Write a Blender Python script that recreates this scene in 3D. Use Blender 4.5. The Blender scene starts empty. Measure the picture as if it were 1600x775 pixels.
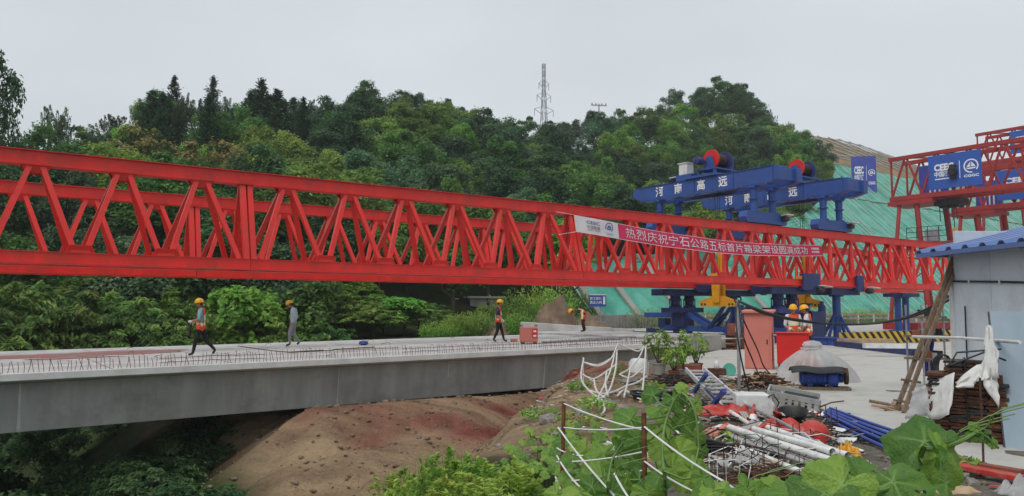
import bpy, bmesh, math, random
import numpy as np
from mathutils import Vector, Matrix, noise
R = math.radians
rnd = random.Random(11)
scene = bpy.context.scene
col = scene.collection
V = Vector

# ------------------------------------------------------------------ camera, sky, sun, exposure
CAMZ = 1.72
FPX = 1200.0
PITCH = math.atan(93.5 / FPX)
cam_data = bpy.data.cameras.new('camera')
cam = bpy.data.objects.new('camera', cam_data)
col.objects.link(cam)
cam.location = (0, 0, CAMZ)
cam.rotation_euler = (R(90) + PITCH, 0, 0)
cam_data.sensor_width = 36.0
cam_data.lens = 36.0 * FPX / 1600.0
cam_data.clip_start = 0.05
cam_data.clip_end = 4000
scene.camera = cam

world = bpy.data.worlds.new('World')
scene.world = world
world.use_nodes = True
wn, wl = world.node_tree.nodes, world.node_tree.links
wn.clear()
SUN_EL, SUN_AZ = R(58), R(215)
sky = wn.new('ShaderNodeTexSky'); sky.sky_type = 'NISHITA'; sky.sun_disc = False
sky.sun_elevation = SUN_EL; sky.sun_rotation = SUN_AZ
sky.air_density = 2.0; sky.dust_density = 6.0; sky.ozone_density = 1.0
sk = wn.new('ShaderNodeVectorMath'); sk.operation = 'SCALE'; sk.inputs['Scale'].default_value = 0.10
wl.new(sky.outputs[0], sk.inputs[0])
tc = wn.new('ShaderNodeTexCoord')
mp = wn.new('ShaderNodeMapping'); mp.inputs['Scale'].default_value = (1, 1, 2.6)
wl.new(tc.outputs['Generated'], mp.inputs[0])
nz = wn.new('ShaderNodeTexNoise'); nz.inputs['Scale'].default_value = 1.6; nz.inputs['Detail'].default_value = 4
nz.inputs['Roughness'].default_value = 0.5
wl.new(mp.outputs[0], nz.inputs['Vector'])
cr = wn.new('ShaderNodeValToRGB')
cr.color_ramp.elements[0].position = 0.3; cr.color_ramp.elements[0].color = (0.57, 0.615, 0.65, 1)
cr.color_ramp.elements[1].position = 0.75; cr.color_ramp.elements[1].color = (0.70, 0.75, 0.795, 1)
wl.new(nz.outputs['Fac'], cr.inputs[0])
wm = wn.new('ShaderNodeMixRGB'); wm.inputs[0].default_value = 0.92
wl.new(sk.outputs[0], wm.inputs[1]); wl.new(cr.outputs[0], wm.inputs[2])
bg = wn.new('ShaderNodeBackground'); bg.inputs['Strength'].default_value = 1.0
wl.new(wm.outputs[0], bg.inputs[0])
wo = wn.new('ShaderNodeOutputWorld'); wl.new(bg.outputs[0], wo.inputs[0])

sun_d = bpy.data.lights.new('sun', 'SUN'); sun_d.energy = 1.5; sun_d.angle = R(35); sun_d.color = (1, 0.975, 0.94)
sun = bpy.data.objects.new('sun', sun_d); col.objects.link(sun)
sun.rotation_euler = (R(90) - SUN_EL, 0, math.pi - SUN_AZ)   # light comes from behind the camera's left shoulder
scene.view_settings.view_transform = 'Standard'
scene.view_settings.look = 'None'
scene.view_settings.exposure = 0.15
scene.view_settings.gamma = 1.0
scene.view_settings.use_curve_mapping = False
scene.cycles.max_bounces = 6
scene.cycles.diffuse_bounces = 3
scene.cycles.transparent_max_bounces = 6

# ------------------------------------------------------------------ where things stand
fw = V((0, math.cos(PITCH), math.sin(PITCH))); upv = V((0, -math.sin(PITCH), math.cos(PITCH)))
CAM = V((0, 0, CAMZ))
def ray(px, py):
    return fw * FPX + V((1, 0, 0)) * (px - 800) + upv * (387.5 - py)
def pz(px, py, z=0.0):
    r = ray(px, py); return CAM + r * ((z - CAMZ) / r.z)
def pd(px, py, d):
    r = ray(px, py); return CAM + r * (d / r.y)
TH = math.atan2(1200, 1656)                  # the bridge's own direction, turned from +X
T = V((math.cos(TH), math.sin(TH), 0)); N = V((-math.sin(TH), math.cos(TH), 0))
O = V((0, 27.5, 0))
def S(s, q, z=0.0):
    return O + T * s + N * q + V((0, 0, z))
def inv(x, y):
    dx, dy = x, y - 27.5
    return dx * T.x + dy * T.y, dx * N.x + dy * N.y
def lerp(a, b, t): return a + (b - a) * t
def ss(a, b, x):
    t = max(0.0, min(1.0, (x - a) / (b - a))); return t * t * (3 - 2 * t)
def tab(tb, x):
    if x <= tb[0][0]: return tb[0][1]
    for (a, b), (c, d) in zip(tb, tb[1:]):
        if x <= c: return b + (d - b) * (x - a) / (c - a)
    return tb[-1][1]

# ------------------------------------------------------------------ mesh and object helpers
class MB:
    def __init__(s): s.v = []; s.f = []; s.m = []
    def add(s, vs, fs, mi=0):
        b = len(s.v); s.v += [tuple(p) for p in vs]
        s.f += [tuple(b + i for i in f) for f in fs]; s.m += [mi] * len(fs); return s
    def box(s, c, size, M=None, mi=0):
        x, y, z = [a / 2 for a in size]; c = V(c)
        vs = [V((i, j, k)) for i in (-x, x) for j in (-y, y) for k in (-z, z)]
        if M is not None: vs = [M @ p for p in vs]
        return s.add([c + p for p in vs], [(0,1,3,2),(4,6,7,5),(0,4,5,1),(2,3,7,6),(0,2,6,4),(1,5,7,3)], mi)
    def beam(s, p, q, w, h, mi=0, up=(0, 0, 1), w2=None, h2=None):
        p, q = V(p), V(q); d = (q - p).normalized(); u = V(up)
        if abs(d.dot(u)) > 0.98: u = V((0, 1, 0)) if abs(d.y) < .9 else V((1, 0, 0))
        sd = d.cross(u).normalized(); u = sd.cross(d)
        w2 = w if w2 is None else w2; h2 = h if h2 is None else h2
        vs = [p + sd*a*w/2 + u*b*h/2 for a, b in ((-1,-1),(1,-1),(1,1),(-1,1))] + [q + sd*a*w2/2 + u*b*h2/2 for a, b in ((-1,-1),(1,-1),(1,1),(-1,1))]
        return s.add(vs, [(3,2,1,0),(4,5,6,7),(0,1,5,4),(1,2,6,5),(2,3,7,6),(3,0,4,7)], mi)
    def tube(s, pts, r, n=6, mi=0, cap=True):
        pts = [V(p) for p in pts]; k = len(pts); rs = r if isinstance(r, (list, tuple)) else [r] * k
        vs = []; u = None
        for i, p in enumerate(pts):
            d = (pts[min(i+1, k-1)] - pts[max(i-1, 0)])
            d = d.normalized() if d.length > 1e-9 else V((0, 0, 1))
            if u is None:
                u = d.cross(V((0, 0, 1)));
                if u.length < 0.05: u = d.cross(V((1, 0, 0)))
            u = (u - d * u.dot(d)).normalized(); w = d.cross(u)
            vs += [p + (u * math.cos(2*math.pi*j/n) + w * math.sin(2*math.pi*j/n)) * rs[i] for j in range(n)]
        fs = [(i*n+j, i*n+(j+1) % n, (i+1)*n+(j+1) % n, (i+1)*n+j) for i in range(k-1) for j in range(n)]
        if cap: fs += [tuple(range(n-1, -1, -1)), tuple((k-1)*n+j for j in range(n))]
        return s.add(vs, fs, mi)
    def lathe(s, prof, n=16, M=None, mi=0, caps=True):
        vs = []
        for r, z in prof: vs += [V((r*math.cos(2*math.pi*j/n), r*math.sin(2*math.pi*j/n), z)) for j in range(n)]
        if M is not None: vs = [M @ p for p in vs]
        k = len(prof)
        fs = [(i*n+j, i*n+(j+1) % n, (i+1)*n+(j+1) % n, (i+1)*n+j) for i in range(k-1) for j in range(n)]
        if caps: fs += [tuple(range(n-1, -1, -1)), tuple((k-1)*n+j for j in range(n))]
        return s.add(vs, fs, mi)
    def prism(s, poly, ex, M=None, mi=0):
        """poly in local xz, extruded along local y by ex (centred)"""
        n = len(poly); vs = [V((x, -ex/2, z)) for x, z in poly] + [V((x, ex/2, z)) for x, z in poly]
        if M is not None: vs = [M @ p for p in vs]
        return s.add(vs, [tuple(range(n)), tuple(range(2*n-1, n-1, -1))] + [(i, i+n, (i+1) % n+n, (i+1) % n) for i in range(n)], mi)
    def mesh(s, name, mats, smooth=False):
        me = bpy.data.meshes.new(name); me.from_pydata(s.v, [], s.f)
        mats = mats if isinstance(mats, (list, tuple)) else [mats]
        for m in mats: me.materials.append(m)
        if len(mats) > 1: me.polygons.foreach_set('material_index', s.m)
        bm = bmesh.new(); bm.from_mesh(me); bmesh.ops.recalc_face_normals(bm, faces=bm.faces); bm.to_mesh(me); bm.free()
        if smooth:
            me.polygons.foreach_set('use_smooth', [True] * len(me.polygons))
            me.set_sharp_from_angle(angle=R(45))
        me.update(); return me
    def build(s, name, mats, parent=None, loc=None, rot=None, smooth=False, bevel=0, kind=None):
        return place(name, s.mesh(name, mats, smooth), parent, loc, rot, bevel, kind)
def place(name, me, parent=None, loc=None, rot=None, bevel=0, kind=None, scale=None):
    o = bpy.data.objects.new(name, me); col.objects.link(o)
    if parent is not None: o.parent = parent
    if loc is not None: o.location = loc
    if rot is not None: o.rotation_euler = rot if isinstance(rot, (tuple, list)) else (0, 0, rot)
    if scale is not None: o.scale = scale
    if bevel:
        b = o.modifiers.new('bevel', 'BEVEL'); b.width = bevel; b.segments = 2; b.limit_method = 'ANGLE'; b.angle_limit = R(40)
    if kind: o['kind'] = kind
    return o
def tag(o, label, cat, group=None):
    o['label'] = label; o['category'] = cat
    if group: o['group'] = group
    return o
def thing(name, label, cat, loc=(0, 0, 0), rotz=0.0, group=None):
    o = bpy.data.objects.new(name, None); col.objects.link(o)
    o.location = loc; o.rotation_euler = (0, 0, rotz); o.empty_display_size = 0.3
    return tag(o, label, cat, group)
def copy_tree(o, parent=None):
    c = o.copy(); col.objects.link(c); c.parent = parent
    for ch in list(o.children): copy_tree(ch, c)
    return c
def rotM(axis, a): return Matrix.Rotation(a, 3, axis)
def catenary(p, q, sag, n=10):
    p, q = V(p), V(q)
    return [p.lerp(q, i/n) - V((0, 0, sag * 4 * (i/n) * (1 - i/n))) for i in range(n+1)]

# ------------------------------------------------------------------ materials
def pm(name, c, c2=None, scale=3.0, rough=0.6, bump=0.0, bscale=None, metal=0.0, spec=0.4, streak=None, dirt=None, dirt_amt=0.35, dscale=1.2, coord='Object', detail=6.0, trans=0.0, lo=0.35, hi=0.65):
    m = bpy.data.materials.new(name); m.use_nodes = True
    n, l = m.node_tree.nodes, m.node_tree.links
    b = n['Principled BSDF']; b.inputs['Roughness'].default_value = rough; b.inputs['Metallic'].default_value = metal
    b.inputs['Specular IOR Level'].default_value = spec
    c = tuple(c) + (1,); c2 = tuple(c2) + (1,) if c2 else tuple(x * 0.72 for x in c[:3]) + (1,)
    t = n.new('ShaderNodeTexCoord'); mp = n.new('ShaderNodeMapping'); l.new(t.outputs[coord], mp.inputs[0])
    if streak: mp.inputs['Scale'].default_value = streak
    a = n.new('ShaderNodeTexNoise'); a.inputs['Scale'].default_value = scale; a.inputs['Detail'].default_value = detail; a.inputs['Roughness'].default_value = 0.6
    l.new(mp.outputs[0], a.inputs['Vector'])
    r = n.new('ShaderNodeValToRGB'); r.color_ramp.elements[0].position = lo; r.color_ramp.elements[1].position = hi
    r.color_ramp.elements[0].color = c2; r.color_ramp.elements[1].color = c
    l.new(a.outputs['Fac'], r.inputs[0]); out = r.outputs[0]
    if dirt:
        d = n.new('ShaderNodeTexNoise'); d.inputs['Scale'].default_value = dscale; d.inputs['Detail'].default_value = 8; d.inputs['Roughness'].default_value = 0.7
        l.new(t.outputs[coord], d.inputs['Vector'])
        dr = n.new('ShaderNodeValToRGB'); dr.color_ramp.elements[0].position = 0.5; dr.color_ramp.elements[1].position = 0.72
        dr.color_ramp.elements[0].color = (0, 0, 0, 1); dr.color_ramp.elements[1].color = (dirt_amt,) * 3 + (1,)
        l.new(d.outputs['Fac'], dr.inputs[0])
        mx = n.new('ShaderNodeMixRGB'); l.new(dr.outputs[0], mx.inputs[0]); l.new(out, mx.inputs[1]); mx.inputs[2].default_value = tuple(dirt) + (1,)
        out = mx.outputs[0]
    l.new(out, b.inputs['Base Color'])
    if bump:
        e = n.new('ShaderNodeTexNoise'); e.inputs['Scale'].default_value = bscale or scale * 4; e.inputs['Detail'].default_value = 6
        l.new(t.outputs[coord], e.inputs['Vector'])
        bp = n.new('ShaderNodeBump'); bp.inputs['Strength'].default_value = bump; bp.inputs['Distance'].default_value = 0.05
        l.new(e.outputs['Fac'], bp.inputs['Height']); l.new(bp.outputs[0], b.inputs['Normal'])
    if trans:
        tr = n.new('ShaderNodeBsdfTranslucent'); l.new(out, tr.inputs[0])
        ms = n.new('ShaderNodeMixShader'); ms.inputs[0].default_value = trans
        l.new(b.outputs[0], ms.inputs[1]); l.new(tr.outputs[0], ms.inputs[2]); l.new(ms.outputs[0], n['Material Output'].inputs[0])
    return m
def leaf_mat(name, dark, mid, light, tip=None, trans=0.42, rough=0.5):
    m = bpy.data.materials.new(name); m.use_nodes = True
    n, l = m.node_tree.nodes, m.node_tree.links
    b = n['Principled BSDF']; b.inputs['Roughness'].default_value = rough; b.inputs['Specular IOR Level'].default_value = 0.25
    at = n.new('ShaderNodeAttribute'); at.attribute_name = 'tint'
    r = n.new('ShaderNodeValToRGB'); r.color_ramp.elements[0].color = tuple(dark) + (1,); r.color_ramp.elements[1].color = tuple(tip or light) + (1,)
    e = r.color_ramp.elements.new(0.45); e.color = tuple(mid) + (1,)
    e = r.color_ramp.elements.new(0.8); e.color = tuple(light) + (1,)
    l.new(at.outputs['Fac'], r.inputs[0])
    oi = n.new('ShaderNodeObjectInfo'); hs = n.new('ShaderNodeHueSaturation')
    mr = n.new('ShaderNodeMapRange'); mr.inputs[3].default_value = 0.475; mr.inputs[4].default_value = 0.52; l.new(oi.outputs['Random'], mr.inputs[0]); l.new(mr.outputs[0], hs.inputs['Hue'])
    ml = n.new('ShaderNodeMath'); ml.operation = 'MULTIPLY_ADD'; ml.inputs[1].default_value = 7.13; ml.inputs[2].default_value = 0.3; l.new(oi.outputs['Random'], ml.inputs[0])
    fr = n.new('ShaderNodeMath'); fr.operation = 'FRACT'; l.new(ml.outputs[0], fr.inputs[0])
    m2 = n.new('ShaderNodeMapRange'); m2.inputs[3].default_value = 0.7; m2.inputs[4].default_value = 1.3; l.new(fr.outputs[0], m2.inputs[0]); l.new(m2.outputs[0], hs.inputs['Value'])
    l.new(r.outputs[0], hs.inputs['Color']); l.new(hs.outputs[0], b.inputs['Base Color'])
    tr = n.new('ShaderNodeBsdfTranslucent'); l.new(hs.outputs[0], tr.inputs[0])
    ms = n.new('ShaderNodeMixShader'); ms.inputs[0].default_value = trans
    l.new(b.outputs[0], ms.inputs[1]); l.new(tr.outputs[0], ms.inputs[2]); l.new(ms.outputs[0], n['Material Output'].inputs[0])
    return m
M = {}
M['red'] = pm('red_paint', (0.78, 0.034, 0.024), (0.63, 0.026, 0.02), 1.3, rough=0.42, bump=0.03, bscale=18, dirt=(0.26, 0.05, 0.03), dirt_amt=0.65, dscale=1.1, streak=(1, 1, .35))
M['red_old'] = pm('crane_red_paint', (0.38, 0.03, 0.03), (0.26, 0.025, 0.025), 1.0, rough=0.55, dirt=(0.16, 0.05, 0.04), dirt_amt=0.5)
M['blue'] = pm('blue_paint', (0.034, 0.09, 0.33), (0.026, 0.07, 0.26), 1.2, rough=0.42, bump=0.03, bscale=16, dirt=(0.05, 0.06, 0.1), dirt_amt=0.5, dscale=2.2)
M['blue_dark'] = pm('dark_blue_paint', (0.028, 0.048, 0.18), (0.018, 0.03, 0.11), 1.8, rough=0.5, dirt=(0.04, 0.035, 0.035), dirt_amt=0.6, dscale=3)
M['blue_sign'] = pm('blue_sign_print', (0.03, 0.10, 0.42), (0.027, 0.09, 0.36), 0.6, rough=0.5)
M['purple_sign'] = pm('violet_blue_print', (0.055, 0.075, 0.36), (0.05, 0.065, 0.32), 0.6, rough=0.5)
M['white'] = pm('white_print', (0.8, 0.8, 0.8), (0.72, 0.73, 0.74), 2, rough=0.5)
M['white_cloth'] = pm('white_cloth', (0.72, 0.73, 0.74), (0.6, 0.61, 0.63), 1.5, rough=0.8, trans=0.2)
M['banner_red'] = pm('banner_red_cloth', (0.64, 0.032, 0.115), (0.53, 0.025, 0.09), 1.2, rough=0.75, trans=0.15)
M['banner_line'] = pm('banner_blue_print', (0.05, 0.10, 0.42), None, 3, rough=0.7)
M['yellow'] = pm('yellow_paint', (0.75, 0.36, 0.01), (0.55, 0.25, 0.01), 2.5, rough=0.45, dirt=(0.15, 0.09, 0.03), dirt_amt=0.45)
M['black'] = pm('black_rubber', (0.012, 0.012, 0.013), (0.025, 0.025, 0.026), 5, rough=0.6)
M['dark_metal'] = pm('dark_steel', (0.06, 0.06, 0.062), (0.03, 0.028, 0.027), 5, rough=0.5, metal=0.6)
M['steel'] = pm('galvanised_steel', (0.45, 0.46, 0.47), (0.3, 0.31, 0.32), 5, rough=0.45, metal=0.6)
M['alu'] = pm('aluminium', (0.72, 0.73, 0.75), (0.55, 0.56, 0.58), 6, rough=0.4, metal=0.35)
M['rust'] = pm('rusty_steel', (0.13, 0.055, 0.028), (0.05, 0.024, 0.016), 7, rough=0.85, bump=0.3, bscale=40)
M['rust2'] = pm('rust_orange', (0.22, 0.09, 0.04), (0.09, 0.035, 0.02), 9, rough=0.9, bump=0.3, bscale=50)
M['concrete'] = pm('deck_concrete', (0.53, 0.535, 0.52), (0.42, 0.422, 0.41), 1.6, rough=0.85, bump=0.25, bscale=14, dirt=(0.22, 0.2, 0.18), dirt_amt=0.75, dscale=0.7)
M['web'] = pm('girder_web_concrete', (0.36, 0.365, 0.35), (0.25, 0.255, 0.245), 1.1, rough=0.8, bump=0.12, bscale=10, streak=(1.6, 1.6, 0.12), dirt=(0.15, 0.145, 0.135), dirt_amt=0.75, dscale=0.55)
M['yard'] = pm('yard_concrete', (0.50, 0.49, 0.46), (0.39, 0.38, 0.355), 0.5, rough=0.85, bump=0.15, bscale=9, dirt=(0.21, 0.2, 0.175), dirt_amt=0.8, dscale=0.5)
M['old_concrete'] = pm('old_concrete', (0.4, 0.385, 0.35), (0.26, 0.25, 0.225), 1.2, rough=0.9, bump=0.3, bscale=9, dirt=(0.14, 0.12, 0.1), dirt_amt=0.6)
M['net'] = pm('green_dust_net', (0.11, 0.42, 0.32), (0.045, 0.25, 0.185), 0.45, rough=0.75, bump=0.25, bscale=1.2, dirt=(0.12, 0.24, 0.18), dirt_amt=0.6, dscale=0.12)
M['salmon'] = pm('salmon_paint', (0.62, 0.20, 0.155), (0.54, 0.17, 0.13), 1.5, rough=0.55, dirt=(0.3, 0.1, 0.07), dirt_amt=0.4, dscale=3)
M['bright_red'] = pm('bright_red_paint', (0.62, 0.018, 0.014), (0.54, 0.015, 0.012), 2, rough=0.4)
M['plastic'] = pm('milky_plastic_sheet', (0.72, 0.72, 0.71), (0.58, 0.58, 0.58), 4, rough=0.35, trans=0.45, spec=0.6)
M['white_plastic'] = pm('white_plastic', (0.74, 0.75, 0.74), (0.6, 0.61, 0.6), 3, rough=0.4, dirt=(0.33, 0.29, 0.24), dirt_amt=0.75, dscale=4)
M['grey_plastic'] = pm('grey_plastic', (0.42, 0.42, 0.4), (0.33, 0.33, 0.31), 4, rough=0.55, dirt=(0.2, 0.18, 0.15), dirt_amt=0.5, dscale=6)
M['red_plastic'] = pm('red_plastic', (0.52, 0.035, 0.025), (0.38, 0.03, 0.022), 3, rough=0.45, dirt=(0.35, 0.25, 0.22), dirt_amt=0.5, dscale=5)
M['blue_plastic'] = pm('blue_plastic', (0.02, 0.065, 0.33), (0.015, 0.045, 0.23), 3, rough=0.4)
M['wood'] = pm('weathered_wood', (0.24, 0.17, 0.11), (0.13, 0.09, 0.06), 4, rough=0.85, streak=(6, 6, 0.6), bump=0.2)
M['timber'] = pm('sawn_timber', (0.46, 0.33, 0.2), (0.32, 0.21, 0.12), 4, rough=0.8)
M['shed'] = pm('grey_blue_panel', (0.60, 0.66, 0.71), (0.53, 0.59, 0.65), 1.0, rough=0.55, streak=(1.5, 1.5, 0.3), dirt=(0.25, 0.27, 0.28), dirt_amt=0.4, dscale=1.5)
M['shed2'] = pm('blue_grey_sheet', (0.24, 0.31, 0.37), (0.19, 0.26, 0.32), 1.4, rough=0.5, streak=(2, 2, 0.3), dirt=(0.2, 0.23, 0.25), dirt_amt=0.4)
M['roof'] = pm('blue_roof_sheet', (0.12, 0.19, 0.40), (0.09, 0.15, 0.33), 1.0, rough=0.28, dirt=(0.12, 0.15, 0.3), dirt_amt=0.4)
M['tarp'] = pm('white_tarpaulin', (0.70, 0.70, 0.68), (0.55, 0.55, 0.53), 2.5, rough=0.7, bump=0.3, bscale=6, dirt=(0.35, 0.33, 0.3), dirt_amt=0.4, dscale=3)
M['purple'] = pm('violet_cloth', (0.08, 0.055, 0.33), (0.05, 0.035, 0.22), 3, rough=0.85)
M['terracotta'] = pm('terracotta', (0.3, 0.09, 0.05), (0.2, 0.06, 0.04), 4, rough=0.8)
M['brick'] = pm('red_brick', (0.27, 0.10, 0.08), (0.16, 0.06, 0.05), 5, rough=0.9)
M['bark'] = pm('bark', (0.09, 0.07, 0.05), (0.045, 0.035, 0.028), 5, rough=0.95, bump=0.5, bscale=14)
M['soil'] = pm('bare_soil', (0.23, 0.165, 0.11), (0.13, 0.09, 0.06), 1.2, rough=0.95, bump=0.6, bscale=4, dirt=(0.3, 0.24, 0.17), dirt_amt=0.4)
M['stone'] = pm('rubble_stone', (0.27, 0.25, 0.225), (0.15, 0.135, 0.12), 3, rough=0.95, bump=0.4)
M['rebar'] = pm('dusty_rebar', (0.20, 0.17, 0.15), (0.10, 0.07, 0.055), 9, rough=0.9)
M['fresh_concrete'] = pm('pale_fresh_concrete', (0.68, 0.685, 0.67), (0.56, 0.565, 0.55), 1.4, rough=0.85, bump=0.2, bscale=14, dirt=(0.33, 0.31, 0.29), dirt_amt=0.55, dscale=0.9)
M['shirt_pale'] = pm('pale_blue_shirt', (0.42, 0.56, 0.60), (0.34, 0.47, 0.51), 7, rough=0.85)
M['skin'] = pm('skin', (0.38, 0.19, 0.12), (0.33, 0.16, 0.1), 5, rough=0.55)
M['helmet'] = pm('yellow_helmet', (0.80, 0.42, 0.01), (0.72, 0.36, 0.01), 3, rough=0.3)
M['vest'] = pm('orange_vest', (0.72, 0.10, 0.035), (0.6, 0.08, 0.03), 6, rough=0.8)
M['reflect'] = pm('reflective_strip', (0.72, 0.68, 0.42), (0.62, 0.6, 0.4), 6, rough=0.4)
M['trouser_black'] = pm('black_trousers', (0.016, 0.016, 0.018), (0.01, 0.01, 0.011), 8, rough=0.9)
M['trouser_grey'] = pm('grey_trousers', (0.27, 0.28, 0.31), (0.2, 0.21, 0.24), 8, rough=0.9)
M['shirt_teal'] = pm('teal_shirt', (0.22, 0.42, 0.46), (0.16, 0.33, 0.37), 7, rough=0.85)
M['shirt_white'] = pm('white_shirt', (0.62, 0.64, 0.68), (0.5, 0.52, 0.56), 7, rough=0.85)
M['shirt_dark'] = pm('dark_shirt', (0.05, 0.055, 0.075), (0.03, 0.035, 0.05), 7, rough=0.9)
M['shoe'] = pm('shoe', (0.06, 0.055, 0.05), (0.03, 0.03, 0.03), 8, rough=0.7)
M['glove'] = pm('white_glove', (0.7, 0.7, 0.68), (0.55, 0.55, 0.53), 8, rough=0.9)
M['hair'] = pm('black_hair', (0.012, 0.01, 0.009), (0.02, 0.016, 0.014), 20, rough=0.7)
M['bamboo'] = pm('bamboo', (0.25, 0.16, 0.07), (0.14, 0.09, 0.04), 5, rough=0.6)
_n, _l = M['plastic'].node_tree.nodes, M['plastic'].node_tree.links
_tp = _n.new('ShaderNodeBsdfTransparent'); _mx = _n.new('ShaderNodeMixShader'); _mx.inputs[0].default_value = 0.3
_src = _n['Material Output'].inputs[0].links[0].from_socket; _l.new(_src, _mx.inputs[1]); _l.new(_tp.outputs[0], _mx.inputs[2]); _l.new(_mx.outputs[0], _n['Material Output'].inputs[0])
M['string'] = pm('white_strip', (0.74, 0.74, 0.72), (0.6, 0.6, 0.58), 5, rough=0.7)
M['rope'] = pm('white_rope', (0.62, 0.61, 0.58), (0.45, 0.44, 0.42), 9, rough=0.9)
# stripes and hazard bars
def stripes(name, a, b, scale, rot):
    m = pm(name, a, a, 3, rough=0.6); n, l = m.node_tree.nodes, m.node_tree.links
    t = n.new('ShaderNodeTexCoord'); mp = n.new('ShaderNodeMapping'); mp.inputs['Rotation'].default_value = rot
    l.new(t.outputs['Object'], mp.inputs[0]); w = n.new('ShaderNodeTexWave'); w.inputs['Scale'].default_value = scale; w.inputs['Distortion'].default_value = 0
    l.new(mp.outputs[0], w.inputs['Vector']); r = n.new('ShaderNodeValToRGB'); r.color_ramp.interpolation = 'CONSTANT'
    r.color_ramp.elements[0].color = tuple(a) + (1,); r.color_ramp.elements[1].position = 0.5; r.color_ramp.elements[1].color = tuple(b) + (1,)
    l.new(w.outputs['Fac'], r.inputs[0]); l.new(r.outputs[0], n['Principled BSDF'].inputs['Base Color']); return m
M['hazard'] = stripes('hazard_paint', (0.62, 0.40, 0.03), (0.015, 0.015, 0.015), 0.9, (0, R(45), 0))

# ------------------------------------------------------------------ lettering
def text_mesh(txt, size, bold=0.0, ext=0.004):
    cu = bpy.data.curves.new('lettering', 'FONT'); cu.body = txt; cu.size = size; cu.offset = bold; cu.extrude = ext
    cu.align_x = 'CENTER'; cu.align_y = 'CENTER'; cu.resolution_u = 2
    ob = bpy.data.objects.new('tmp_text', cu); col.objects.link(ob)
    dg = bpy.context.evaluated_depsgraph_get(); dg.update()
    me = bpy.data.meshes.new_from_object(ob.evaluated_get(dg))
    bpy.data.objects.remove(ob); bpy.data.curves.remove(cu); return me
def text(txt, size, mat, parent, mtx, bold=0.0, width=None, name='lettering'):
    me = text_mesh(txt, size, bold)
    me.materials.clear(); me.materials.append(mat)
    if width:
        xs = [v.co.x for v in me.vertices]; w = max(xs) - min(xs); k = width / w
        for v in me.vertices: v.co.x *= k
    o = bpy.data.objects.new(name, me); col.objects.link(o); o.parent = parent; o.matrix_local = mtx; return o
def face_mtx(origin, right, up):
    r = V(right).normalized(); u = V(up); u = (u - r * u.dot(r)).normalized(); n = r.cross(u)
    m = Matrix((r, u, n)).transposed().to_4x4(); m.translation = V(origin); return m
def emblem(parent, mtx, rad, mat, name='emblem'):
    mb = MB(); n = 28
    for a0, a1 in ((20, 340),):
        pts = [(math.cos(R(a0 + (a1-a0)*i/n) - R(90) + R(30)), math.sin(R(a0 + (a1-a0)*i/n) - R(90) + R(30))) for i in range(n+1)]
        vs = [(x*rad, y*rad, 0.004) for x, y in pts] + [(x*rad*0.82, y*rad*0.82, 0.004) for x, y in pts]
        mb.add(vs, [(i, i+1, n+2+i, n+1+i) for i in range(n)])
    k = rad
    mb.add([(-.08*k, .62*k, .004), (-.08*k, -.12*k, .004), (-.62*k, -.12*k, .004), (-.3*k, .3*k, .004)], [(0, 3, 2, 1)])
    mb.add([(.04*k, .62*k, .004), (.04*k, -.12*k, .004), (.6*k, -.12*k, .004), (.34*k, .28*k, .004)], [(0, 1, 2, 3)])
    mb.add([(-.72*k, -.24*k, .004), (.72*k, -.24*k, .004), (.5*k, -.42*k, .004), (-.4*k, -.46*k, .004)], [(0, 3, 2, 1)])
    o = mb.build(name, mat, parent); o.matrix_local = mtx; return o
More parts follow.
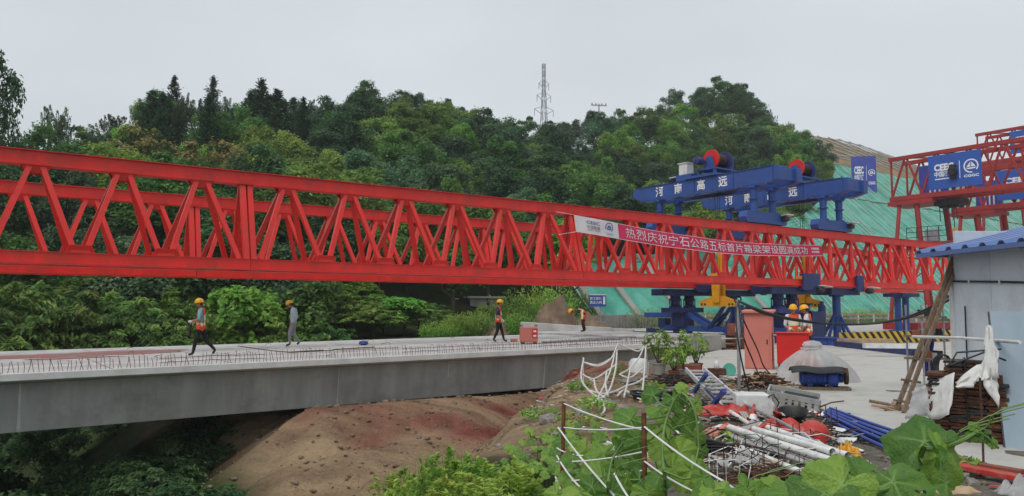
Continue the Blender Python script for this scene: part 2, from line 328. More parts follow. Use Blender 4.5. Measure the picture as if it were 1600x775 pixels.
# ================================================================== THE SETTING
RIDGE = [(-60, 13), (-30, 15), (-12, 17), (1, 20.5), (18, 23.5), (34, 24.5), (45, 23), (57, 25), (78, 29), (96, 35), (105, 35), (115, 35), (125, 38), (136, 38.6), (145, 38.4), (160, 37.2), (172, 34.5), (185, 31.5), (220, 28)]
EDGE = [(-20, -3.5), (0, -2.2), (6, -1.3), (10, -0.7), (14, 0.1), (18, 1.0), (22, 1.9), (25, 1.0), (29, 0.2), (33, -1.5), (38, -5), (45, -9), (55, -15), (70, -24), (100, -40)]
SLOPE_Q = 24.7
SBT = [(0, 26), (5.5, 26.5), (7, 42), (14, 76), (19, 91), (28, 108)]
def sb(a): return tab(SBT, a)
def sb_inv(s): return tab([(b, a) for a, b in SBT], s)      # left border of the netted cut, by height
def nzv(x, y, k, z=0.0): return noise.noise(V((x * k, y * k, z)))
def ground(x, y):
    s, q = inv(x, y)
    # plateau and ravine
    e = tab(EDGE, y) - x + 0.9 * nzv(x, y, 0.22) + 0.25 * nzv(x, y, 0.9, 3)
    plate = -0.22 * ss(3.0, -1.5, x) * ss(26, 16, y) + 0.04 * nzv(x, y, 0.8)
    if q > -4.2: plate -= 1.8 * ss(10.5, 7.0, s) * ss(-4.2, -1.6, q) * ss(14, 11, q)          # the bench below the girders' ends
    drop = 0.0
    if e > 0: drop = 9.0 * (1 - math.exp(-e * 0.105)) + 0.2 * min(e, 1.5) * nzv(x, y, 0.7, 9)
    if e > -1.2: plate -= 0.25 * ss(-1.2, 0.6, e)
    z = plate - drop
    # fill heaped under the deck, falling along the bridge into the ravine, with a gully at its near flank
    f1 = max(0.0, -2.6 - q + 0.5 * nzv(x, y, 0.35, 4)); f2 = max(0.0, -8.0 - s - 0.06 * q + 0.4 * nzv(x, y, 0.3, 6))
    rill = 0.32 * nzv(s * 0.22, q * 1.0, 1.0, 11) + 0.17 * nzv(s * 0.5, q * 2.3, 1.0, 12) + 0.09 * nzv(x, y, 1.9, 13)
    zb = -1.5 + 0.40 * math.exp(-((q + 1.5) / 1.2) ** 2) - 0.66 * f2 - 0.45 * max(0, f2 - 3.8) - 0.42 * f1 + rill * min(1.0, f2 + f1 + .3) - 0.85 * math.exp(-((s + .4) / 1.7) ** 2) * ss(1.0, 2.6, -q)
    z += 0.05 * nzv(x, y, 2.4, 14) + 0.06 * nzv(x, y, 1.1, 15)
    if q < 16: z = max(z, zb) if s < 9.5 else z
    z = max(z, -9.0 + 0.4 * nzv(x, y, 0.3))
    # hillside along the road
    zr = tab(RIDGE, s)
    low = min(z, 0)
    t = (q - 20) / 50.0
    if t > 0:
        f = t if t < 1 else 1 - 0.25 * (t - 1)
        zh = (zr + 3) * max(f, 0.3) - 3
        zh += (1.2 * nzv(x, y, 0.06) + 0.5 * nzv(x, y, 0.2)) * min(1, t * 4)
        wgt = ss(0, 0.25, t)
        z_for = lerp(z, zh, wgt)
        a = q - SLOPE_Q
        if a > 0:
            cut = a if a < 28 else 28 + (zr - 28) * min(1.0, (a - 28) / 17.0) - 0.12 * max(0, a - 45)
            cut = max(0, cut)
        else: cut = 0
        w = ss(sb(a) - 1.0, sb(a) + 2.0, s) if a < 28 else ss(106, 114, s)
        z = lerp(z_for, cut - 0.15, w)
    return z

def axis(segs):
    out = []
    for a, b, st in segs:
        n = max(1, int(round((b - a) / st))); out += [a + (b - a) * i / n for i in range(n)]
    return out + [segs[-1][1]]
xs = axis([(-1500, -300, 300), (-300, -60, 12), (-60, -22, 2.0), (-22, -13, .6), (-13, 8, 0.2), (8, 30, 1.5), (30, 140, 4), (140, 320, 15), (320, 1500, 300)])
ys = axis([(-300, -30, 45), (-30, 0, 3), (0, 4, .5), (4, 33, 0.2), (33, 60, 1.3), (60, 150, 3.2), (150, 320, 12), (320, 2000, 280)])
gv = [(x, y, ground(x, y)) for y in ys for x in xs]
nx = len(xs)
gf = [(j*nx+i, j*nx+i+1, (j+1)*nx+i+1, (j+1)*nx+i) for j in range(len(ys)-1) for i in range(nx-1)]
me = bpy.data.meshes.new('ground'); me.from_pydata(gv, [], gf)
# what covers the soil: 0 forest floor, 1 bare soil, value of red earth in the second channel
zone = np.zeros((len(gv), 4), dtype=np.float32); zone[:, 3] = 1
for i, (x, y, z) in enumerate(gv):
    s, q = inv(x, y)
    e = tab(EDGE, y) - x
    bare = ss(-10.8, -9.2, s + .8 * nzv(x, y, .5)) * ss(13, 11, q) if y > 7 else 0.0
    if q > 44 and s > 100: bare = .72 + .25 * nzv(s*.15, q*.1, 1.0, 3)
    zone[i, 0] = bare
    rb = math.exp(-((q + 3.1 + .35*(s + 4) + 1.1*nzv(s*.35, q*.4, 1.0, 2)) / .7) ** 2) * ss(1.5, -2, s) * (.8 + .6*nzv(x, y, .9, 8)) + .5 * math.exp(-((q + 1.5 + .35*(s + 4)) / .3) ** 2) + 1.1 * math.exp(-((s + .2) / 2.2) ** 2) * ss(-.6, -2.6, q)
    zone[i, 1] = min(1.0, rb * (0.75 + .8 * nzv(s*.4, q*1.5, 1.0, 5))) * ss(-9, -6, q)
    zone[i, 2] = ss(-1.6, -3.0, e + .6*nzv(x, y, .8)) if (y < 26 and x < 12) else 0.0       # trodden rubble by the yard
ca = me.color_attributes.new('zone', 'FLOAT_COLOR', 'POINT'); ca.data.foreach_set('color', zone.ravel())
me.polygons.foreach_set('use_smooth', [True] * len(me.polygons))
def ground_mat():
    m = bpy.data.materials.new('earth'); m.use_nodes = True; n, l = m.node_tree.nodes, m.node_tree.links
    b = n['Principled BSDF']; b.inputs['Roughness'].default_value = 0.95; b.inputs['Specular IOR Level'].default_value = 0.15
    t = n.new('ShaderNodeTexCoord'); at = n.new('ShaderNodeAttribute'); at.attribute_name = 'zone'
    sp = n.new('ShaderNodeSeparateColor'); l.new(at.outputs['Color'], sp.inputs[0])
    def nt(sc, det=8, rough=.65, vec=None):
        a = n.new('ShaderNodeTexNoise'); a.inputs['Scale'].default_value = sc; a.inputs['Detail'].default_value = det; a.inputs['Roughness'].default_value = rough
        l.new(vec or t.outputs['Object'], a.inputs['Vector']); return a.outputs['Fac']
    def ramp(f, a, c, p0=.35, p1=.65):
        r = n.new('ShaderNodeValToRGB'); r.color_ramp.elements[0].position = p0; r.color_ramp.elements[1].position = p1
        r.color_ramp.elements[0].color = tuple(a) + (1,); r.color_ramp.elements[1].color = tuple(c) + (1,); l.new(f, r.inputs[0]); return r.outputs[0]
    def mix(f, a, c):
        x = n.new('ShaderNodeMixRGB'); l.new(f, x.inputs[0]); l.new(a, x.inputs[1]); l.new(c, x.inputs[2]); return x.outputs[0]
    mp = n.new('ShaderNodeMapping'); mp.inputs['Rotation'].default_value = (0, 0, -TH); mp.inputs['Scale'].default_value = (0.3, 1.7, 0.3); l.new(t.outputs['Object'], mp.inputs[0])
    forest = ramp(nt(0.8), (0.035, 0.045, 0.018), (0.07, 0.09, 0.03))
    soil = ramp(nt(0.9, vec=mp.outputs[0]), (0.20, 0.135, 0.082), (0.50, 0.36, 0.215), .38, .62)
    grit = ramp(nt(9.0, 4), (0.16, 0.115, 0.075), (0.46, 0.35, 0.23), .3, .75)
    mxg = n.new('ShaderNodeMixRGB'); mxg.inputs[0].default_value = 0.3; l.new(soil, mxg.inputs[1]); l.new(grit, mxg.inputs[2])
    redm = ramp(nt(1.4), (0.13, 0.034, 0.028), (0.30, 0.10, 0.075))
    soil2 = mix(sp.outputs[1], mxg.outputs[0], redm)
    rub = ramp(nt(5.0), (0.11, 0.095, 0.075), (0.33, 0.3, 0.26), .3, .7)
    c1 = mix(sp.outputs[0], forest, soil2)
    c2 = mix(sp.outputs[2], c1, rub)
    l.new(c2, b.inputs['Base Color'])
    bp = n.new('ShaderNodeBump'); bp.inputs['Strength'].default_value = 1.0; bp.inputs['Distance'].default_value = 0.2
    l.new(nt(5.0, 8, .7), bp.inputs['Height']); l.new(bp.outputs[0], b.inputs['Normal']); return m
me.materials.append(ground_mat())
gobj = bpy.data.objects.new('ground', me); col.objects.link(gobj); gobj['kind'] = 'structure'

# concrete yard: slabs with real joints
yard_edge = [pz(1040, 566, 0), pz(1100, 585, 0), pz(1185, 603, 0), pz(1262, 632, 0), pz(1330, 668, 0), pz(1440, 700, 0), pz(1640, 760, 0)]
yard_pts = [(p.x, p.y) for p in yard_edge]
far = [S(10, -60), S(95, -60), S(95, 23), S(13.5, 23), S(12.2, 11), S(12.2, -2.2), S(8.6, -2.2)]
poly = yard_pts + [(60, yard_pts[-1][1]), (S(95, -40).x, S(95, -40).y)] + [(p.x, p.y) for p in far[2:]]
mb = MB(); n = len(poly)
mb.add([(x, y, 0.05) for x, y in poly] + [(x, y, -0.25) for x, y in poly], [tuple(range(n))] + [(i, (i+1) % n, (i+1) % n+n, i+n) for i in range(n)])
mb.build('yard_slab', M['yard'], kind='structure')
mb = MB()
for k in range(7):
    a, b = S(14 + 5*k, -30, 0.0535), S(14 + 5*k, 20, 0.0535)
    mb.beam(a, b, 0.03, 0.004)
for k in range(5):
    a, b = S(8, -27 + 5*k, 0.0535), S(90, -27 + 5*k, 0.0535)
    if k < 2: a = S(22, -27 + 5*k, 0.0535)
    mb.beam(a, b, 0.03, 0.003)
jo = mb.build('slab_joints', M['old_concrete'], kind='structure')
EDGE_POLY = poly

# ------------------------------------------------------------------ leaves, crowns, trees
def leaf_cloud(name, C, Nn, size, asp, tint, mats, droop=None, fold=0.12):
    """C centres, Nn leaf normals, size lengths: one rhombic two-sided leaf each"""
    k = len(C); g = np.random.default_rng(len(name) * 131 + k)
    a = g.normal(size=(k, 3)) if droop is None else droop + 0.35 * g.normal(size=(k, 3))
    Nn = Nn / np.linalg.norm(Nn, axis=1, keepdims=True)
    t = a - Nn * (a * Nn).sum(1, keepdims=True); t /= np.linalg.norm(t, axis=1, keepdims=True) + 1e-9
    b = np.cross(Nn, t); L = size[:, None]; W = L * asp
    v = np.stack([C - t*L*.5, C + b*W*.5 - t*L*.05 + Nn*L*fold, C + t*L*.5, C - b*W*.5 - t*L*.05 + Nn*L*fold], 1).reshape(-1, 3)
    me = bpy.data.meshes.new(name); me.vertices.add(4*k); me.vertices.foreach_set('co', v.astype(np.float32).ravel())
    i = np.arange(k)[:, None] * 4
    f = np.concatenate([i + np.array([[0, 1, 2]]), i + np.array([[0, 2, 3]])], 1).reshape(-1)
    me.loops.add(6*k); me.loops.foreach_set('vertex_index', f.astype(np.int32))
    me.polygons.add(2*k); me.polygons.foreach_set('loop_start', np.arange(0, 6*k, 3, dtype=np.int32)); me.polygons.foreach_set('loop_total', np.full(2*k, 3, dtype=np.int32))
    at = me.attributes.new('tint', 'FLOAT', 'POINT'); at.data.foreach_set('value', np.repeat(np.clip(tint, 0, 1), 4).astype(np.float32))
    me.materials.append(mats); me.update(calc_edges=True); me.validate(); return me
def sphere_pts(g, k):
    p = g.normal(size=(k, 3)); return p / np.linalg.norm(p, axis=1, keepdims=True)
def broad_crown(seed, mat, rx=2.6, rz=3.0, cz=4.7, lobes=34, per=250, leaf=(.2, .33), asp=.55, tipshift=0.0, lob=(.6, 1.15), name='crown', droop=None, skew=1.0):
    g = np.random.default_rng(seed); C = []; Nn = []; tt = []
    for i in range(lobes):
        d = sphere_pts(g, 1)[0]; d[2] = d[2]*0.9 + 0.15
        f = g.uniform(.35, .95) ** .6
        c = np.array([d[0]*rx*f, d[1]*rx*f, cz + d[2]*rz*f]); r = g.uniform(*lob) * (1.1 - .35*max(0, d[2]))
        k = int(per * g.uniform(.7, 1.3)); u = sphere_pts(g, k); u[:, 2] = np.where(u[:, 2] < -.55, -u[:, 2]*.6, u[:, 2])
        rad = r * g.uniform(.55, 1.08, size=(k, 1)) * (1 + .25*np.sin(u[:, :1]*5 + i) * np.cos(u[:, 1:2]*4))
        p = c + u * rad * np.array([1, 1, .95])
        C.append(p); Nn.append(u*.6 + np.array([0, 0, .75]) + g.normal(size=(k, 3))*.45)
        base = g.uniform(.26, .62)
        tt.append(np.clip(base + .12*g.normal(size=k) + tipshift*np.clip(u[:, 2], 0, 1)*(rad[:, 0]/r > .75), 0, 1))
    C = np.concatenate(C); k = len(C)
    return leaf_cloud(name, C, np.concatenate(Nn), g.uniform(*leaf, size=k), asp, np.concatenate(tt), mat, droop=droop)
def conifer_crown(seed, mat, h=11, r0=3.0, leaf=(.35, .6), tiers=34, name='crown', up=0.25):
    g = np.random.default_rng(seed); C = []; Nn = []; D = []; tt = []
    for i in range(tiers):
        f = i / tiers; z = .10*h + .9*h*f; r = r0 * (1 - f) ** .8 * g.uniform(.7, 1.15) + .12
        for j in range(int(5 + 7*(1 - f))):
            a = g.uniform(0, 6.28); rr = r * g.uniform(.65, 1.1); k = int(9 + 14*(1 - f))
            t = g.uniform(.15, 1, size=k)[:, None]; dr = np.array([math.cos(a), math.sin(a), 0])
            p = np.array([0, 0, z]) + dr*rr*t + np.array([0, 0, 1])*(up*rr*t*t - .12*rr*t) + g.normal(size=(k, 3))*.11*(1 + rr*.4)
            C.append(p); Nn.append(g.normal(size=(k, 3))*.6 + np.array([0, 0, .8])); D.append(np.tile(dr*.6 + np.array([0, 0, .75]), (k, 1)))
            tt.append(np.clip(g.uniform(.1, .6) + .1*g.normal(size=k), 0, 1))
    C = np.concatenate(C); k = len(C)
    return leaf_cloud(name, C, np.concatenate(Nn), g.uniform(*leaf, size=k), .30, np.concatenate(tt), mat, droop=np.concatenate(D))
def pine_crown(seed, mat, h=9.5, name='crown'):
    g = np.random.default_rng(seed); C = []; D = []; tt = []; Nn = []
    for i in range(58):
        f = g.uniform(.72, 1) if i < 24 else g.uniform(.15, .85); a = g.uniform(0, 6.28); r = (2.0 - 1.1*max(0, f - .7)*3) * g.uniform(.1, 1) ** .7
        base = np.array([math.cos(a)*r, math.sin(a)*r, h*f*.9]); L = g.uniform(1.3, 2.5); k = 80
        t = g.uniform(0, 1, size=(k, 1)); lean = np.array([math.cos(a)*.16, math.sin(a)*.16, 1.0])
        ra = g.uniform(0, 6.28, size=(k, 1)); rad = np.concatenate([np.cos(ra), np.sin(ra), np.zeros((k, 1))], 1)
        C.append(base + lean*L*t + rad*.22*(1.15 - .85*t)); D.append(lean*.9 + rad*.8); Nn.append(rad + .3*g.normal(size=(k, 3)))
        tt.append(np.clip(g.uniform(.1, .5) + .3*t[:, 0], 0, 1))
    C = np.concatenate(C); k = len(C)
    return leaf_cloud(name, C, np.concatenate(Nn), g.uniform(.26, .42, size=k), .24, np.concatenate(tt), mat, droop=np.concatenate(D))
def spray_crown(seed, mat, rx=2.4, rz=2.2, cz=3.0, sprays=230, name='crown', leaf=(.2, .34), asp=.34, per=26, hgt=None):
    """arching sprays of drooping leaflets: shrubs seen close"""
    g = np.random.default_rng(seed); C = []; Nn = []; D = []; tt = []
    for i in range(sprays):
        d = sphere_pts(g, 1)[0]; d[2] = abs(d[2])*1.15 - .35; f = g.uniform(.35, 1) ** .5
        wob = 1 + .28*math.sin(4*math.atan2(d[1], d[0]) + seed) * math.cos(3*d[2] + seed)
        c = np.array([d[0]*rx*f*wob, d[1]*rx*f*wob, cz + d[2]*rz*f*wob])
        out = np.array([d[0], d[1], .25]); out /= np.linalg.norm(out); L = g.uniform(.45, .95); k = per
        t = g.uniform(0, 1, size=(k, 1)); sd = np.cross(out, [0, 0, 1.0]); sg = g.choice([-1, 1], size=(k, 1))
        p = c + out*L*t - np.array([0, 0, 1])*.45*L*t*t + sd*sg*.10*(1 - .5*t) + g.normal(size=(k, 3))*.045
        C.append(p); Nn.append(np.array([0, 0, .8]) + out*.5 + sd*sg*.3 + g.normal(size=(k, 3))*.3); D.append(out*.7 + sd*sg*.9 - np.array([0, 0, .55]) + np.zeros((k, 1)))
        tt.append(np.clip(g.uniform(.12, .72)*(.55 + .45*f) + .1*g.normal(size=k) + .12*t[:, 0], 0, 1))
    C = np.concatenate(C); k = len(C)
    return leaf_cloud(name, C, np.concatenate(Nn), g.uniform(*leaf, size=k), asp, np.concatenate(tt), mat, droop=np.concatenate(D))
def trunk_mesh(seed, h, r, limbs=5, spread=1.6):
    g = random.Random(seed); mb = MB()
    mb.tube([(0, 0, -.6), (g.uniform(-.1, .1), g.uniform(-.1, .1), h*.35), (g.uniform(-.2, .2), g.uniform(-.2, .2), h*.7), (0, 0, h)], [r*1.25, r, r*.7, r*.2], 7)
    for i in range(limbs):
        z = h * g.uniform(.3, .8); a = g.uniform(0, 6.28); L = spread * g.uniform(.6, 1.1)
        mb.tube([(0, 0, z), (math.cos(a)*L*.5, math.sin(a)*L*.5, z + L*.35), (math.cos(a)*L, math.sin(a)*L, z + L*.9)], [r*.5, r*.35, r*.1], 5)
    return mb.mesh('trunk', M['bark'], True)
LM = {
 'mid': leaf_mat('broadleaf_green', (0.041, 0.095, 0.025), (0.107, 0.234, 0.053), (0.216, 0.404, 0.083)),
 'dark': leaf_mat('dark_green', (0.024, 0.066, 0.030), (0.061, 0.144, 0.053), (0.140, 0.264, 0.091)),
 'olive': leaf_mat('olive_green', (0.056, 0.101, 0.025), (0.158, 0.264, 0.058), (0.332, 0.479, 0.105)),
 'bright': leaf_mat('fresh_green', (0.061, 0.150, 0.025), (0.178, 0.390, 0.058), (0.381, 0.500, 0.105)),
 'bluish': leaf_mat('grey_green', (0.036, 0.084, 0.039), (0.089, 0.180, 0.083), (0.191, 0.314, 0.158)),
 'conifer': leaf_mat('conifer_green', (0.016, 0.042, 0.019), (0.036, 0.084, 0.033), (0.080, 0.150, 0.058)),
 'flower': leaf_mat('yellow_flowering', (0.034, 0.06, 0.02), (0.09, 0.14, 0.04), (0.20, 0.19, 0.05), (0.42, 0.34, 0.13)),
}
SPEC = {}
def spec(key, crowns, trunk, name, label, cat='tree'):
    SPEC[key] = dict(crowns=crowns, trunk=trunk, name=name, label=label, cat=cat)
spec('round', [broad_crown(1, LM['mid']), broad_crown(2, LM['mid'], lobes=38, rz=3.3), broad_crown(3, LM['mid'], rx=3.0, lobes=40)], trunk_mesh(1, 5.2, .16), 'broadleaf_tree', 'mid-green round-headed broadleaf tree on the wooded hillside above the red truss')
spec('dark', [broad_crown(4, LM['dark'], lobes=36), broad_crown(5, LM['dark'], rz=3.5, cz=5, lobes=40)], trunk_mesh(2, 5.6, .17), 'dark_tree', 'dark-green dense broadleaf tree on the wooded hillside')
spec('olive', [broad_crown(6, LM['olive'], lobes=34, leaf=(.22, .38), asp=.4), broad_crown(7, LM['olive'], rx=2.9, lobes=38, leaf=(.22, .38), asp=.4)], trunk_mesh(3, 5.0, .15), 'olive_tree', 'olive-green loose-leaved tree on the wooded hillside')
spec('bright', [broad_crown(8, LM['bright'], rx=2.4, lobes=30), broad_crown(9, LM['bright'], rx=2.5, rz=3.2, lobes=34)], trunk_mesh(4, 4.8, .14), 'light_green_tree', 'fresh light-green tree among darker trees on the hillside')
spec('bluish', [broad_crown(10, LM['bluish'], lobes=36, leaf=(.2, .3)), broad_crown(12, LM['bluish'], rz=3.4, lobes=40, leaf=(.2, .3))], trunk_mesh(5, 5.4, .15), 'grey_green_tree', 'grey-green feathery tree on the wooded hillside')
spec('conifer', [conifer_crown(13, LM['conifer']), conifer_crown(14, LM['conifer'], h=12, r0=3.3)], trunk_mesh(6, 9.5, .17, 0), 'conifer_tree', 'tall pointed dark conifer rising above its neighbours on the hill')
spec('pine', [pine_crown(15, LM['bluish']), pine_crown(16, LM['conifer'])], trunk_mesh(7, 7.8, .15, 6, 1.3), 'pine_tree', 'airy pine with upright candle-like shoots against the sky')
spec('flower', [broad_crown(17, LM['flower'], lobes=26, per=230, tipshift=.62), broad_crown(18, LM['flower'], rx=3.1, lobes=30, per=230, tipshift=.66)], trunk_mesh(8, 5.0, .15), 'flowering_tree', 'tree with creamy yellow flower heads on the hillside behind the truss')
spec('ravine', [broad_crown(19, LM['dark'], rx=2.3, rz=1.9, cz=3.4, lobes=26, per=330, leaf=(.18, .3)), spray_crown(20, LM['dark'], 2.3, 1.8, 3.0, 250)], trunk_mesh(9, 3.6, .11), 'ravine_tree', 'leafy tree growing in the dark ravine below the girders')
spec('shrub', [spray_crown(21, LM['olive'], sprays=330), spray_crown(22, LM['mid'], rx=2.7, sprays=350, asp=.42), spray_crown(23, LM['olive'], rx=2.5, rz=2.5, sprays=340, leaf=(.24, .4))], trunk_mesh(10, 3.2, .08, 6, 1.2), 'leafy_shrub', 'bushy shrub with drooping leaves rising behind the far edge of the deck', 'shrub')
spec('vine', [broad_crown(24, LM['bright'], rx=2.2, rz=2.4, cz=3.2, lobes=34, per=260, leaf=(.2, .34), asp=.8, lob=(.5, .95)), broad_crown(25, LM['mid'], rx=2.4, rz=2.6, cz=3.4, lobes=36, per=260, leaf=(.22, .36), asp=.8, lob=(.5, 1.0))], trunk_mesh(11, 4.2, .1), 'creeper_tree', 'broad-leaved creeper-clad tree just behind the deck and its workers')
def tree(kind, x, y, h=1.0, w=None, var=None, label=None, group=None, z=None):
    sp = SPEC[kind]; w = w or h
    o = thing(sp['name'], label or sp['label'], sp['cat'], (x, y, ground(x, y) if z is None else z), rnd.uniform(0, 6.28), group or ('trees: ' + sp['label']))
    o.scale = (w, w, h)
    cr_ = sp['crowns']; place('crown', cr_[rnd.randrange(len(cr_)) if var is None else var % len(cr_)], o)
    place('trunk', sp['trunk'], o); return o
def in_view(x, y, m=70): 
    return y > 6 and -m < 800 + FPX * x / y < 1600 + m
TREES = []
def far_enough(x, y, r):
    for a, b, c in TREES:
        if (a-x)**2 + (b-y)**2 < ((r + c) * .5) ** 2: return False
    return True
def sky_tree(px, kind, h, w=None, q=66.0, top=None, var=None, label=None, group=None, H0=None):
    """a tree on the ridge, in the direction px, its top as high as its real height makes it"""
    k = (px - 800) / FPX
    s = (k * (27.5 + q * N.y) - q * N.x) / (T.x - k * T.y)
    p = S(s, q)
    if top is not None:
        zt = pd(px, top, p.y).z; h = max(.35, (zt - ground(p.x, p.y)) / H0); w = max(h*1.0, .8) * (1.3 if kind == 'conifer' else 1.0)
    TREES.append((p.x, p.y, 3.6)); return tree(kind, p.x, p.y, h, w, var, label, group)
HT = dict(round=7.6, dark=8.2, olive=7.6, bright=7.6, bluish=7.9, conifer=11.5, pine=10.6, flower=7.9)
SKY = [(-14, 'dark', 100, 1.5, 46), (20, 'pine', 205, 1.0, 56), (78, 'pine', 168, 1.1, 60), (60, 'pine', 190, .9, 62), (112, 'round', 205, 1, 62), (170, 'pine', 176, 1.0, 64), (150, 'pine', 196, .9, 60), (196, 'bright', 200, 1, 56),
       (228, 'conifer', 134, 1.25, 56), (246, 'conifer', 150, 1.2, 58), (214, 'pine', 160, 1, 58), (268, 'pine', 146, 1.25, 58), (290, 'pine', 152, 1.2, 60), (315, 'pine', 152, 1.15, 60), (345, 'pine', 156, 1.2, 60), (362, 'pine', 160, 1.1, 62), (372, 'dark', 168, 1.1, 70), (401, 'conifer', 128, 1.15, 60), (427, 'conifer', 134, 1.15, 60), (385, 'conifer', 148, 1.1, 62), (414, 'conifer', 152, 1.1, 58), (452, 'conifer', 155, 1.1, 68), (470, 'pine', 156, 1.1, 62), (488, 'pine', 160, 1.1, 64), (508, 'pine', 163, 1.1, 64),
       (548, 'dark', 152, 1.1, 70), (580, 'dark', 150, 1.2, 68), (622, 'dark', 146, 1.25, 70), (648, 'bluish', 141, 1.25, 68), (668, 'round', 158, 1.1, 70), (699, 'conifer', 150, 1.3, 70), (722, 'dark', 172, 1.0, 70), (755, 'round', 188, .9, 70), (790, 'olive', 192, .9, 70), (822, 'round', 188, .9, 68), (862, 'dark', 192, .9, 70), (893, 'bluish', 186, .9, 70),
       (930, 'bluish', 176, 1.15, 70), (968, 'round', 174, 1.2, 70), (1008, 'olive', 172, 1.2, 68), (1030, 'dark', 165, 1.2, 72), (1058, 'bluish', 145, 1.25, 72), (1105, 'dark', 132, 1.5, 70), (1128, 'round', 128, 1.5, 72), (1160, 'dark', 126, 1.5, 70), (1178, 'dark', 150, 1.2, 68), (1206, 'pine', 172, 1.0, 68), (1237, 'pine', 192, .9, 68), (1258, 'olive', 222, .7, 64), (1275, 'olive', 240, .5, 58)]
for i, (px, kd, top, w, q) in enumerate(SKY):
    if px < 0: continue
    sky_tree(px, kd, 1, w, q, top, i, group='trees on the skyline' if kd not in ('conifer', 'pine') else 'conifers on the skyline', H0=HT[kd],
             label={'conifer': 'tall pointed dark conifer standing out against the grey sky', 'dark': 'dark-green tree standing on the ridge against the grey sky', 'round': 'mid-green tree standing on the ridge against the grey sky', 'bluish': 'grey-green feathery tree on the ridge against the grey sky', 'olive': 'olive-green tree on the ridge against the grey sky', 'bright': 'fresh green tree on the ridge among pines'}.get(kd))
p = pd(-44, 300, 50); tree('dark', p.x, p.y, 1.95, .85, 1, 'tall dark tree at the skyline, taller than the pines beside it', 'lone tall tree', z=ground(p.x, p.y)); TREES.append((p.x, p.y, 4))
# cream-flowering trees on the slope above the truss
for px, q, h in ((215, 44, 1.05), (245, 40, 1.0), (300, 41, 1.05), (345, 39, 1.0), (372, 42, .95), (180, 43, .9)):
    k = (px - 800) / FPX; s = (k * (27.5 + q * N.y) - q * N.x) / (T.x - k * T.y); p = S(s, q)
    tree('flower', p.x, p.y, h, group='cream-flowering trees'); TREES.append((p.x, p.y, 3.6))
# the wooded hillside
kinds = ['round'] * 5 + ['dark'] * 4 + ['olive'] * 4 + ['bluish'] * 4 + ['bright'] * 2
tries = 0; cnt = 0
while tries < 14000:
    tries += 1
    s = rnd.uniform(-28, 128); q = rnd.uniform(23, 68); p = S(s, q)
    if not in_view(p.x, p.y, 30): continue
    a = q - SLOPE_Q
    if s > sb(a) - 3.2: continue
    if q > 48 and 800 + FPX*p.x/p.y < 225: continue
    if s > 104 and q > 50: continue
    rr = lerp(3.3, 3.9, (q - 20) / 48)
    if not far_enough(p.x, p.y, rr): continue
    TREES.append((p.x, p.y, rr)); kd = rnd.choice(kinds); h = rnd.uniform(.72, 1.12)
    if s < 25 and q > 45 and 240 < 800 + FPX*p.x/p.y < 520 and rnd.random() < .5: kd = 'conifer'; h = rnd.uniform(.6, .85)
    ppx = 800 + FPX * p.x / p.y
    zn = 'on the slope below the tall pines and conifers' if ppx < 450 else 'in the middle of the wooded hillside' if ppx < 760 else 'on the hillside below the power pylon' if ppx < 950 else 'on the hillside behind the blue cross-beam cranes'
    lk = {'round': 'mid-green round-headed tree', 'dark': 'dark-green dense tree', 'olive': 'olive-green loose-leaved tree', 'bright': 'fresh light-green tree', 'bluish': 'grey-green feathery tree', 'conifer': 'dark pointed conifer'}[kd]
    tree(kd, p.x, p.y, h, h * rnd.uniform(.95, 1.2), label=lk + ' ' + zn, group=lk + 's ' + zn); cnt += 1
# shrubs and creeper-clad trees right behind the deck
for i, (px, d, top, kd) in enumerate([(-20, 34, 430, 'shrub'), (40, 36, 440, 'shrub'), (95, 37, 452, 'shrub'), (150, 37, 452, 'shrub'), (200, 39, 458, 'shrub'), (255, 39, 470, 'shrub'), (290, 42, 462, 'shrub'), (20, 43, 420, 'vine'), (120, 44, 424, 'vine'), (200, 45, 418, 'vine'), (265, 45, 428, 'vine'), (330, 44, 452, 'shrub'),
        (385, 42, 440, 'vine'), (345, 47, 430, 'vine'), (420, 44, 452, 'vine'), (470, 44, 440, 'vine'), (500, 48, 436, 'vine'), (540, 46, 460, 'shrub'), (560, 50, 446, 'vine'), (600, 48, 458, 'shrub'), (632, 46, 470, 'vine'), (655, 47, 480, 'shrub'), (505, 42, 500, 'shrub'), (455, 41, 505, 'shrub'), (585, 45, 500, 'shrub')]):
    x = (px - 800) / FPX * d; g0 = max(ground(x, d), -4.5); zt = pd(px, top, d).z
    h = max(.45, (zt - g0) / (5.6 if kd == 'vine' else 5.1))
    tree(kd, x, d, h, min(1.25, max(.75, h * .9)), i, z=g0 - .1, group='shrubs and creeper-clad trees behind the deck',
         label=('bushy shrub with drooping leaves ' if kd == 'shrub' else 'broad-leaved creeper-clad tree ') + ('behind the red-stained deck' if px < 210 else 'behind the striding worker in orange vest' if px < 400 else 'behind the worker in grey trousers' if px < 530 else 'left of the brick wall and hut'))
# trees down in the ravine, seen under the girders
for i, (px, d, top) in enumerate([(-30, 21, 705), (45, 20, 712), (110, 21, 700), (160, 19, 730), (205, 21, 706), (250, 20, 712), (292, 22, 690), (330, 23, 682), (362, 24, 672), (395, 25, 660), (270, 16, 738), (120, 15, 752), (30, 15.5, 745), (325, 18, 722), (310, 30, 645), (200, 30, 655), (90, 28, 665), (420, 27, 640), (345, 26, 655), (60, 34, 650), (140, 33, 655), (250, 34, 648), (350, 35, 640), (430, 34, 632), (480, 33, 630)]):
    x = (px - 800) / FPX * d; g0 = min(ground(x, d), -4.0); zt = pd(px, top, d).z
    h = max(.4, (zt - g0) / (6.2 if d < 26 else 5.3))
    tree('ravine', x, d, h, max(.5, min(.8, h*.85)), i, z=g0, group='trees in the ravine', label='dense dark-leaved tree growing in the ravine below the girders' if i % 2 == 0 else 'feathery drooping-leaved tree growing in the ravine below the girders')
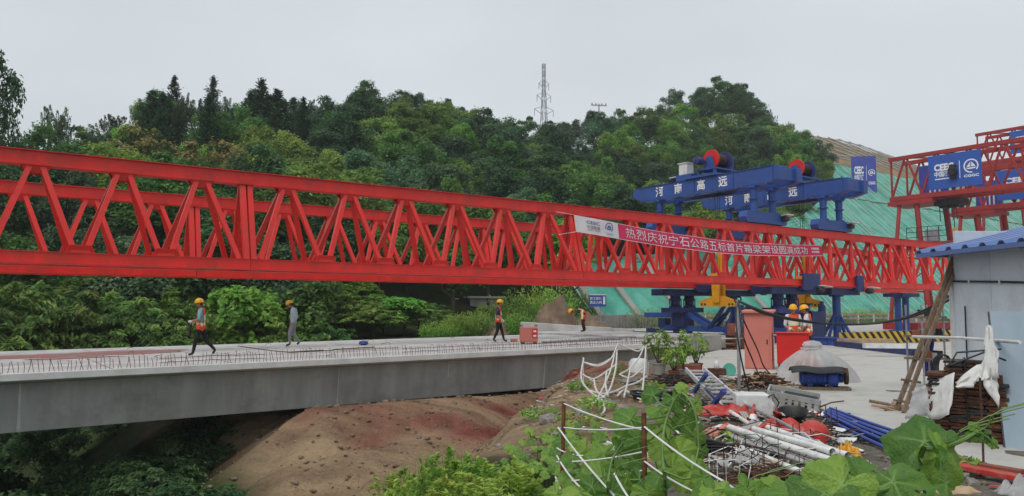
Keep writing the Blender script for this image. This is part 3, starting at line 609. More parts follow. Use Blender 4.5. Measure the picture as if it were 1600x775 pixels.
# ================================================================== THE BRIDGE
def deck_z(s): return 0.20 + 0.005 * (s + 15.3)
GRADE = math.atan(0.005)
def site(name, label, cat, s, q, z=0.0, group=None):
    return thing(name, label, cat, S(s, q, z), TH, group)
G0, G1 = -32.0, 9.2              # the span, from beyond the ravine's left to the abutment
L = G1 - G0
gl = ['precast concrete girder at the near edge, its web bare and rebar standing along it', 'precast girder next to the edge girder, red-stained on its far end', 'precast girder third from the bare girder web, where the worker in teal walks', 'precast girder at the deck edge beside the shrubs']
bars = []
for k in range(3):
    mb = MB(); w = .0075
    if k == 0: mb.tube([(0, 0, 0), (0.01, 0, .16), (0, .02, .31)], w, 4)
    if k == 1: mb.tube([(0, 0, 0), (-.02, .01, .15), (-.045, .03, .30)], w, 4)
    if k == 2: mb.tube([(0, 0, 0), (.0, 0, .29), (.0, .05, .315), (0, .10, .29)], w, 4)
    bars.append(mb.mesh('rebar', M['rebar']))
for gi in range(4):
    q0 = -1.0 + gi * 2.78
    g = site('precast_girder', gl[gi], 'girder', G0, q0, deck_z(G0), 'precast girders of the new span')
    g.rotation_euler = (0, -GRADE, TH)
    mb = MB(); wf = 2.74
    # top slab with slightly chamfered lip
    mb.add([(x, y, z) for x in (0, L) for y, z in ((0, 0), (0, -.17), (.42, -.26), (wf - .42, -.26), (wf, -.17), (wf, 0))],
           [(0, 1, 7, 6), (1, 2, 8, 7), (2, 3, 9, 8), (3, 4, 10, 9), (4, 5, 11, 10), (5, 0, 6, 11), (0, 5, 4, 3, 2, 1), (6, 7, 8, 9, 10, 11)])
    mb.build('flange', M['fresh_concrete'] if gi == 0 else M['concrete'], g, bevel=.012)
    mb = MB()
    mb.add([(x, y, z) for x in (0.02, L - .02) for y, z in ((.36, -.255), (.52, -1.42), (wf - .52, -1.42), (wf - .36, -.255))], [(0, 1, 5, 4), (1, 2, 6, 5), (2, 3, 7, 6), (0, 3, 2, 1), (4, 5, 6, 7), (3, 0, 4, 7)])
    mb.build('web', M['web'], g, bevel=.015)
    if gi == 0:
        i = 0; x = L - 27.0
        while x < L - .2 and i < 290:
            place('rebar', bars[rnd.choice((0, 0, 1, 2))], g, (x, .16 + rnd.uniform(-.02, .02), 0), (rnd.uniform(-.08, .08), rnd.uniform(-.18, .18), rnd.uniform(0, .3)), scale=(1, 1, rnd.uniform(.75, 1.1)))
            x += rnd.uniform(.07, .125); i += 1
        for zz, yy in ((.10, .15), (.2, .165)):
            for a, b in ((L - 21, L - 18.3), (L - 14, L - 9.5), (L - 8.7, L - .4)):
                MB().tube([(a, yy, zz), ((a+b)/2, yy + .01, zz + .02), (b, yy, zz)], .006, 4).build('tie_bar', M['rust'], g)
        for k in range(20):
            x = L - 1.6 - k*1.35; MB().add([(x, .3565, -.27), (x + .012, .3565, -.27), (x + .012, .5165, -1.41), (x, .5165, -1.41)], [(0, 1, 2, 3)]).build('formwork_seam', M['old_concrete'], g)
        # pale drips down the web
        for x, w_, z1 in ((L - 24.0, .05, -1.415), (L - 16.0, .02, -1.415), (L - 8.2, .035, -1.415), (L - 12.2, .02, -.8), (L - 4.5, .02, -1.2)):
            y0, y1 = .358, .358 + (.16) * ((-z1) - .255) / 1.165
            MB().add([(x, y0 - .003, -.27), (x + w_*.6, y0 - .003, -.27), (x + w_*1.3, y1 - .003, z1), (x - w_*.3, y1 - .003, z1)], [(0, 1, 2, 3)]).build('lime_streak', M['concrete'], g)
    # lifting loops and the joint kerfs across the top
    for k in range(6):
        x = L - 1 - k * 4.7 - rnd.uniform(0, 1)
        MB().tube([(x, 1.0 + rnd.uniform(-.5, .8), -.02), (x + .02, 1.05, .07), (x + .12, 1.05, .07), (x + .14, 1.0, -.02)], .008, 4).build('lifting_loop', M['rust'], g)
    for k in range(9):
        x = L - 2.6 - k * 3.1 - rnd.uniform(0, 1.4)
        MB().box((x, wf/2, .003), (.035, wf - .1, .005)).build('joint_strip', M['old_concrete'], g)
# red dust spilt on the far beams
def blob(name, mat, c, rx, ry, rot, z, kind='stuff', n=40, seed=1):
    mb = MB(); vs = [(0, 0, 0)]
    for i in range(n):
        a = 2*math.pi*i/n; k = 1 + .35*noise.noise(V((math.cos(a)*1.7 + seed, math.sin(a)*1.7, seed*.7))) + .25*noise.noise(V((math.cos(a)*5 + seed, math.sin(a)*5, 2)))
        vs.append((math.cos(a)*rx*k, math.sin(a)*ry*k, 0))
    mb.add(vs, [(0, i+1, (i+1) % n + 1) for i in range(n)])
    o = mb.build(name, mat, None, c, rot); o['kind'] = kind; return o
M['red_dust'] = pm('red_dust', (0.42, 0.16, 0.14), (0.33, 0.25, 0.23), 2.2, rough=.95, lo=.4, hi=.6)
for i, (px, py, rx, ry) in enumerate(((75, 553, 3.2, .9), (150, 551, 2.4, 1.2), (190, 548, 1.8, .8), (30, 556, 1.4, .45), (115, 557, 1.3, .3))):
    p = pz(px, py, .26); s_, q_ = inv(p.x, p.y)
    o = blob('red_dust', M['red_dust'], S(s_, q_, deck_z(s_) + .009 + .0015*i), rx, ry, TH, 0, seed=i+3)
    o.rotation_euler = (0, -GRADE, TH)
o = blob('puddle_stain', M['old_concrete'], S(-4.2, 3.2, deck_z(-4.2) + .01), 1.2, .5, TH, 0, seed=9); o.rotation_euler = (0, -GRADE, TH)
# abutment under the girders' right end, and the wing wall behind
ab = site('abutment', 'grey concrete abutment block carrying the right end of the girders', 'abutment', 9.0, -1.4, -2.6)
MB().box((1.6, 6.1, 1.15), (2.0, 12.4, 2.3)).build('seat_block', M['old_concrete'], ab, bevel=.03)
MB().box((1.9, 6.1, 2.6), (.9, 12.4, .7)).build('back_wall', M['old_concrete'], ab, bevel=.03)
for q in (1.2, 3.9, 6.7, 9.5):
    MB().box((.65 - 1.0 + .5, q, 1.55 - .02), (.5, .7, .1)).build('bearing_pad', M['black'], ab)
ww = site('wing_wall', 'low grey concrete wall bristling with short rebar behind the bending worker', 'wall', 14.0, 8.0, 0.0)
ww.rotation_euler = (0, 0, TH + math.atan2(4.0, 5.0)); mb = MB(); mb.add([(x, y, z) for y, zt in ((0, .55), (6.4, .92)) for x, z in ((0, 0), (.45, 0), (.45, zt), (0, zt))], [(0, 1, 2, 3), (4, 7, 6, 5), (0, 4, 5, 1), (1, 5, 6, 2), (2, 6, 7, 3), (3, 7, 4, 0)])
mb.build('wall_block', M['concrete'], ww, bevel=.02)
for k in range(26):
    y = .15 + k*.24; zt = .55 + .37*y/6.4
    place('rebar', bars[k % 2], ww, (.22, y, zt - .03), (rnd.uniform(-.2, .2), rnd.uniform(-.2, .2), 0), scale=(1, 1, .45))
# approach slab continuing the deck to the yard
MB().box((1.3, 6.1, -.14), (4.6, 12.2, .40)).build('approach_slab', M['concrete'], None, S(10.3, -1.0, .36), TH, bevel=.02, kind='structure')
# ================================================================== THE LAUNCHING GANTRY
ZB, ZT = 2.78, 5.62              # underside of the bottom chords, top of the top chord
JOINTS = [-21.75, -9.5, 2.75, 15.0, 27.25, 39.5]
HW = 0.62
def truss(label, q):
    t = site('truss_girder', label, 'truss girder', 0, q, 0, 'main truss girders of the launching gantry')
    zc_t, zc_b = ZT - .19, ZB + .15
    secs = [(-34.0, -21.75)] + list(zip(JOINTS, JOINTS[1:]))
    cache = {}
    def part(name, key, make, loc):
        if key not in cache: cache[key] = make().mesh(name, M['red'])
        place(name, cache[key], t, loc)
    for s0, s1 in secs:
        Ls = s1 - s0 - .012
        def chord_top():
            m = MB(); m.box((0, 0, 0), (Ls, .22, .34)); m.box((0, 0, .18), (Ls, .36, .02)); m.box((0, 0, -.18), (Ls, .36, .02)); return m
        part('top_chord', ('t', round(Ls, 3)), chord_top, ((s0+s1)/2, 0, zc_t))
        def chord_bot():
            m = MB(); m.box((0, 0, 0), (Ls, .2, .26)); m.box((0, -.04, -.14), (Ls, .34, .02)); m.box((0, 0, .14), (Ls, .24, .02)); return m
        for sg in (-1, 1): part('bottom_chord', ('b', round(Ls, 3)), chord_bot, ((s0+s1)/2, sg*HW, zc_b))
        n = 6; st = (s1 - s0 - 2.44) / 5
        tops = [s0 + 1.22 + st*i for i in range(6)]
        bots = [s0 + .18] + [(a+b)/2 for a, b in zip(tops, tops[1:])] + [s1 - .18]
        za, zb = zc_t - .18, zc_b + .14
        for i, tp in enumerate(tops):
            part('gusset', 'g', lambda: MB().box((0, 0, -.045), (.46, .2, .09)), (tp, 0, za))
            for sg in (-1, 1): part('gusset_plate', ('gp', sg), lambda: MB().prism([(-.34, .05), (.34, .05), (.22, -.2), (-.22, -.2)], .012, Matrix.Rotation(R(-13*sg), 3, 'X')), (tp, sg*.145, za - .02))
            for bt, sgx in ((bots[i] + .12, -1), (bots[i+1] - .12, 1)):
                dx = round(bt - (tp + sgx*.13), 3)
                for sg in (-1, 1):
                    part('diagonal', ('d', dx, sg), lambda: MB().beam((0, 0, 0), (dx, sg*(HW - .07), zb - za), .125, .13, up=(0, 1, 0)), (tp + sgx*.13, sg*.07, za))
        for b_ in bots[1:-1]:
            part('tie', 'tie', lambda: MB().box((0, 0, 0), (.09, 2*HW - .2, .09)), (b_, 0, zc_b + .05))
            for sg in (-1, 1): part('gusset_plate', ('gq', sg), lambda: MB().prism([(-.36, -.06), (.36, -.06), (.24, .2), (-.24, .2)], .012, Matrix.Rotation(R(-13*sg), 3, 'X')), (b_, sg*(HW + .065), zb))
            for sg in (-1, 1): part('gusset', 'gb', lambda: MB().box((0, 0, .04), (.42, .18, .07)), (b_, sg*HW, zb))
        for e in (s0 + .1, s1 - .1):
            for sg in (-1, 1):
                part('vertical', ('v', sg), lambda: MB().beam((0, 0, 0), (0, sg*(HW - .06), zb - za), .13, .15, up=(1, 0, 0)), (e, sg*.06, za))
            part('tie', 'tie2', lambda: MB().box((0, 0, 0), (.1, 2*HW - .2, .12)), (e, 0, zc_b))
        # bolted splice at the section's end
        if s1 < 39:
            for sg in (-1, 1):
                part('splice_plate', ('sp', sg), lambda: MB().box((0, 0, 0), (.42, .016, .3)), (s1 - .0, sg*.118, zc_t))
                for bx in (-.14, -.06, .06, .14):
                    for bz in (-.09, .09): part('bolt', 'bo', lambda: MB().lathe([(.018, 0), (.018, .016)], 6, rotM('X', R(90))), (s1 + bx, sg*.127 + (.008 if sg > 0 else 0), zc_t + bz))
    # red rungs of the access ladder in the section ends
    for sj in JOINTS[1:5]:
        for k in range(6):
            part('rung', 'r', lambda: MB().tube([(-.1, 0, 0), (.62, 0, 0)], .011, 5), (sj - .26, HW*.45, ZB + .65 + k*.36))
    return t
truss('red lattice truss girder carrying the congratulation banner', 0)
truss('red lattice truss girder parallel to and behind the bannered one', 5.9)

# cross-beam cranes riding on the two trusses
def trolley(s, label, winch_q, cabinet):
    t = site('cross_beam_crane', label, 'crane', s, 0, ZT, 'cross-beam cranes on top of the trusses')
    zb, zt = 1.80, 2.57
    for dx in (-.72, .72):
        mb = MB(); q0, q1 = -1.5, 7.7
        mb.add([(x, y, z) for x in (-.19, .19) for y, z in ((q0, zb + .12), (q0 + .5, zb), (q1 - .7, zb), (q1, zb + .3), (q1, zt - .1), (q1 - .4, zt), (q0, zt))],
               [tuple(range(6, -1, -1)), tuple(range(7, 14))] + [(i, (i+1) % 7, (i+1) % 7 + 7, i + 7) for i in range(7)])
        b = mb.build('box_beam', M['blue'], t, (dx, 0, 0), bevel=.01)
        MB().box((0, (q0+q1)/2 - .1, zt + .012), (.46, q1 - q0 - .7, .022)).build('top_plate', M['blue'], b)
        MB().box((0, (q0+q1)/2 - .1, zb - .012), (.46, q1 - q0 - 1.4, .022)).build('bottom_plate', M['blue'], b)
        for k in range(7):
            for yy in (q0 + .55 + k*.22, q1 - .8 - k*.2): MB().box((-.21, yy, zb + .03), (.03, .05, .05)).build('bolt', M['blue_dark'], b)
        if dx < 0:
            for ch, yy in zip('河南高远', (5.75, 4.45, 2.95, 1.6)):
                text(ch, .54, M['white'], b, face_mtx((-.196, yy, (zb+zt)/2), (0, -1, 0), (0, 0, 1)), bold=.012)
    MB().box((0, -1.3, 2.28), (1.06, .12, .6)).build('end_plate', M['blue'], t)
    MB().box((0, 7.4, 2.3), (1.06, .12, .5)).build('end_plate', M['blue'], t)
    for q in (0, 5.9):
        mb = MB(); mb.add([(x, y, z) for y in (-.22, .22) for x, z in ((-1.5, .05), (1.5, .05), (1.55, .2), (1.45, .58), (-1.5, .58), (-1.6, .3))], [tuple(range(5, -1, -1)), tuple(range(6, 12))] + [(i, (i+1) % 6, (i+1) % 6 + 6, i + 6) for i in range(6)])
        c = mb.build('end_carriage', M['blue'], t, (0, q, 0), bevel=.012)
        for x in (-1.1, 1.1): MB().lathe([(.16, -.06), (.16, .06)], 14, rotM('X', R(90))).build('wheel', M['dark_metal'], c, (x, 0, .14), smooth=True)
        for dx in (-.72, .72):
            k = MB().lathe([(.27, .57), (.27, .63), (.17, .66), (.17, 1.15), (.25, 1.17), (.25, 1.22), (.17, 1.24), (.19, 1.62), (.3, 1.7), (.3, 1.775)], 14)
            k.build('column', M['blue'], t, (dx, q, 0), smooth=True)
        MB().lathe([(.11, 0), (.13, .05), (.13, .3), (.1, .36)], 10, rotM('Y', R(90))).build('travel_motor', M['dark_metal'], c, (1.05, -.36, .34), smooth=True)
        MB().box((1.32, -.4, .52), (.62, .3, .05), rotM('X', R(-10))).build('motor_cover', M['white_plastic'], c)
    w = winch_q
    # winch: base frame, drum between red cheeks, motor, gearbox
    MB().box((0, w, zt + .08), (2.1, 2.0, .13)).build('winch_base', M['blue'], t, bevel=.01)
    MB().box((0, w - .2, zt + .42), (1.7, 1.2, .08)).build('winch_deck', M['blue'], t)
    for x in (-.75, .75):
        for y in (-.7, .3): MB().box((x, w + y, zt + .26), (.12, .12, .26)).build('deck_post', M['blue'], t)
    dz = zt + .95
    MB().lathe([(.30, -.46), (.30, .46)], 20, rotM('Y', R(90))).build('drum', M['dark_metal'], t, (.1, w - .2, dz), smooth=True)
    for x in (-.40, .62):
        MB().lathe([(.10, -.03), (.50, -.03), (.50, .03), (.10, .03)], 26, rotM('Y', R(90))).build('drum_cheek', M['bright_red'] if x < 0 else M['blue_dark'], t, (x, w - .2, dz), smooth=True)
    for x in (-.55, .78):
        MB().prism([(-.34, -.5), (.34, -.5), (.14, .16), (-.14, .16)], .1, rotM('Z', R(90))).build('pedestal', M['blue'], t, (x, w - .2, dz))
    MB().lathe([(.1, -.3), (.2, -.26), (.2, .2), (.13, .3)], 12, rotM('Y', R(90))).build('winch_motor', M['blue_dark'], t, (-.95, w + .1, dz - .1), smooth=True)
    MB().box((.95, w - .1, dz - .12), (.3, .7, .66)).build('gearbox', M['blue_dark'], t, bevel=.03)
    for k in range(12): MB().lathe([(.307, 0), (.317, .015), (.307, .03)], 18, rotM('Y', R(90)), caps=False).build('rope_turn', M['rust'], t, (-.33 + k*.07, w - .2, dz), smooth=True)
    if cabinet:
        c = MB().box((-.5, w + 1.35, zt + .62), (.5, .55, .66)).build('control_cabinet', M['white_plastic'], t, bevel=.012)
        MB().box((-.5, w + 1.35, zt + .96), (.6, .65, .04)).build('cabinet_lid', M['white_plastic'], c)
        MB().box((-.3, w + 1.2, zt + .18), (1.2, 1.0, .3)).build('cabinet_stand', M['blue'], t)
        MB().lathe([(.1, 0), (.1, .42)], 10, rotM('X', R(90))).build('floodlight_body', M['dark_metal'], t, (-.5, w + 2.35, zt + .2), smooth=True)
        MB().box((-.52, w + 2.1, zt + .34), (.3, .55, .04)).build('motor_cover', M['white_plastic'], t)
    # slack cables looped under the beams
    for k in range(5):
        y_ = .6 + k*1.25; MB().tube(catenary((-.95, y_, zb - .02), (-.95, y_ + 1.25, zb - .02), .16 + .1*(k % 2), 8), .018, 5).build('cable_loop', M['black'], t)
    for yy in (-1.2, 1.0, 3.4, 5.8): MB().box((-.93, yy, zb + .45), (.02, .05, .8)).build('web_stiffener', M['blue'], t)
    # hoist ropes down to the yellow spreader
    for dx in (-.12, .12, .3): MB().tube([(dx, w - .2 + .1, dz - .25), (dx*.6, w - .2, -2.2)], .014, 4).build('hoist_rope', M['dark_metal'], t)
    return t
trolley(14.7, 'blue cross-beam crane with a white control cabinet beside its winch', 2.9, True)
trolley(20.4, 'blue cross-beam crane without cabinet, nearer to the green netted slope', 1.9, False)
def spreader(s, q, z, label, sc=1.0):
    t = site('lifting_spreader', label, 'spreader', s, q, z, 'yellow lifting spreaders under the trusses')
    for y in (-.09, .09):
        Mx = rotM('Z', R(-90))
        MB().prism([(-1.1, .0), (1.1, 0), (1.1, .28), (.32, .52), (-.32, .52), (-1.1, .28)], .06, Mx).build('spreader_plate', M['yellow'], t, (y, 0, 0), bevel=.008)
    MB().prism([(-.2, -.1), (.2, -.1), (.3, 1.35), (-.28, 1.35)], .12, rotM('Z', R(-90))).build('hanger_arm', M['yellow'], t, (-.16, 0, .3), bevel=.01)
    MB().prism([(-.2, -.1), (.2, -.1), (.2, 2.6), (-.2, 2.6)], .1, rotM('Z', R(-90))).build('hanger_arm', M['yellow'], t, (.12, -.12, .3), bevel=.01)
    for y, zz in ((-.95, .12), (-.75, .12), (.75, .12), (.95, .12), (0, .36)):
        MB().lathe([(.055, -.14), (.055, .14)], 10, rotM('Y', R(90))).build('pin', M['black'], t, (0, y, zz), smooth=True)
    MB().lathe([(.055, -.24), (.055, .2)], 10, rotM('Y', R(90))).build('pin', M['black'], t, (0, 0, 1.2), smooth=True)
    return t
spreader(14.7, 2.75, 1.78, 'yellow spreader plate hanging under the truss above the blue under-carriage')
spreader(20.4, 1.75, 1.75, 'yellow spreader hanging behind the two workers in helmets')

# supports that carry the trusses
def roller_head(t, z, s0=0.0, long=True, big=True):
    """carriage beam and roller block gripping a bottom chord; local x along the truss"""
    MB().box((s0, 0, z - .24), (3.6 if long else 2.6, 1.1, .34)).build('carriage_beam', M['blue_dark'], t, bevel=.015)
    MB().box((s0 - (1.75 if long else 1.25), 0, z - .2), (.22, .7, .2)).build('carriage_nose', M['blue_dark'], t)
    bx = 1.35 if big else .6
    mb = MB(); mb.box((0, 0, .18), (bx, .1, .82)); mb.box((0, .08, .5), (bx, .2, .08)); mb.box((0, .1, -.1), (bx + .1, .26, .14))
    b = mb.build('roller_block', M['blue_dark'], t, (s0 + (.9 if long else .8), -.86, z), bevel=.012)
    for x in ((-.42, 0, .42) if big else (-.15, .15)):
        for zz in (.36, .05): MB().lathe([(.08, -.06), (.08, .0)], 10, rotM('X', R(90))).build('roller_pin', M['black'], b, (x, -.03, zz), smooth=True)
    MB().lathe([(.12, 0), (.15, .05), (.15, .42), (.09, .5)], 12, rotM('Y', R(90))).build('drive_motor', M['dark_metal'], t, (s0 + 1.15, -1.02, z - .2), smooth=True)
    MB().box((s0 + 1.75, -1.05, z - .02), (.75, .36, .04), rotM('Y', R(4))).build('motor_cover', M['white_plastic'], t)
def front_support(s, q, label):
    t = site('truss_support', label, 'support', s, q, 0, 'blue supports under the trusses')
    roller_head(t, ZB)
    for x in (-.55, .55):
        MB().lathe([(.34, 1.72), (.34, 1.8), (.24, 1.86), (.24, 2.1), (.33, 2.14), (.33, 2.2), (.27, 2.22), (.27, 2.37)], 14).build('column', M['blue_dark'], t, (x, 0, 0), smooth=True)
        for k in range(6):
            a = k*1.047; MB().box((math.cos(a)*.3, math.sin(a)*.3, 1.98), (.04, .04, .3)).build('stiffener', M['blue_dark'], t, (x, 0, 0))
    MB().box((0, 0, 1.6), (2.3, .95, .26)).build('cap_beam', M['blue_dark'], t, bevel=.01)
    MB().box((0, 0, 1.1), (.9, .8, .76)).build('leg_box', M['blue_dark'], t, bevel=.012)
    return t
front_support(16.2, 0, 'blue support under the bannered truss, behind the pink cabinet')
front_support(15.6, 5.9, 'blue support under the rear truss, left of the yellow spreader')
uc = site('transverse_carriage', 'dark blue under-carriage frame with sloping struts on the cross rail', 'carriage', 15.7, 0, 0)
MB().box((0, 3.0, .62), (.5, 9.0, .3)).build('frame_beam', M['blue'], uc, bevel=.012)
MB().box((0, 6.9, 1.33), (.7, 3.2, .27)).build('upper_beam', M['blue'], uc, bevel=.012)
for x in (-.28, .28):
    MB().beam((x, 5.4, 1.4), (x, 4.0, .72), .14, .22).build('strut', M['blue'], uc)
    MB().beam((x, 3.9, .75), (x, 2.9, 1.9), .12, .16).build('strut', M['blue_dark'], uc)
    MB().beam((x, 1.3, .75), (x, 2.0, 1.8), .2, .24).build('strut', M['blue_dark'], uc)
MB().lathe([(.09, 0), (.09, 1.3), (.055, 1.31), (.055, 1.7)], 12, rotM('X', R(58))).build('hydraulic_jack', M['blue_dark'], uc, (0, 4.3, .7), smooth=True)
for y in (-.9, 1.2, 6.0, 8.0):
    MB().box((0, y, .46), (.55, .9, .26)).build('wheel_box', M['blue_dark'], uc, bevel=.01)
    for d in (-.25, .25): MB().lathe([(.14, -.07), (.14, .07)], 14, rotM('Y', R(90))).build('wheel', M['dark_metal'], uc, (0, y + d, .42), smooth=True)
MB().box((0, 7.3, .9), (.5, .5, .5)).build('leg_box', M['blue_dark'], uc)
rail = site('cross_rail', 'long blue box rail laid across the deck end', 'rail', 15.7, 0, 0)
MB().box((0, 5.2, .18), (.42, 18.0, .36)).build('rail_box', M['blue'], rail, bevel=.01)
MB().box((0, 5.2, .375), (.62, 18.0, .02)).build('rail_flange', M['blue'], rail)
for k in range(22): MB().box((-.24, -3.4 + k*.82, .18), (.05, .03, .33)).build('stiffener', M['blue'], rail)
def rear_support(s, q, label):
    t = site('truss_support', label, 'support', s, q, 0, 'blue supports under the trusses')
    roller_head(t, ZB, 0, False, False)
    MB().lathe([(.3, .2), (.2, .26), (.2, 1.2), (.26, 1.22), (.26, 1.27), (.2, 1.29), (.2, 2.28), (.36, 2.3), (.36, 2.37)], 14).build('column', M['blue'], t, smooth=True)
    for y in (-1, 1):
        MB().beam((0, y*.75, .3), (0, y*.15, 1.35), .12, .12).build('brace', M['blue'], t)
        MB().beam((y*.75, 0, .3), (y*.15, 0, 1.35), .12, .12).build('brace', M['blue'], t)
    MB().box((0, 0, .15), (2.4, .5, .2)).build('base_beam', M['blue'], t, bevel=.01)
    MB().box((0, 0, .149), (.48, 2.0, .196)).build('base_beam', M['blue'], t, bevel=.01)
    return t
rear_support(20.6, 0, 'blue column support with splayed braces under the bannered truss')
rear_support(19.9, 5.9, 'blue column support under the rear truss, right of the yellow spreader')
pt = site('pump_station', 'dark blue hydraulic tank with a round cap beside the two workers', 'tank', 18.4, .1, 0.05)
MB().box((0, 0, .75), (1.0, .9, 1.5)).build('tank_body', M['blue_dark'], pt, bevel=.03)
MB().lathe([(.3, 1.5), (.1, 1.55), (.1, 1.8), (.3, 1.84), (.3, 1.9)], 14).build('cap', M['blue_dark'], pt, (-.2, 0, 0), smooth=True)
MB().lathe([(.18, .3), (.18, 1.75), (.1, 1.85), (.1, 2.0)], 12).build('gas_bottle', M['blue_dark'], pt, (.72, -.2, 0), smooth=True)
tl = site('rear_trestle', 'pair of blue columns under the far end of the rear truss', 'support', 38.6, 5.9, 0)
for x in (-.45, .45):
    MB().lathe([(.3, 0.05), (.3, .12), (.23, .16), (.23, 2.4), (.3, 2.44), (.3, 2.5)], 14).build('column', M['blue'], tl, (x*1.2, 0, 0), smooth=True)
MB().box((0, 0, 2.62), (2.4, 1.4, .26)).build('cap_beam', M['blue_dark'], tl, bevel=.012)
MB().box((0, 0, .08), (2.2, .9, .1)).build('base_plate', M['blue'], tl)

# the congratulation banner
BZ = [(3.1, 5.16), (5.5, 4.98), (8, 4.80), (11, 4.66), (14, 4.64), (17, 4.70), (19.4, 4.80)]
BK, BO = 15.9/16.3, -.75      # the cloth hangs from just left of the splice
def bsurf(s, v, off=0.0):
    top = tab(BZ, s); h = lerp(.64, .54, (s - 3.1) / 16.3)
    wv = .05*math.sin(s*1.1) + .012*math.sin(s*2.3 + v*2)
    return V(((s - 3.1)*BK, -.68 + wv + off - .10*v, top - h*v))
bn = site('banner', 'long red cloth banner with white characters hung along the near truss', 'banner', 3.1 + BO, 0, 0)
def strip(name, mat, sa, sb_, va=0, vb=1, off=0.0, n=40):
    mb = MB()
    vs = [bsurf(lerp(sa, sb_, i/n), lerp(va, vb, j/5), off) for i in range(n+1) for j in range(6)]
    mb.add(vs, [(i*6+j, i*6+j+1, (i+1)*6+j+1, (i+1)*6+j) for i in range(n) for j in range(5)])
    return mb.build(name, mat, bn, smooth=True)
strip('white_end', M['white_cloth'], 3.1, 5.35, n=12)
strip('red_cloth', M['banner_red'], 5.35, 19.4)
strip('hem', M['white_cloth'], 5.35, 19.4, .965, 1.0, -.006)
strip('hem', M['white_cloth'], 5.35, 19.4, 0, .03, -.006)
def banner_text(txt, s0, s1, vc, size, mat, bold, name='lettering'):
    me = text_mesh(txt, 1.0, bold, 0.0); me.materials.clear(); me.materials.append(mat)
    co = np.array([v.co for v in me.vertices]); mn, mx = co.min(0), co.max(0)
    for v in me.vertices:
        s = lerp(s0, s1, (v.co.x - mn[0]) / (mx[0] - mn[0])); vv = vc - ((v.co.y - mn[1]) / (mx[1] - mn[1]) - .5) * size
        v.co = bsurf(s, vv, -.03)
    o = place(name, me, bn); return o
chars = '热烈庆祝宁石公路五标首片箱梁架设圆满成功'
for i, ch in enumerate(chars):
    a = lerp(5.75, 18.25, i / len(chars)); banner_text(ch, a, a + .56, .5, .66, M['white_cloth'], .004)
banner_text('中国能建', 18.55, 19.2, .33, .2, M['white'], .01)
banner_text('葛洲坝集团', 18.55, 19.2, .63, .2, M['white'], .01)
banner_text('CEEC', 3.65, 4.3, .30, .2, M['banner_line'], .014)
banner_text('中国能建', 3.65, 4.3, .58, .2, M['dark_metal'], .0)
banner_text('ENERGY CHINA', 3.65, 4.3, .76, .08, M['dark_metal'], .0)
em = emblem(bn, face_mtx(bsurf(4.8, .42, -.02), (1, 0, -.08), (0, -.1, 1)), .2, M['banner_line'])
banner_text('CGGC', 4.6, 5.0, .8, .1, M['banner_line'], .01)
for s_, a_ in ((3.1, -.5), (19.4, .5)):
    for v in (0.0, 1.0):
        p = bsurf(s_, v); MB().tube([p, p + V((a_, .42, .12 if v == 0 else -.1))], .008, 4).build('tie_cord', M['string'], bn)
# ================================================================== THE NETTED CUT SLOPE AND WHAT STANDS ON IT
nt_ = thing('dust_net', 'green dust netting pinned over the cut slope with white ribs', 'netting', S(26, SLOPE_Q, 0), TH)
SA = 26.0
def netpt(s, a, off=0.0):
    w = .16*abs(math.sin(s*1.7 + a*.12 + 1.5*noise.noise(V((s*.2, a*.3, 5))))) + .30*noise.noise(V((s*.45, a*.3, 1))) + .45*noise.noise(V((s*.13, a*.16, 7))) + .10*noise.noise(V((s*1.2, a*.9, 3)))
    return V((s - SA, a - .2 - w*.5 - off*.7, a + .2 + w*.6 + off*.7))
na = 72; ns = 430
vs = []; fs = []
for i in range(na+1):
    a = 26.0*i/na; s0 = sb(a) + .6 + .8*noise.noise(V((a*.4, 0, 0)))
    for j in range(ns+1):
        vs.append(netpt(s0 + (185 - s0) * (j/ns) ** 1.25, a))
for i in range(na):
    for j in range(ns): fs.append((i*(ns+1)+j, i*(ns+1)+j+1, (i+1)*(ns+1)+j+1, (i+1)*(ns+1)+j))
MB().add(vs, fs).build('net_sheet', M['net'], nt_, smooth=True)
for s_ in (27.3, 31.6, 37.5, 43.5, 50):
    amax = sb_inv(s_)
    pts = [netpt(s_, a_, .12) for a_ in np.linspace(0, amax, 6)]
    mb = MB()
    for p, q in zip(pts, pts[1:]): mb.beam(p, q, .62, .2)
    mb.build('concrete_rib', M['old_concrete'], nt_)
s_ = 54.0; k = 0
while s_ < 182:
    amax = min(25.7, sb_inv(s_ - 1.0))
    dr = rnd.uniform(-.4, .4)
    pts = [netpt(s_ + dr*a_/10, a_, .06) for a_ in np.linspace(0, amax, 9)]
    MB().tube(pts, rnd.uniform(.025, .05), 4).build('seam_rope', M['rope'], nt_); s_ += rnd.uniform(1.1, 2.0); k += 1
for a_ in (9, 18.5):
    pts = [netpt(s_, a_, .1) for s_ in np.linspace(sb(a_) + 2, 180, 40)]
    MB().tube(pts, .09, 4).build('bench_strip', M['soil'], nt_)
p0 = netpt(27.0, 0, .2); MB().tube([p0, netpt(26.4, .5, .2), netpt(26.2, 3.5, .4), netpt(26.2, 6.5, .5)], .07, 6).build('drain_pipe', M['white_plastic'], nt_, smooth=True)
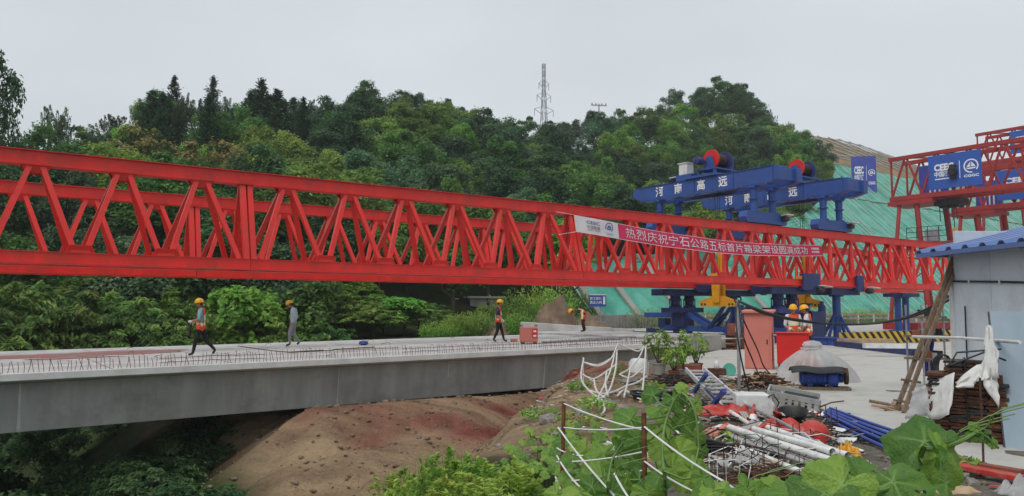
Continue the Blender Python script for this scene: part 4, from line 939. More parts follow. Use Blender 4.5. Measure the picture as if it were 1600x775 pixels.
# pale ribs gridding the bare slope above the net
ug = thing('slope_grid', 'pale concrete grid lines across the bare brown upper slope', 'grid', S(110, SLOPE_Q + 28, 28), 0); ugo = S(110, SLOPE_Q + 28, 28)
def gpt(s, q):
    p = S(s, q); return V((p.x, p.y, ground(p.x, p.y) + .25)) - ugo
for k in range(18):
    s_ = 112 + k*4.0
    MB().tube([gpt(s_ - 1.2*j*.4, SLOPE_Q + 28.5 + j*2.2) for j in range(8)], .12, 4).build('grid_rib', M['old_concrete'], ug)
for q_ in (33, 38, 43): MB().tube([gpt(s_, SLOPE_Q + q_) for s_ in np.linspace(110, 182, 24)], .11, 4).build('grid_rib', M['old_concrete'], ug)
wl_ = site('retaining_wall', 'low weathered concrete wall along the foot of the netted slope', 'wall', 24, 23.9, 0)
for k in range(14):
    MB().box((k*4.0 + 2, 0, .55), (3.97, .5, 1.2 + .03*math.sin(k*2.1))).build('wall_panel', M['old_concrete'], wl_, bevel=.03)
# small blue warning sign with two lines of white characters
sg = thing('warning_sign', 'small blue warning sign with white characters before the green net', 'sign', pd(934, 506, 44) - V((0, 0, 0)), R(8))
sgz = pd(934, 470, 44).z - pd(934, 506, 44).z
MB().box((0, 0, sgz), (1.0, .04, .66)).build('board', M['blue_sign'], sg)
MB().box((0, -.01, sgz + .35), (1.02, .06, .06)).build('frame_bar', M['white_plastic'], sg)
text('施工区域', .17, M['white'], sg, face_mtx((-.1, -.026, sgz + .12), (1, 0, 0), (0, 0, 1)), bold=.004)
text('禁止入内', .17, M['white'], sg, face_mtx((-.1, -.026, sgz - .1), (1, 0, 0), (0, 0, 1)), bold=.004)
MB().box((.38, -.026, sgz + .02), (.12, .012, .44)).build('notice_strip', M['white'], sg)
MB().tube([(.18, .03, -.45), (.18, .03, sgz + .3)], .03, 6).build('post', M['steel'], sg)
MB().box((.12, 0, .12), (.8, .06, .05)).build('cross_bar', M['steel'], sg)
sg2 = thing('notice_board', 'blue and white notice board seen beside the pink cabinet', 'sign', pz(1162, 524, .05), R(10))
d2 = pz(1162, 524, .05).y; h2 = pd(1162, 484, d2).z
MB().box((0, 0, h2/2 + .1), (.75, .04, h2)).build('board', M['blue_sign'], sg2)
MB().box((0, -.024, h2 - .15), (.7, .01, .36)).build('white_panel', M['white'], sg2)
for k in range(3): text('安全生产', .16, M['white'], sg2, face_mtx((0, -.026, h2 - .5 - k*.22), (1, 0, 0), (0, 0, 1)))
for x in (-.3, .3): MB().tube([(x, .05, -.05), (x, .05, h2)], .03, 6).build('post', M['steel'], sg2)
# signboards in the contractor's print
def print_sign(name, label, w, h, loc, rotz, mat, letters=('CEEC', '中国能建', 'CGGC'), post=0.0, parent=None, k=1.0):
    if parent is None: t = thing(name, label, 'sign', loc, rotz)
    else: t = None
    b = MB().box((0, 0, h/2), (w, .05, h)).build('panel' if parent is None else name, mat, t if parent is None else parent, None if parent is None else loc)
    hold = b
    f = lambda x, z: face_mtx((x, -.03, z), (1, 0, 0), (0, 0, 1))
    text(letters[0], h*.26, M['white'], hold, f(-w*.2, h*.62), bold=.012*h, width=w*.38)
    text(letters[1], h*.17, M['white'], hold, f(-w*.2, h*.42), bold=.004*h, width=w*.38)
    MB().box((-w*.2, -.032, h*.29), (w*.36, .008, h*.03)).build('underline', M['white'], hold)
    MB().box((w*.1, -.032, h*.5), (w*.008 + .02, .008, h*.5)).build('divider', M['white'], hold)
    emblem(hold, f(w*.31, h*.56), min(h*.2, w*.14), M['white'])
    text(letters[2], h*.1, M['white'], hold, f(w*.31, h*.28), bold=.004*h, width=w*.28)
    if post:
        for x in (-w*.4, w*.4): MB().tube([(x, .06, -post), (x, .06, h)], .06, 6).build('post', M['steel'], t)
    return t
pg = pd(1351, 303, 127.5); gz = ground(pg.x, pg.y)
print_sign('billboard', 'tall violet-blue billboard with white emblem standing on the netted slope', 3.95, 6.4, pg, R(-8), M['purple_sign'], post=max(.6, pg.z - gz + .5))

# ------------------------------------------------------------------ red gantry cranes over the yard
def gantry(label, end, z0, h, Lg, signs, far_signs=(), dress=True):
    """girders run along local x from the left end towards the camera's right; local y along the road"""
    t = thing('gantry_crane', label, 'gantry crane', (end.x, end.y, 0), TH - R(90), 'red gantry cranes over the yard')
    wd = 2.4; pn = 2.3; npn = int(Lg / pn)
    for y in (0, wd):
        MB().box((Lg/2, y, z0 + h), (Lg, .26, .3)).build('top_chord', M['red_old'], t)
        MB().box((Lg/2, y, z0), (Lg, .30, .36)).build('bottom_chord', M['red_old'], t)
        for k in range(npn + 1):
            x = .15 + k*pn
            if k < npn:
                for a, b in (((x, 0), (x + pn/2 - .1, 1)), ((x + pn/2 + .1, 1), (x + pn, 0))):
                    MB().beam((a[0], y, z0 + .15 if a[1] == 0 else z0 + h - .12), (b[0], y, z0 + .15 if b[1] == 0 else z0 + h - .12), .13, .13, up=(0, 1, 0)).build('diagonal', M['red_old'], t)
            if k % 2 == 0 or k == npn: MB().box((x, y, z0 + h/2), (.12, .12, h - .3)).build('vertical', M['red_old'], t)
    for k in range(npn + 1):
        x = .15 + k*pn
        MB().box((x, wd/2, z0 - .05), (.14, wd - .2, .16)).build('cross_tie', M['red_old'], t)
        if k < npn:
            MB().beam((x, .1, z0 + h + .1), (x + pn, wd - .1, z0 + h + .1), .09, .09).build('plan_brace', M['red_old'], t)
            MB().beam((x, .1, z0 - .12), (x + pn, wd - .1, z0 - .12), .09, .09).build('plan_brace', M['red_old'], t)
    # head beam and the four raking legs of the left portal
    MB().box((1.6, wd/2, z0 - .38), (3.4, wd + .6, .3)).build('head_beam', M['red_old'], t)
    for x0, x1, y0, y1, r in ((.7, .7, 0, -2.0, .15), (2.0, 2.6, 0, 0, .2), (.8, .9, wd, wd + 2.0, .15), (3.0, 3.6, wd, wd + .5, .22)):
        MB().tube([(x0, y0, z0 - .4), (x1, y1, .55)], r, 8).build('leg', M['red_old'], t, smooth=True)
    for zz in (3.0, 5.6):
        MB().beam((.75, -1.4, zz), (.85, wd + 1.4, zz), .14, .14).build('leg_tie', M['red_old'], t)
        MB().beam((.75, -1.0, zz), (2.4, 0, zz + 1.5), .1, .1).build('leg_brace', M['red_old'], t)
    MB().box((1.7, wd/2, .36), (2.6, 7.6, .5)).build('sill_beam', M['red_old'], t)
    for y in (-1.6, wd + 1.6): MB().lathe([(.3, -.1), (.3, .1)], 16, rotM('Y', R(90))).build('wheel', M['dark_metal'], t, (1.6, y, .3), smooth=True)
    # right portal, beyond the picture
    for y0, y1 in ((0, -2.0), (wd, wd + 2.0)):
        MB().tube([(Lg - 1, y0, z0 - .2), (Lg - 1, y1, .1)], .2, 8).build('leg', M['red_old'], t, smooth=True)
    for x, w, zz, hh in signs:
        print_sign('sign_panel', '', w, hh, V((x + w/2, -.2, z0 + zz)), 0, M['blue_sign'], parent=t)
    for x, w, zz, hh in far_signs:
        o = MB().box((x + w/2, wd - .2, z0 + zz + hh/2), (w, .05, hh)).build('sign_panel', M['purple_sign'], t)
        text('L', 1.1, M['white'], o, face_mtx((x + w*.5, wd - .24, z0 + zz + hh*.68), (-1, 0, 0), (0, 0, 1)), bold=.05)
        for kk in range(3): MB().box((x + w*(.38 + .16*kk), wd - .235, z0 + zz + hh*.24), (w*.06, .01, hh*.36)).build('white_mark', M['white'], o)
    if dress:
        # hoist trolley under the girder with its hook, platform with rails
        hb = MB().box((4.0, wd/2, z0 - .55), (1.9, 1.5, .5)).build('hoist_frame', M['dark_metal'], t, bevel=.03)
        for x in (3.5, 4.0, 4.5): MB().lathe([(.24, -.5), (.24, .5)], 14, rotM('X', R(90))).build('hoist_drum', M['black'], hb, (x, wd/2, z0 - .75), smooth=True)
        for x in (3.4, 3.7, 4.0, 4.3, 4.6): MB().tube([(x, .6, z0 - .8), (x + .05, .6, z0 - 1.9 - .2*(x % .5))], .035, 5).build('hoist_cable', M['dark_metal'], hb)
        MB().tube([(4.25, 1.0, z0 - .9), (4.25, 1.0, z0 - 2.6)], .03, 5).build('hook_rope', M['dark_metal'], t)
        hk = MB().box((4.25, 1.0, z0 - 2.75), (.3, .2, .45)).build('hook_block', M['yellow'], t, bevel=.04)
        MB().tube([(4.25 + .2*math.sin(a), 1.0, z0 - 3.2 + .2*math.cos(a)) for a in np.linspace(0, 4.4, 9)], .05, 6).build('hook', M['dark_metal'], hk, smooth=True)
        MB().lathe([(.3, -.15), (.36, 0), (.3, .15)], 12, rotM('X', R(90))).build('cable_reel', M['black'], t, (4.9, -.45, z0 + h*.48), smooth=True)
        MB().box((4.9, -.4, z0 + h*.48), (.42, .2, 1.0)).build('motor_box', M['dark_metal'], t)
        pf = MB().box((3.2, -.4, 6.55), (3.2, 1.2, .1)).build('platform', M['red_old'], t)
        for x in (1.65, 2.4, 3.2, 4.0, 4.75):
            for y in (-.98,): MB().tube([(x, y, 6.6), (x, y, 7.75)], .03, 5).build('rail_post', M['dark_metal'], pf)
        for zz in (7.0, 7.4, 7.75): MB().tube([(1.65, -.98, zz), (4.75, -.98, zz)], .025, 5).build('hand_rail', M['dark_metal'], pf)
        MB().box((3.3, -.5, 7.1), (.9, .5, .9)).build('control_box', M['steel'], pf, bevel=.02)
    return t
e1 = pd(1391, 300, 60)
gantry('red gantry crane with the large blue sign and hoist, its legs behind the truss end', e1, 10.2, 3.15, 25, [(3.1, 3.7, .35, 2.55)], [(1.2, 2.2, .3, 2.4)])
e2 = pd(1487, 320, 64.5)
gantry('red gantry crane lower behind the signed crane, long blue sign along it', e2, 9.9, 3.1, 24, [(3.6, 5.2, .4, 2.4)], [(1.0, 2.0, .3, 2.2)], dress=False)
e3 = pd(1524, 206, 80)
gantry('tall red gantry crane rising above the roof line behind the others', e3, 16.8, 3.1, 24, [(3.3, 4, .5, 2.3)], dress=False)

# ------------------------------------------------------------------ pylon and pole on the ridge
def pylon(px, ytop, ybase, d, label, arms, h=None):
    b = pd(px, ybase, d); top = pd(px, ytop, d).z; b.z = ground(b.x, b.y) if h is None else b.z
    H = top - b.z; t = thing('power_pylon', label, 'pylon', b, R(20))
    w0, w1 = H*.095, H*.016; wf = lambda z: lerp(w0, w1, min(1, z / (H*.85)) ** .8) / 2
    n = 13; zs = [H*(1 - (1 - i/n) ** 1.25) for i in range(n+1)]
    c = ((-1, -1), (1, -1), (1, 1), (-1, 1)); r = .085
    for sx, sy in c:
        mb = MB(); mb.tube([(sx*wf(z), sy*wf(z), z) for z in zs], r*1.2, 4); mb.build('leg', M['steel'], t)
    for i in range(n):
        mb = MB()
        for k in range(4):
            a, e = c[k], c[(k+1) % 4]
            mb.tube([(a[0]*wf(zs[i]), a[1]*wf(zs[i]), zs[i]), (e[0]*wf(zs[i+1]), e[1]*wf(zs[i+1]), zs[i+1])], r*.7, 3)
            mb.tube([(e[0]*wf(zs[i]), e[1]*wf(zs[i]), zs[i]), (a[0]*wf(zs[i+1]), a[1]*wf(zs[i+1]), zs[i+1])], r*.7, 3)
        mb.build('lattice', M['steel'], t)
    for f, wa in arms:
        z = H*f
        for sd in (-1, 1):
            mb = MB(); mb.tube([(sd*wf(z), 0, z - H*.02), (sd*wa, 0, z + H*.012)], r, 4); mb.tube([(sd*wf(z), 0, z + H*.03), (sd*wa, 0, z + H*.012)], r*.8, 4); mb.tube([(sd*wa, 0, z + H*.01), (sd*wa, 0, z - H*.03)], .1, 4)
            mb.build('cross_arm', M['steel'], t)
    return t
pylon(850, 99, 192, 215, 'slender lattice power pylon rising above the wooded ridge', [(.86, 1.5), (.78, 2.1), (.69, 2.9)])
pp = pd(936, 185, 150); pp.z = ground(pp.x, pp.y)
po = thing('utility_pole', 'short utility pole with one cross-arm peeping over the treetops', 'pole', pp, R(10))
hh = pd(936, 162, pp.y).z - pp.z
MB().tube([(0, 0, 0), (0, 0, hh)], [.2, .12], 6).build('pole_shaft', M['old_concrete'], po)
MB().box((0, 0, hh - .35), (3.2, .18, .18)).build('cross_arm', M['steel'], po)
for x in (-1.4, -.6, .6, 1.4): MB().lathe([(.1, 0), (.16, .15), (.1, .4)], 6).build('insulator', M['steel'], po, (x, 0, hh - .28))

# ------------------------------------------------------------------ hut, brick wall and earth mounds behind the deck
hp = pd(752, 497, 58); 
hut = thing('hut', 'small grey plastered hut with a flat roof among the weeds', 'hut', V((hp.x, hp.y, -.7)), R(18))
hz = pd(752, 466, 58).z + .7
MB().box((0, 0, hz/2), (2.3, 2.2, hz)).build('wall', M['old_concrete'], hut)
MB().box((.05, -.05, hz + .06), (2.9, 2.7, .14)).build('roof', M['concrete'], hut)
MB().box((-.75, -1.11, hz*.55), (.45, .06, 1.1)).build('door', M['dark_metal'], hut)
bw = thing('brick_wall', 'half-finished red brick wall with a white tank on it beside the hut', 'wall', V((pd(712, 500, 57).x, 57, -.9)), R(8))
hz = pd(712, 482, 57).z + .9
rows = int(hz / .16)
bm_ = MB().box((0, 0, 0), (.44, .2, .135)).mesh('brick', M['brick'])
for r_ in range(rows):
    for k in range(5 if r_ < rows - 3 else 4): place('brick', bm_, bw, (-.95 + k*.47 + (.2 if r_ % 2 else 0), rnd.uniform(-.015, .015), .07 + r_*.16))
MB().box((.05, .03, hz/2), (2.2, .12, hz - .1)).build('mortar_core', M['old_concrete'], bw)
MB().lathe([(.45, 0), (.5, .1), (.5, .7), (.42, .85)], 14).build('white_tank', M['white_plastic'], bw, (-.1, .35, hz - .1), smooth=True)
for x, hh in ((-.5, 3.2), (.75, 3.8), (1.3, 3.0)): MB().tube([(x, -.4, -.2), (x + .05, -.4, hh)], .035, 6).build('fence_stake', M['dark_metal'], bw)
def mound(name, px, py, d, rx, ry, h, seed, zoff=-.3):
    p = pd(px, py, d); mb = MB(); n = 34; vs = []; fs = []
    for i in range(n+1):
        for j in range(n+1):
            x, y = (i/n*2 - 1), (j/n*2 - 1); r = math.hypot(x, y)
            k = max(0, 1 - r**1.6) * (1 + .5*noise.noise(V((x*2 + seed, y*2, 0)))) + .24*noise.noise(V((x*4, y*4, seed))) * max(0, 1 - r) ** .5 + .08*noise.noise(V((x*13, y*13, seed)))*(r < 1)
            vs.append((x*rx, y*ry, h*k - (.5 if r >= 1 else 0)))
    for i in range(n):
        for j in range(n): fs.append((i*(n+1)+j, (i+1)*(n+1)+j, (i+1)*(n+1)+j+1, i*(n+1)+j+1))
    return MB().add(vs, fs).build(name, M['soil'], None, (p.x, p.y, ground(p.x, p.y) + zoff), smooth=True, kind='structure')
mound('earth_mound', 866, 505, 46.5, 2.1, 1.8, 2.3, 3)
mound('earth_mound', 775, 518, 46, 1.5, 1.6, 1.1, 8)
mound('earth_mound', 915, 505, 54, 2.4, 2.0, 1.5, 13)
# tall weeds on and around the mounds
def weeds(label, px, d, top, w, seed, mat='bright', k=1500, group='tall weeds behind the deck', name='weed_clump', z0=None):
    x = (px - 800) / FPX * d; z = ground(x, d) if z0 is None else z0; H = pd(px, top, d).z - z
    g = np.random.default_rng(seed)
    r = np.sqrt(g.uniform(0, 1, size=k)) * w; a = g.uniform(0, 6.28, size=k)
    C = np.stack([np.cos(a)*r, np.sin(a)*r, g.uniform(.1, 1, size=k) * H * (1.05 - .45*(r/w)**2) * (1 + .15*np.sin(a*3 + seed))], 1)
    D = np.stack([.4*np.cos(a), .4*np.sin(a), np.ones(k)], 1)
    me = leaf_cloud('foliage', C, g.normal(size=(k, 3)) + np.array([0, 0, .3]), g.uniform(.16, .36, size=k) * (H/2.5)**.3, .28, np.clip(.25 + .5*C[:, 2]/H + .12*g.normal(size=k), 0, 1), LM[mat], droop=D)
    t = thing(name, label, 'weeds', (x, d, z), 0, group)
    place('foliage', me, t)
    mb = MB()
    for i in range(9):
        aa = i*.7; mb.tube([(math.cos(aa)*w*.3, math.sin(aa)*w*.3, -.1), (math.cos(aa)*w*.5, math.sin(aa)*w*.5, H*.75)], [.018, .006], 4)
    mb.build('stems', LM['olive'], t); return t
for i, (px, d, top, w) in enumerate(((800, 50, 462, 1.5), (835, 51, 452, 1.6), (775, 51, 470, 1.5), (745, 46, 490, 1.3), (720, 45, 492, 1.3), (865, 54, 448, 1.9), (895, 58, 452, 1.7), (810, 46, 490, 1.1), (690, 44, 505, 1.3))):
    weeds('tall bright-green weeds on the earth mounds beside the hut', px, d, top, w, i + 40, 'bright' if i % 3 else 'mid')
# ================================================================== PEOPLE
def seg_d(p, a, b):
    ab = b - a; t = max(0, min(1, (p - a).dot(ab) / max(ab.length_squared, 1e-9))); return (p - (a + ab*t)).length
def person(label, loc, rotz, J, cloth, vest=True, h=1.0, helmet_tilt=0.0, look=(1, 0, 0), gloves=False, strips=True):
    """J: joint name -> (forward, left, up); forward is local +x"""
    t = thing('person', label, 'person', loc, rotz, 'workers in yellow helmets'); t.scale = (h, h, h)
    P = {k: V(v) for k, v in J.items()}
    names = []; verts = []; rad = []; edges = []
    def add(n, r):
        names.append(n); verts.append(P[n]); rad.append(r); return len(verts) - 1
    RAD = dict(pelvis=(.145, .125), waist=(.135, .115), chest=(.165, .13), neck=(.06, .06), head0=(.055, .055),
               sh=(.075, .075), el=(.047, .047), wr=(.033, .033), hp=(.098, .098), kn=(.065, .065), an=(.043, .043), toe=(.04, .035))
    RAD = {k: (a*1.12, b*1.12) for k, (a, b) in RAD.items()}
    ix = {}
    def chain(lst, frm=None):
        last = ix.get(frm) if frm else None
        for n, rk in lst:
            ix[n] = add(n, RAD[rk])
            if last is not None: edges.append((last, ix[n]))
            last = ix[n]
    chain([('pelvis', 'pelvis'), ('waist', 'waist'), ('chest', 'chest'), ('neck', 'neck'), ('head0', 'head0')])
    for s in 'LR':
        chain([('sh' + s, 'sh'), ('el' + s, 'el'), ('wr' + s, 'wr')], 'chest')
        chain([('hp' + s, 'hp'), ('kn' + s, 'kn'), ('an' + s, 'an'), ('toe' + s, 'toe')], 'pelvis')
        # hand: palm and five fingers
        d = (P['wr' + s] - P['el' + s]).normalized(); sd = d.cross(V((0, 1, 0)) if abs(d.y) < .8 else V((1, 0, 0))).normalized(); nm = d.cross(sd)
        P['palm' + s] = P['wr' + s] + d*.055; names.append('palm' + s); verts.append(P['palm' + s]); rad.append((.036, .02)); ip = len(verts) - 1; edges.append((ix['wr' + s], ip))
        for k in range(5):
            o = (-.03, -.012, .006, .024, .036)[k]; Lf = (.05, .07, .075, .068, .052)[k]
            b0 = P['palm' + s] + sd*o + d*(.025 if k else -.01); b1 = b0 + d*Lf*.55 + (sd*-.03 if k == 0 else V((0, 0, 0))); b2 = b1 + d*Lf*.4 + nm*.022
            last = ip
            for q in (b0, b1, b2):
                names.append('palm' + s); verts.append(q); rad.append((.0095, .0095)); edges.append((last, len(verts) - 1)); last = len(verts) - 1
    me = bpy.data.meshes.new('body_cage'); me.from_pydata(verts, edges, [])
    ob = bpy.data.objects.new('tmp_body', me); col.objects.link(ob)
    sk_ = ob.modifiers.new('skin', 'SKIN'); sk_.use_smooth_shade = True
    for i, sv in enumerate(me.skin_vertices[0].data): sv.radius = rad[i]; sv.use_root = (i == 0)
    sub = ob.modifiers.new('sub', 'SUBSURF'); sub.levels = 1; sub.render_levels = 1
    dg = bpy.context.evaluated_depsgraph_get(); dg.update()
    bm_ = bpy.data.meshes.new_from_object(ob.evaluated_get(dg)); bpy.data.objects.remove(ob)
    # head with nose and ears
    H0 = P['head0']; fwd = V(look).normalized(); side = V((0, 0, 1)).cross(fwd).normalized(); up = fwd.cross(side)
    hb = bmesh.new(); hb.from_mesh(bm_)
    Mh = Matrix((fwd, side, up)).transposed().to_4x4(); Mh.translation = H0 + up*.085 + fwd*.012
    r = bmesh.ops.create_uvsphere(hb, u_segments=16, v_segments=12, radius=1.0)
    for v in r['verts']:
        c = v.co.copy(); jaw = 1 - .22*max(0, -c.z) ; v.co = V((c.x*.098*jaw, c.y*.078*jaw, c.z*.122))
        if c.x > .93 and abs(c.z + .08) < .28: v.co.x += .022            # nose
        if c.x > .7 and -.62 < c.z < -.45: v.co.x += .006                # mouth
        if .65 < c.x < .9 and .05 < c.z < .3 and .2 < abs(c.y) < .6: v.co.x -= .008   # eye sockets
    for sg in (-1, 1):
        e = bmesh.ops.create_uvsphere(hb, u_segments=6, v_segments=5, radius=.022)
        for v in e['verts']: v.co = V((v.co.x - .005, v.co.y*.4 + sg*.078, v.co.z*1.4 - .01))
        r['verts'] += e['verts']
    hset = set(r['verts'])
    for v in hset: v.co = Mh @ v.co
    hb.faces.ensure_lookup_table()
    mats = [M['skin'], M[cloth[0]], M[cloth[1]], M['shoe'], M['glove'] if gloves else M['skin'], M['hair']]
    regions = [(2, [('pelvis', 'hpL'), ('pelvis', 'hpR'), ('hpL', 'knL'), ('knL', 'anL'), ('hpR', 'knR'), ('knR', 'anR')]), (1, [('waist', 'chest'), ('chest', 'shL'), ('chest', 'shR'), ('shL', 'elL'), ('shR', 'elR')]),
               (0, [('neck', 'head0'), ('elL', 'wrL'), ('elR', 'wrR')]), (3, [('anL', 'toeL'), ('anR', 'toeR')]), (4, [('wrL', 'palmL'), ('wrR', 'palmR')])]
    if len(cloth) > 2: regions[1][1].extend([('elL', 'wrL'), ('elR', 'wrR')])
    for f in hb.faces:
        f.smooth = True
        if all(v in hset for v in f.verts):
            lc = Mh.inverted() @ f.calc_center_median(); f.material_index = 5 if (lc.z > .05 or (lc.x < -.03 and lc.z > -.07)) else 0; continue
        c = f.calc_center_median(); best = 9; bi = 0
        for mi, ss_ in regions:
            for a, b in ss_:
                dd = seg_d(c, P[a], P[b]) - (.03 if mi == 2 and a == 'pelvis' else 0)
                if dd < best: best = dd; bi = mi
        f.material_index = bi
    if vest:
        vb = bmesh.new(); shell = {}
        tor = [('pelvis', 'waist'), ('waist', 'chest'), ('chest', 'neck')]
        for f in hb.faces:
            if f.material_index not in (1, 2, 0) or all(v in hset for v in f.verts): continue
            c = f.calc_center_median()
            dt = min(seg_d(c, P[a], P[b]) for a, b in tor); da = min(seg_d(c, P['sh' + s], P['el' + s]) for s in 'LR'); dl = min(seg_d(c, P['hp' + s], P['kn' + s]) for s in 'LR')
            axis_t = (c - P['pelvis']).dot((P['neck'] - P['pelvis']).normalized()); full = (P['neck'] - P['pelvis']).length
            if dt < da + .02 and -.08 < axis_t < full*1.0 and dl > .07:
                vs = []
                for v in f.verts:
                    if v not in shell: shell[v] = vb.verts.new(v.co + v.normal*.016)
                    vs.append(shell[v])
                nf = vb.faces.new(vs); nf.smooth = True
                u = axis_t / full; nf.material_index = 1 if strips and (.10 < u < .22 or .42 < u < .53) else 0
        vm = bpy.data.meshes.new('vest'); vb.to_mesh(vm); vb.free(); vm.materials.append(M['vest']); vm.materials.append(M['reflect'])
    bm_.materials.clear()
    for m in mats: bm_.materials.append(m)
    hb.to_mesh(bm_); hb.free()
    bm_.name = 'body'; place('body', bm_, t)
    if vest:
        vo = place('vest', vm, t); so = vo.modifiers.new('thick', 'SOLIDIFY'); so.thickness = .008; so.offset = 1
    # helmet: dome, brim all round with a peak, ridge
    mb = MB(); n = 20; prof = [(.150, .0), (.138, .004), (.132, .04), (.118, .085), (.085, .12), (.04, .138), (.005, .142)]
    vs = []
    for rr, z in prof:
        for j in range(n):
            a = 2*math.pi*j/n; k = 1.0 + (.18*max(0, math.cos(a))**3 if z < .002 else 0)
            vs.append(V((math.cos(a)*rr*1.06*k, math.sin(a)*rr*.9, z)))
    mb.add(vs, [(i*n+j, i*n+(j+1) % n, (i+1)*n+(j+1) % n, (i+1)*n+j) for i in range(len(prof)-1) for j in range(n)])
    for y in (-.03, 0, .03): mb.tube([(-.11, y, .085), (-.06, y, .128), (0, y, .145), (.06, y, .13), (.11, y, .088)], .008, 4)
    ho = mb.build('helmet', M['helmet'], t, smooth=True)
    Mt = Mh.copy(); ho.matrix_local = Mt @ Matrix.Translation((.0, 0, .035)) @ Matrix.Rotation(helmet_tilt, 4, 'Y')
    return t
def base_pose(**kw):
    J = dict(pelvis=(0, 0, .93), waist=(.01, 0, 1.10), chest=(.0, 0, 1.32), neck=(.01, 0, 1.47), head0=(.03, 0, 1.53),
             shL=(0, .185, 1.40), elL=(-.03, .23, 1.12), wrL=(.08, .22, .90), shR=(0, -.185, 1.40), elR=(-.03, -.23, 1.12), wrR=(.08, -.22, .90),
             hpL=(0, .095, .88), knL=(.03, .10, .48), anL=(0, .10, .09), toeL=(.15, .11, .045), hpR=(0, -.095, .88), knR=(.03, -.10, .48), anR=(0, -.10, .09), toeR=(.15, -.11, .045))
    J.update(kw); return J
def dz_at(p): s, q = inv(p.x, p.y); return deck_z(s)
def on_deck(px, py):
    p = pz(px, py, .25)
    for _ in range(4): p = pz(px, py, dz_at(p) + .004)
    return p
p1 = on_deck(313, 556)
per1 = person('worker in orange vest and black trousers striding along the deck, holding a tool', p1, R(180 + 12), base_pose(
    pelvis=(.0, 0, .90), hpL=(0, .095, .86), hpR=(0, -.095, .86),
    knL=(.14, .10, .47), anL=(.20, .10, .085), toeL=(.34, .11, .04), knR=(-.13, -.10, .48), anR=(-.42, -.10, .17), toeR=(-.33, -.11, .05),
    elL=(.02, .24, 1.13), wrL=(.24, .16, 1.08), elR=(.0, -.24, 1.13), wrR=(.22, -.17, 1.06), head0=(.05, 0, 1.53)), ('shirt_teal', 'trouser_black'), gloves=True, look=(1, 0, -.12))
tl_ = thing('hand_tool', 'black hand tool held out by the worker in vest at mid-deck', 'tool', p1 + V((-.30, -.0, 1.0)), R(192))
MB().tube([(0, .05, .12), (.03, 0, -.02), (.06, 0, -.4)], [.02, .03, .05], 8).build('tool_body', M['black'], tl_, smooth=True)
MB().tube([(-.02, -.12, .05), (.05, .12, .05)], .014, 6).build('grip', M['dark_metal'], tl_)
p2 = on_deck(458, 541)
person('worker in pale blue jacket and grey trousers walking with his head bowed', p2, R(180 + 5), base_pose(
    pelvis=(.02, 0, .91), knL=(.13, .10, .50), anL=(.10, .10, .085), toeL=(.25, .11, .04), knR=(.02, -.10, .48), anR=(-.22, -.10, .16), toeR=(-.12, -.11, .06),
    waist=(.0, 0, 1.10), chest=(.01, 0, 1.31), neck=(.06, 0, 1.46), head0=(.11, 0, 1.51), elL=(-.08, .22, 1.12), wrL=(.02, .17, .90), elR=(-.08, -.22, 1.12), wrR=(.02, -.17, .88)),
    ('shirt_pale', 'trouser_grey', 1), vest=False, look=(1, 0, -.45))
p3 = on_deck(779, 535)
person('worker in orange vest and dark shirt walking beside the red machine', p3, R(-8), base_pose(
    knL=(.12, .10, .48), anL=(.22, .10, .09), toeL=(.36, .11, .045), knR=(-.03, -.10, .48), anR=(-.20, -.10, .1), toeR=(-.07, -.11, .045), pelvis=(0, 0, .91),
    elR=(-.05, -.23, 1.12), wrR=(.14, -.2, .96), elL=(-.08, .23, 1.12), wrL=(.1, .22, .95)), ('shirt_dark', 'trouser_black'), gloves=True, look=(1, .25, -.1))
p4 = pz(911, 519, .425)
person('worker in orange vest bending over double at the end of the deck', p4, R(180 - 5), base_pose(
    pelvis=(-.06, 0, .90), waist=(.08, 0, .99), chest=(.30, 0, 1.02), neck=(.42, 0, .96), head0=(.47, 0, .91), shL=(.30, .18, 1.0), shR=(.30, -.18, 1.0),
    elL=(.36, .22, .74), wrL=(.40, .12, .50), elR=(.36, -.22, .74), wrR=(.40, -.12, .50), hpL=(-.05, .11, .87), hpR=(-.05, -.11, .87),
    knL=(.02, .18, .48), anL=(-.03, .2, .09), knR=(-.02, -.18, .48), anR=(-.1, -.2, .09), toeL=(.11, .21, .045), toeR=(.04, -.21, .045)), ('shirt_dark', 'trouser_black'), look=(.7, 0, -.75), h=1.12)
w5 = pz(1241, 566, .05)
person('worker in yellow-striped orange vest and white shirt facing the camera behind the red box', w5, R(-95), base_pose(elL=(.0, .25, 1.12), wrL=(.18, .12, 1.0), elR=(0, -.25, 1.12), wrR=(.18, -.1, 1.0)), ('shirt_white', 'trouser_black'), look=(1, -.2, -.15))
w6 = pz(1264, 566, .05)
person('worker in orange vest and white shirt turned sideways beside the tank', w6, R(150), base_pose(elL=(.06, .23, 1.12), wrL=(.2, .2, .9), elR=(.0, -.24, 1.12), wrR=(.1, -.24, .88), head0=(.05, 0, 1.52)), ('shirt_white', 'trouser_black'), look=(1, 0, -.3))

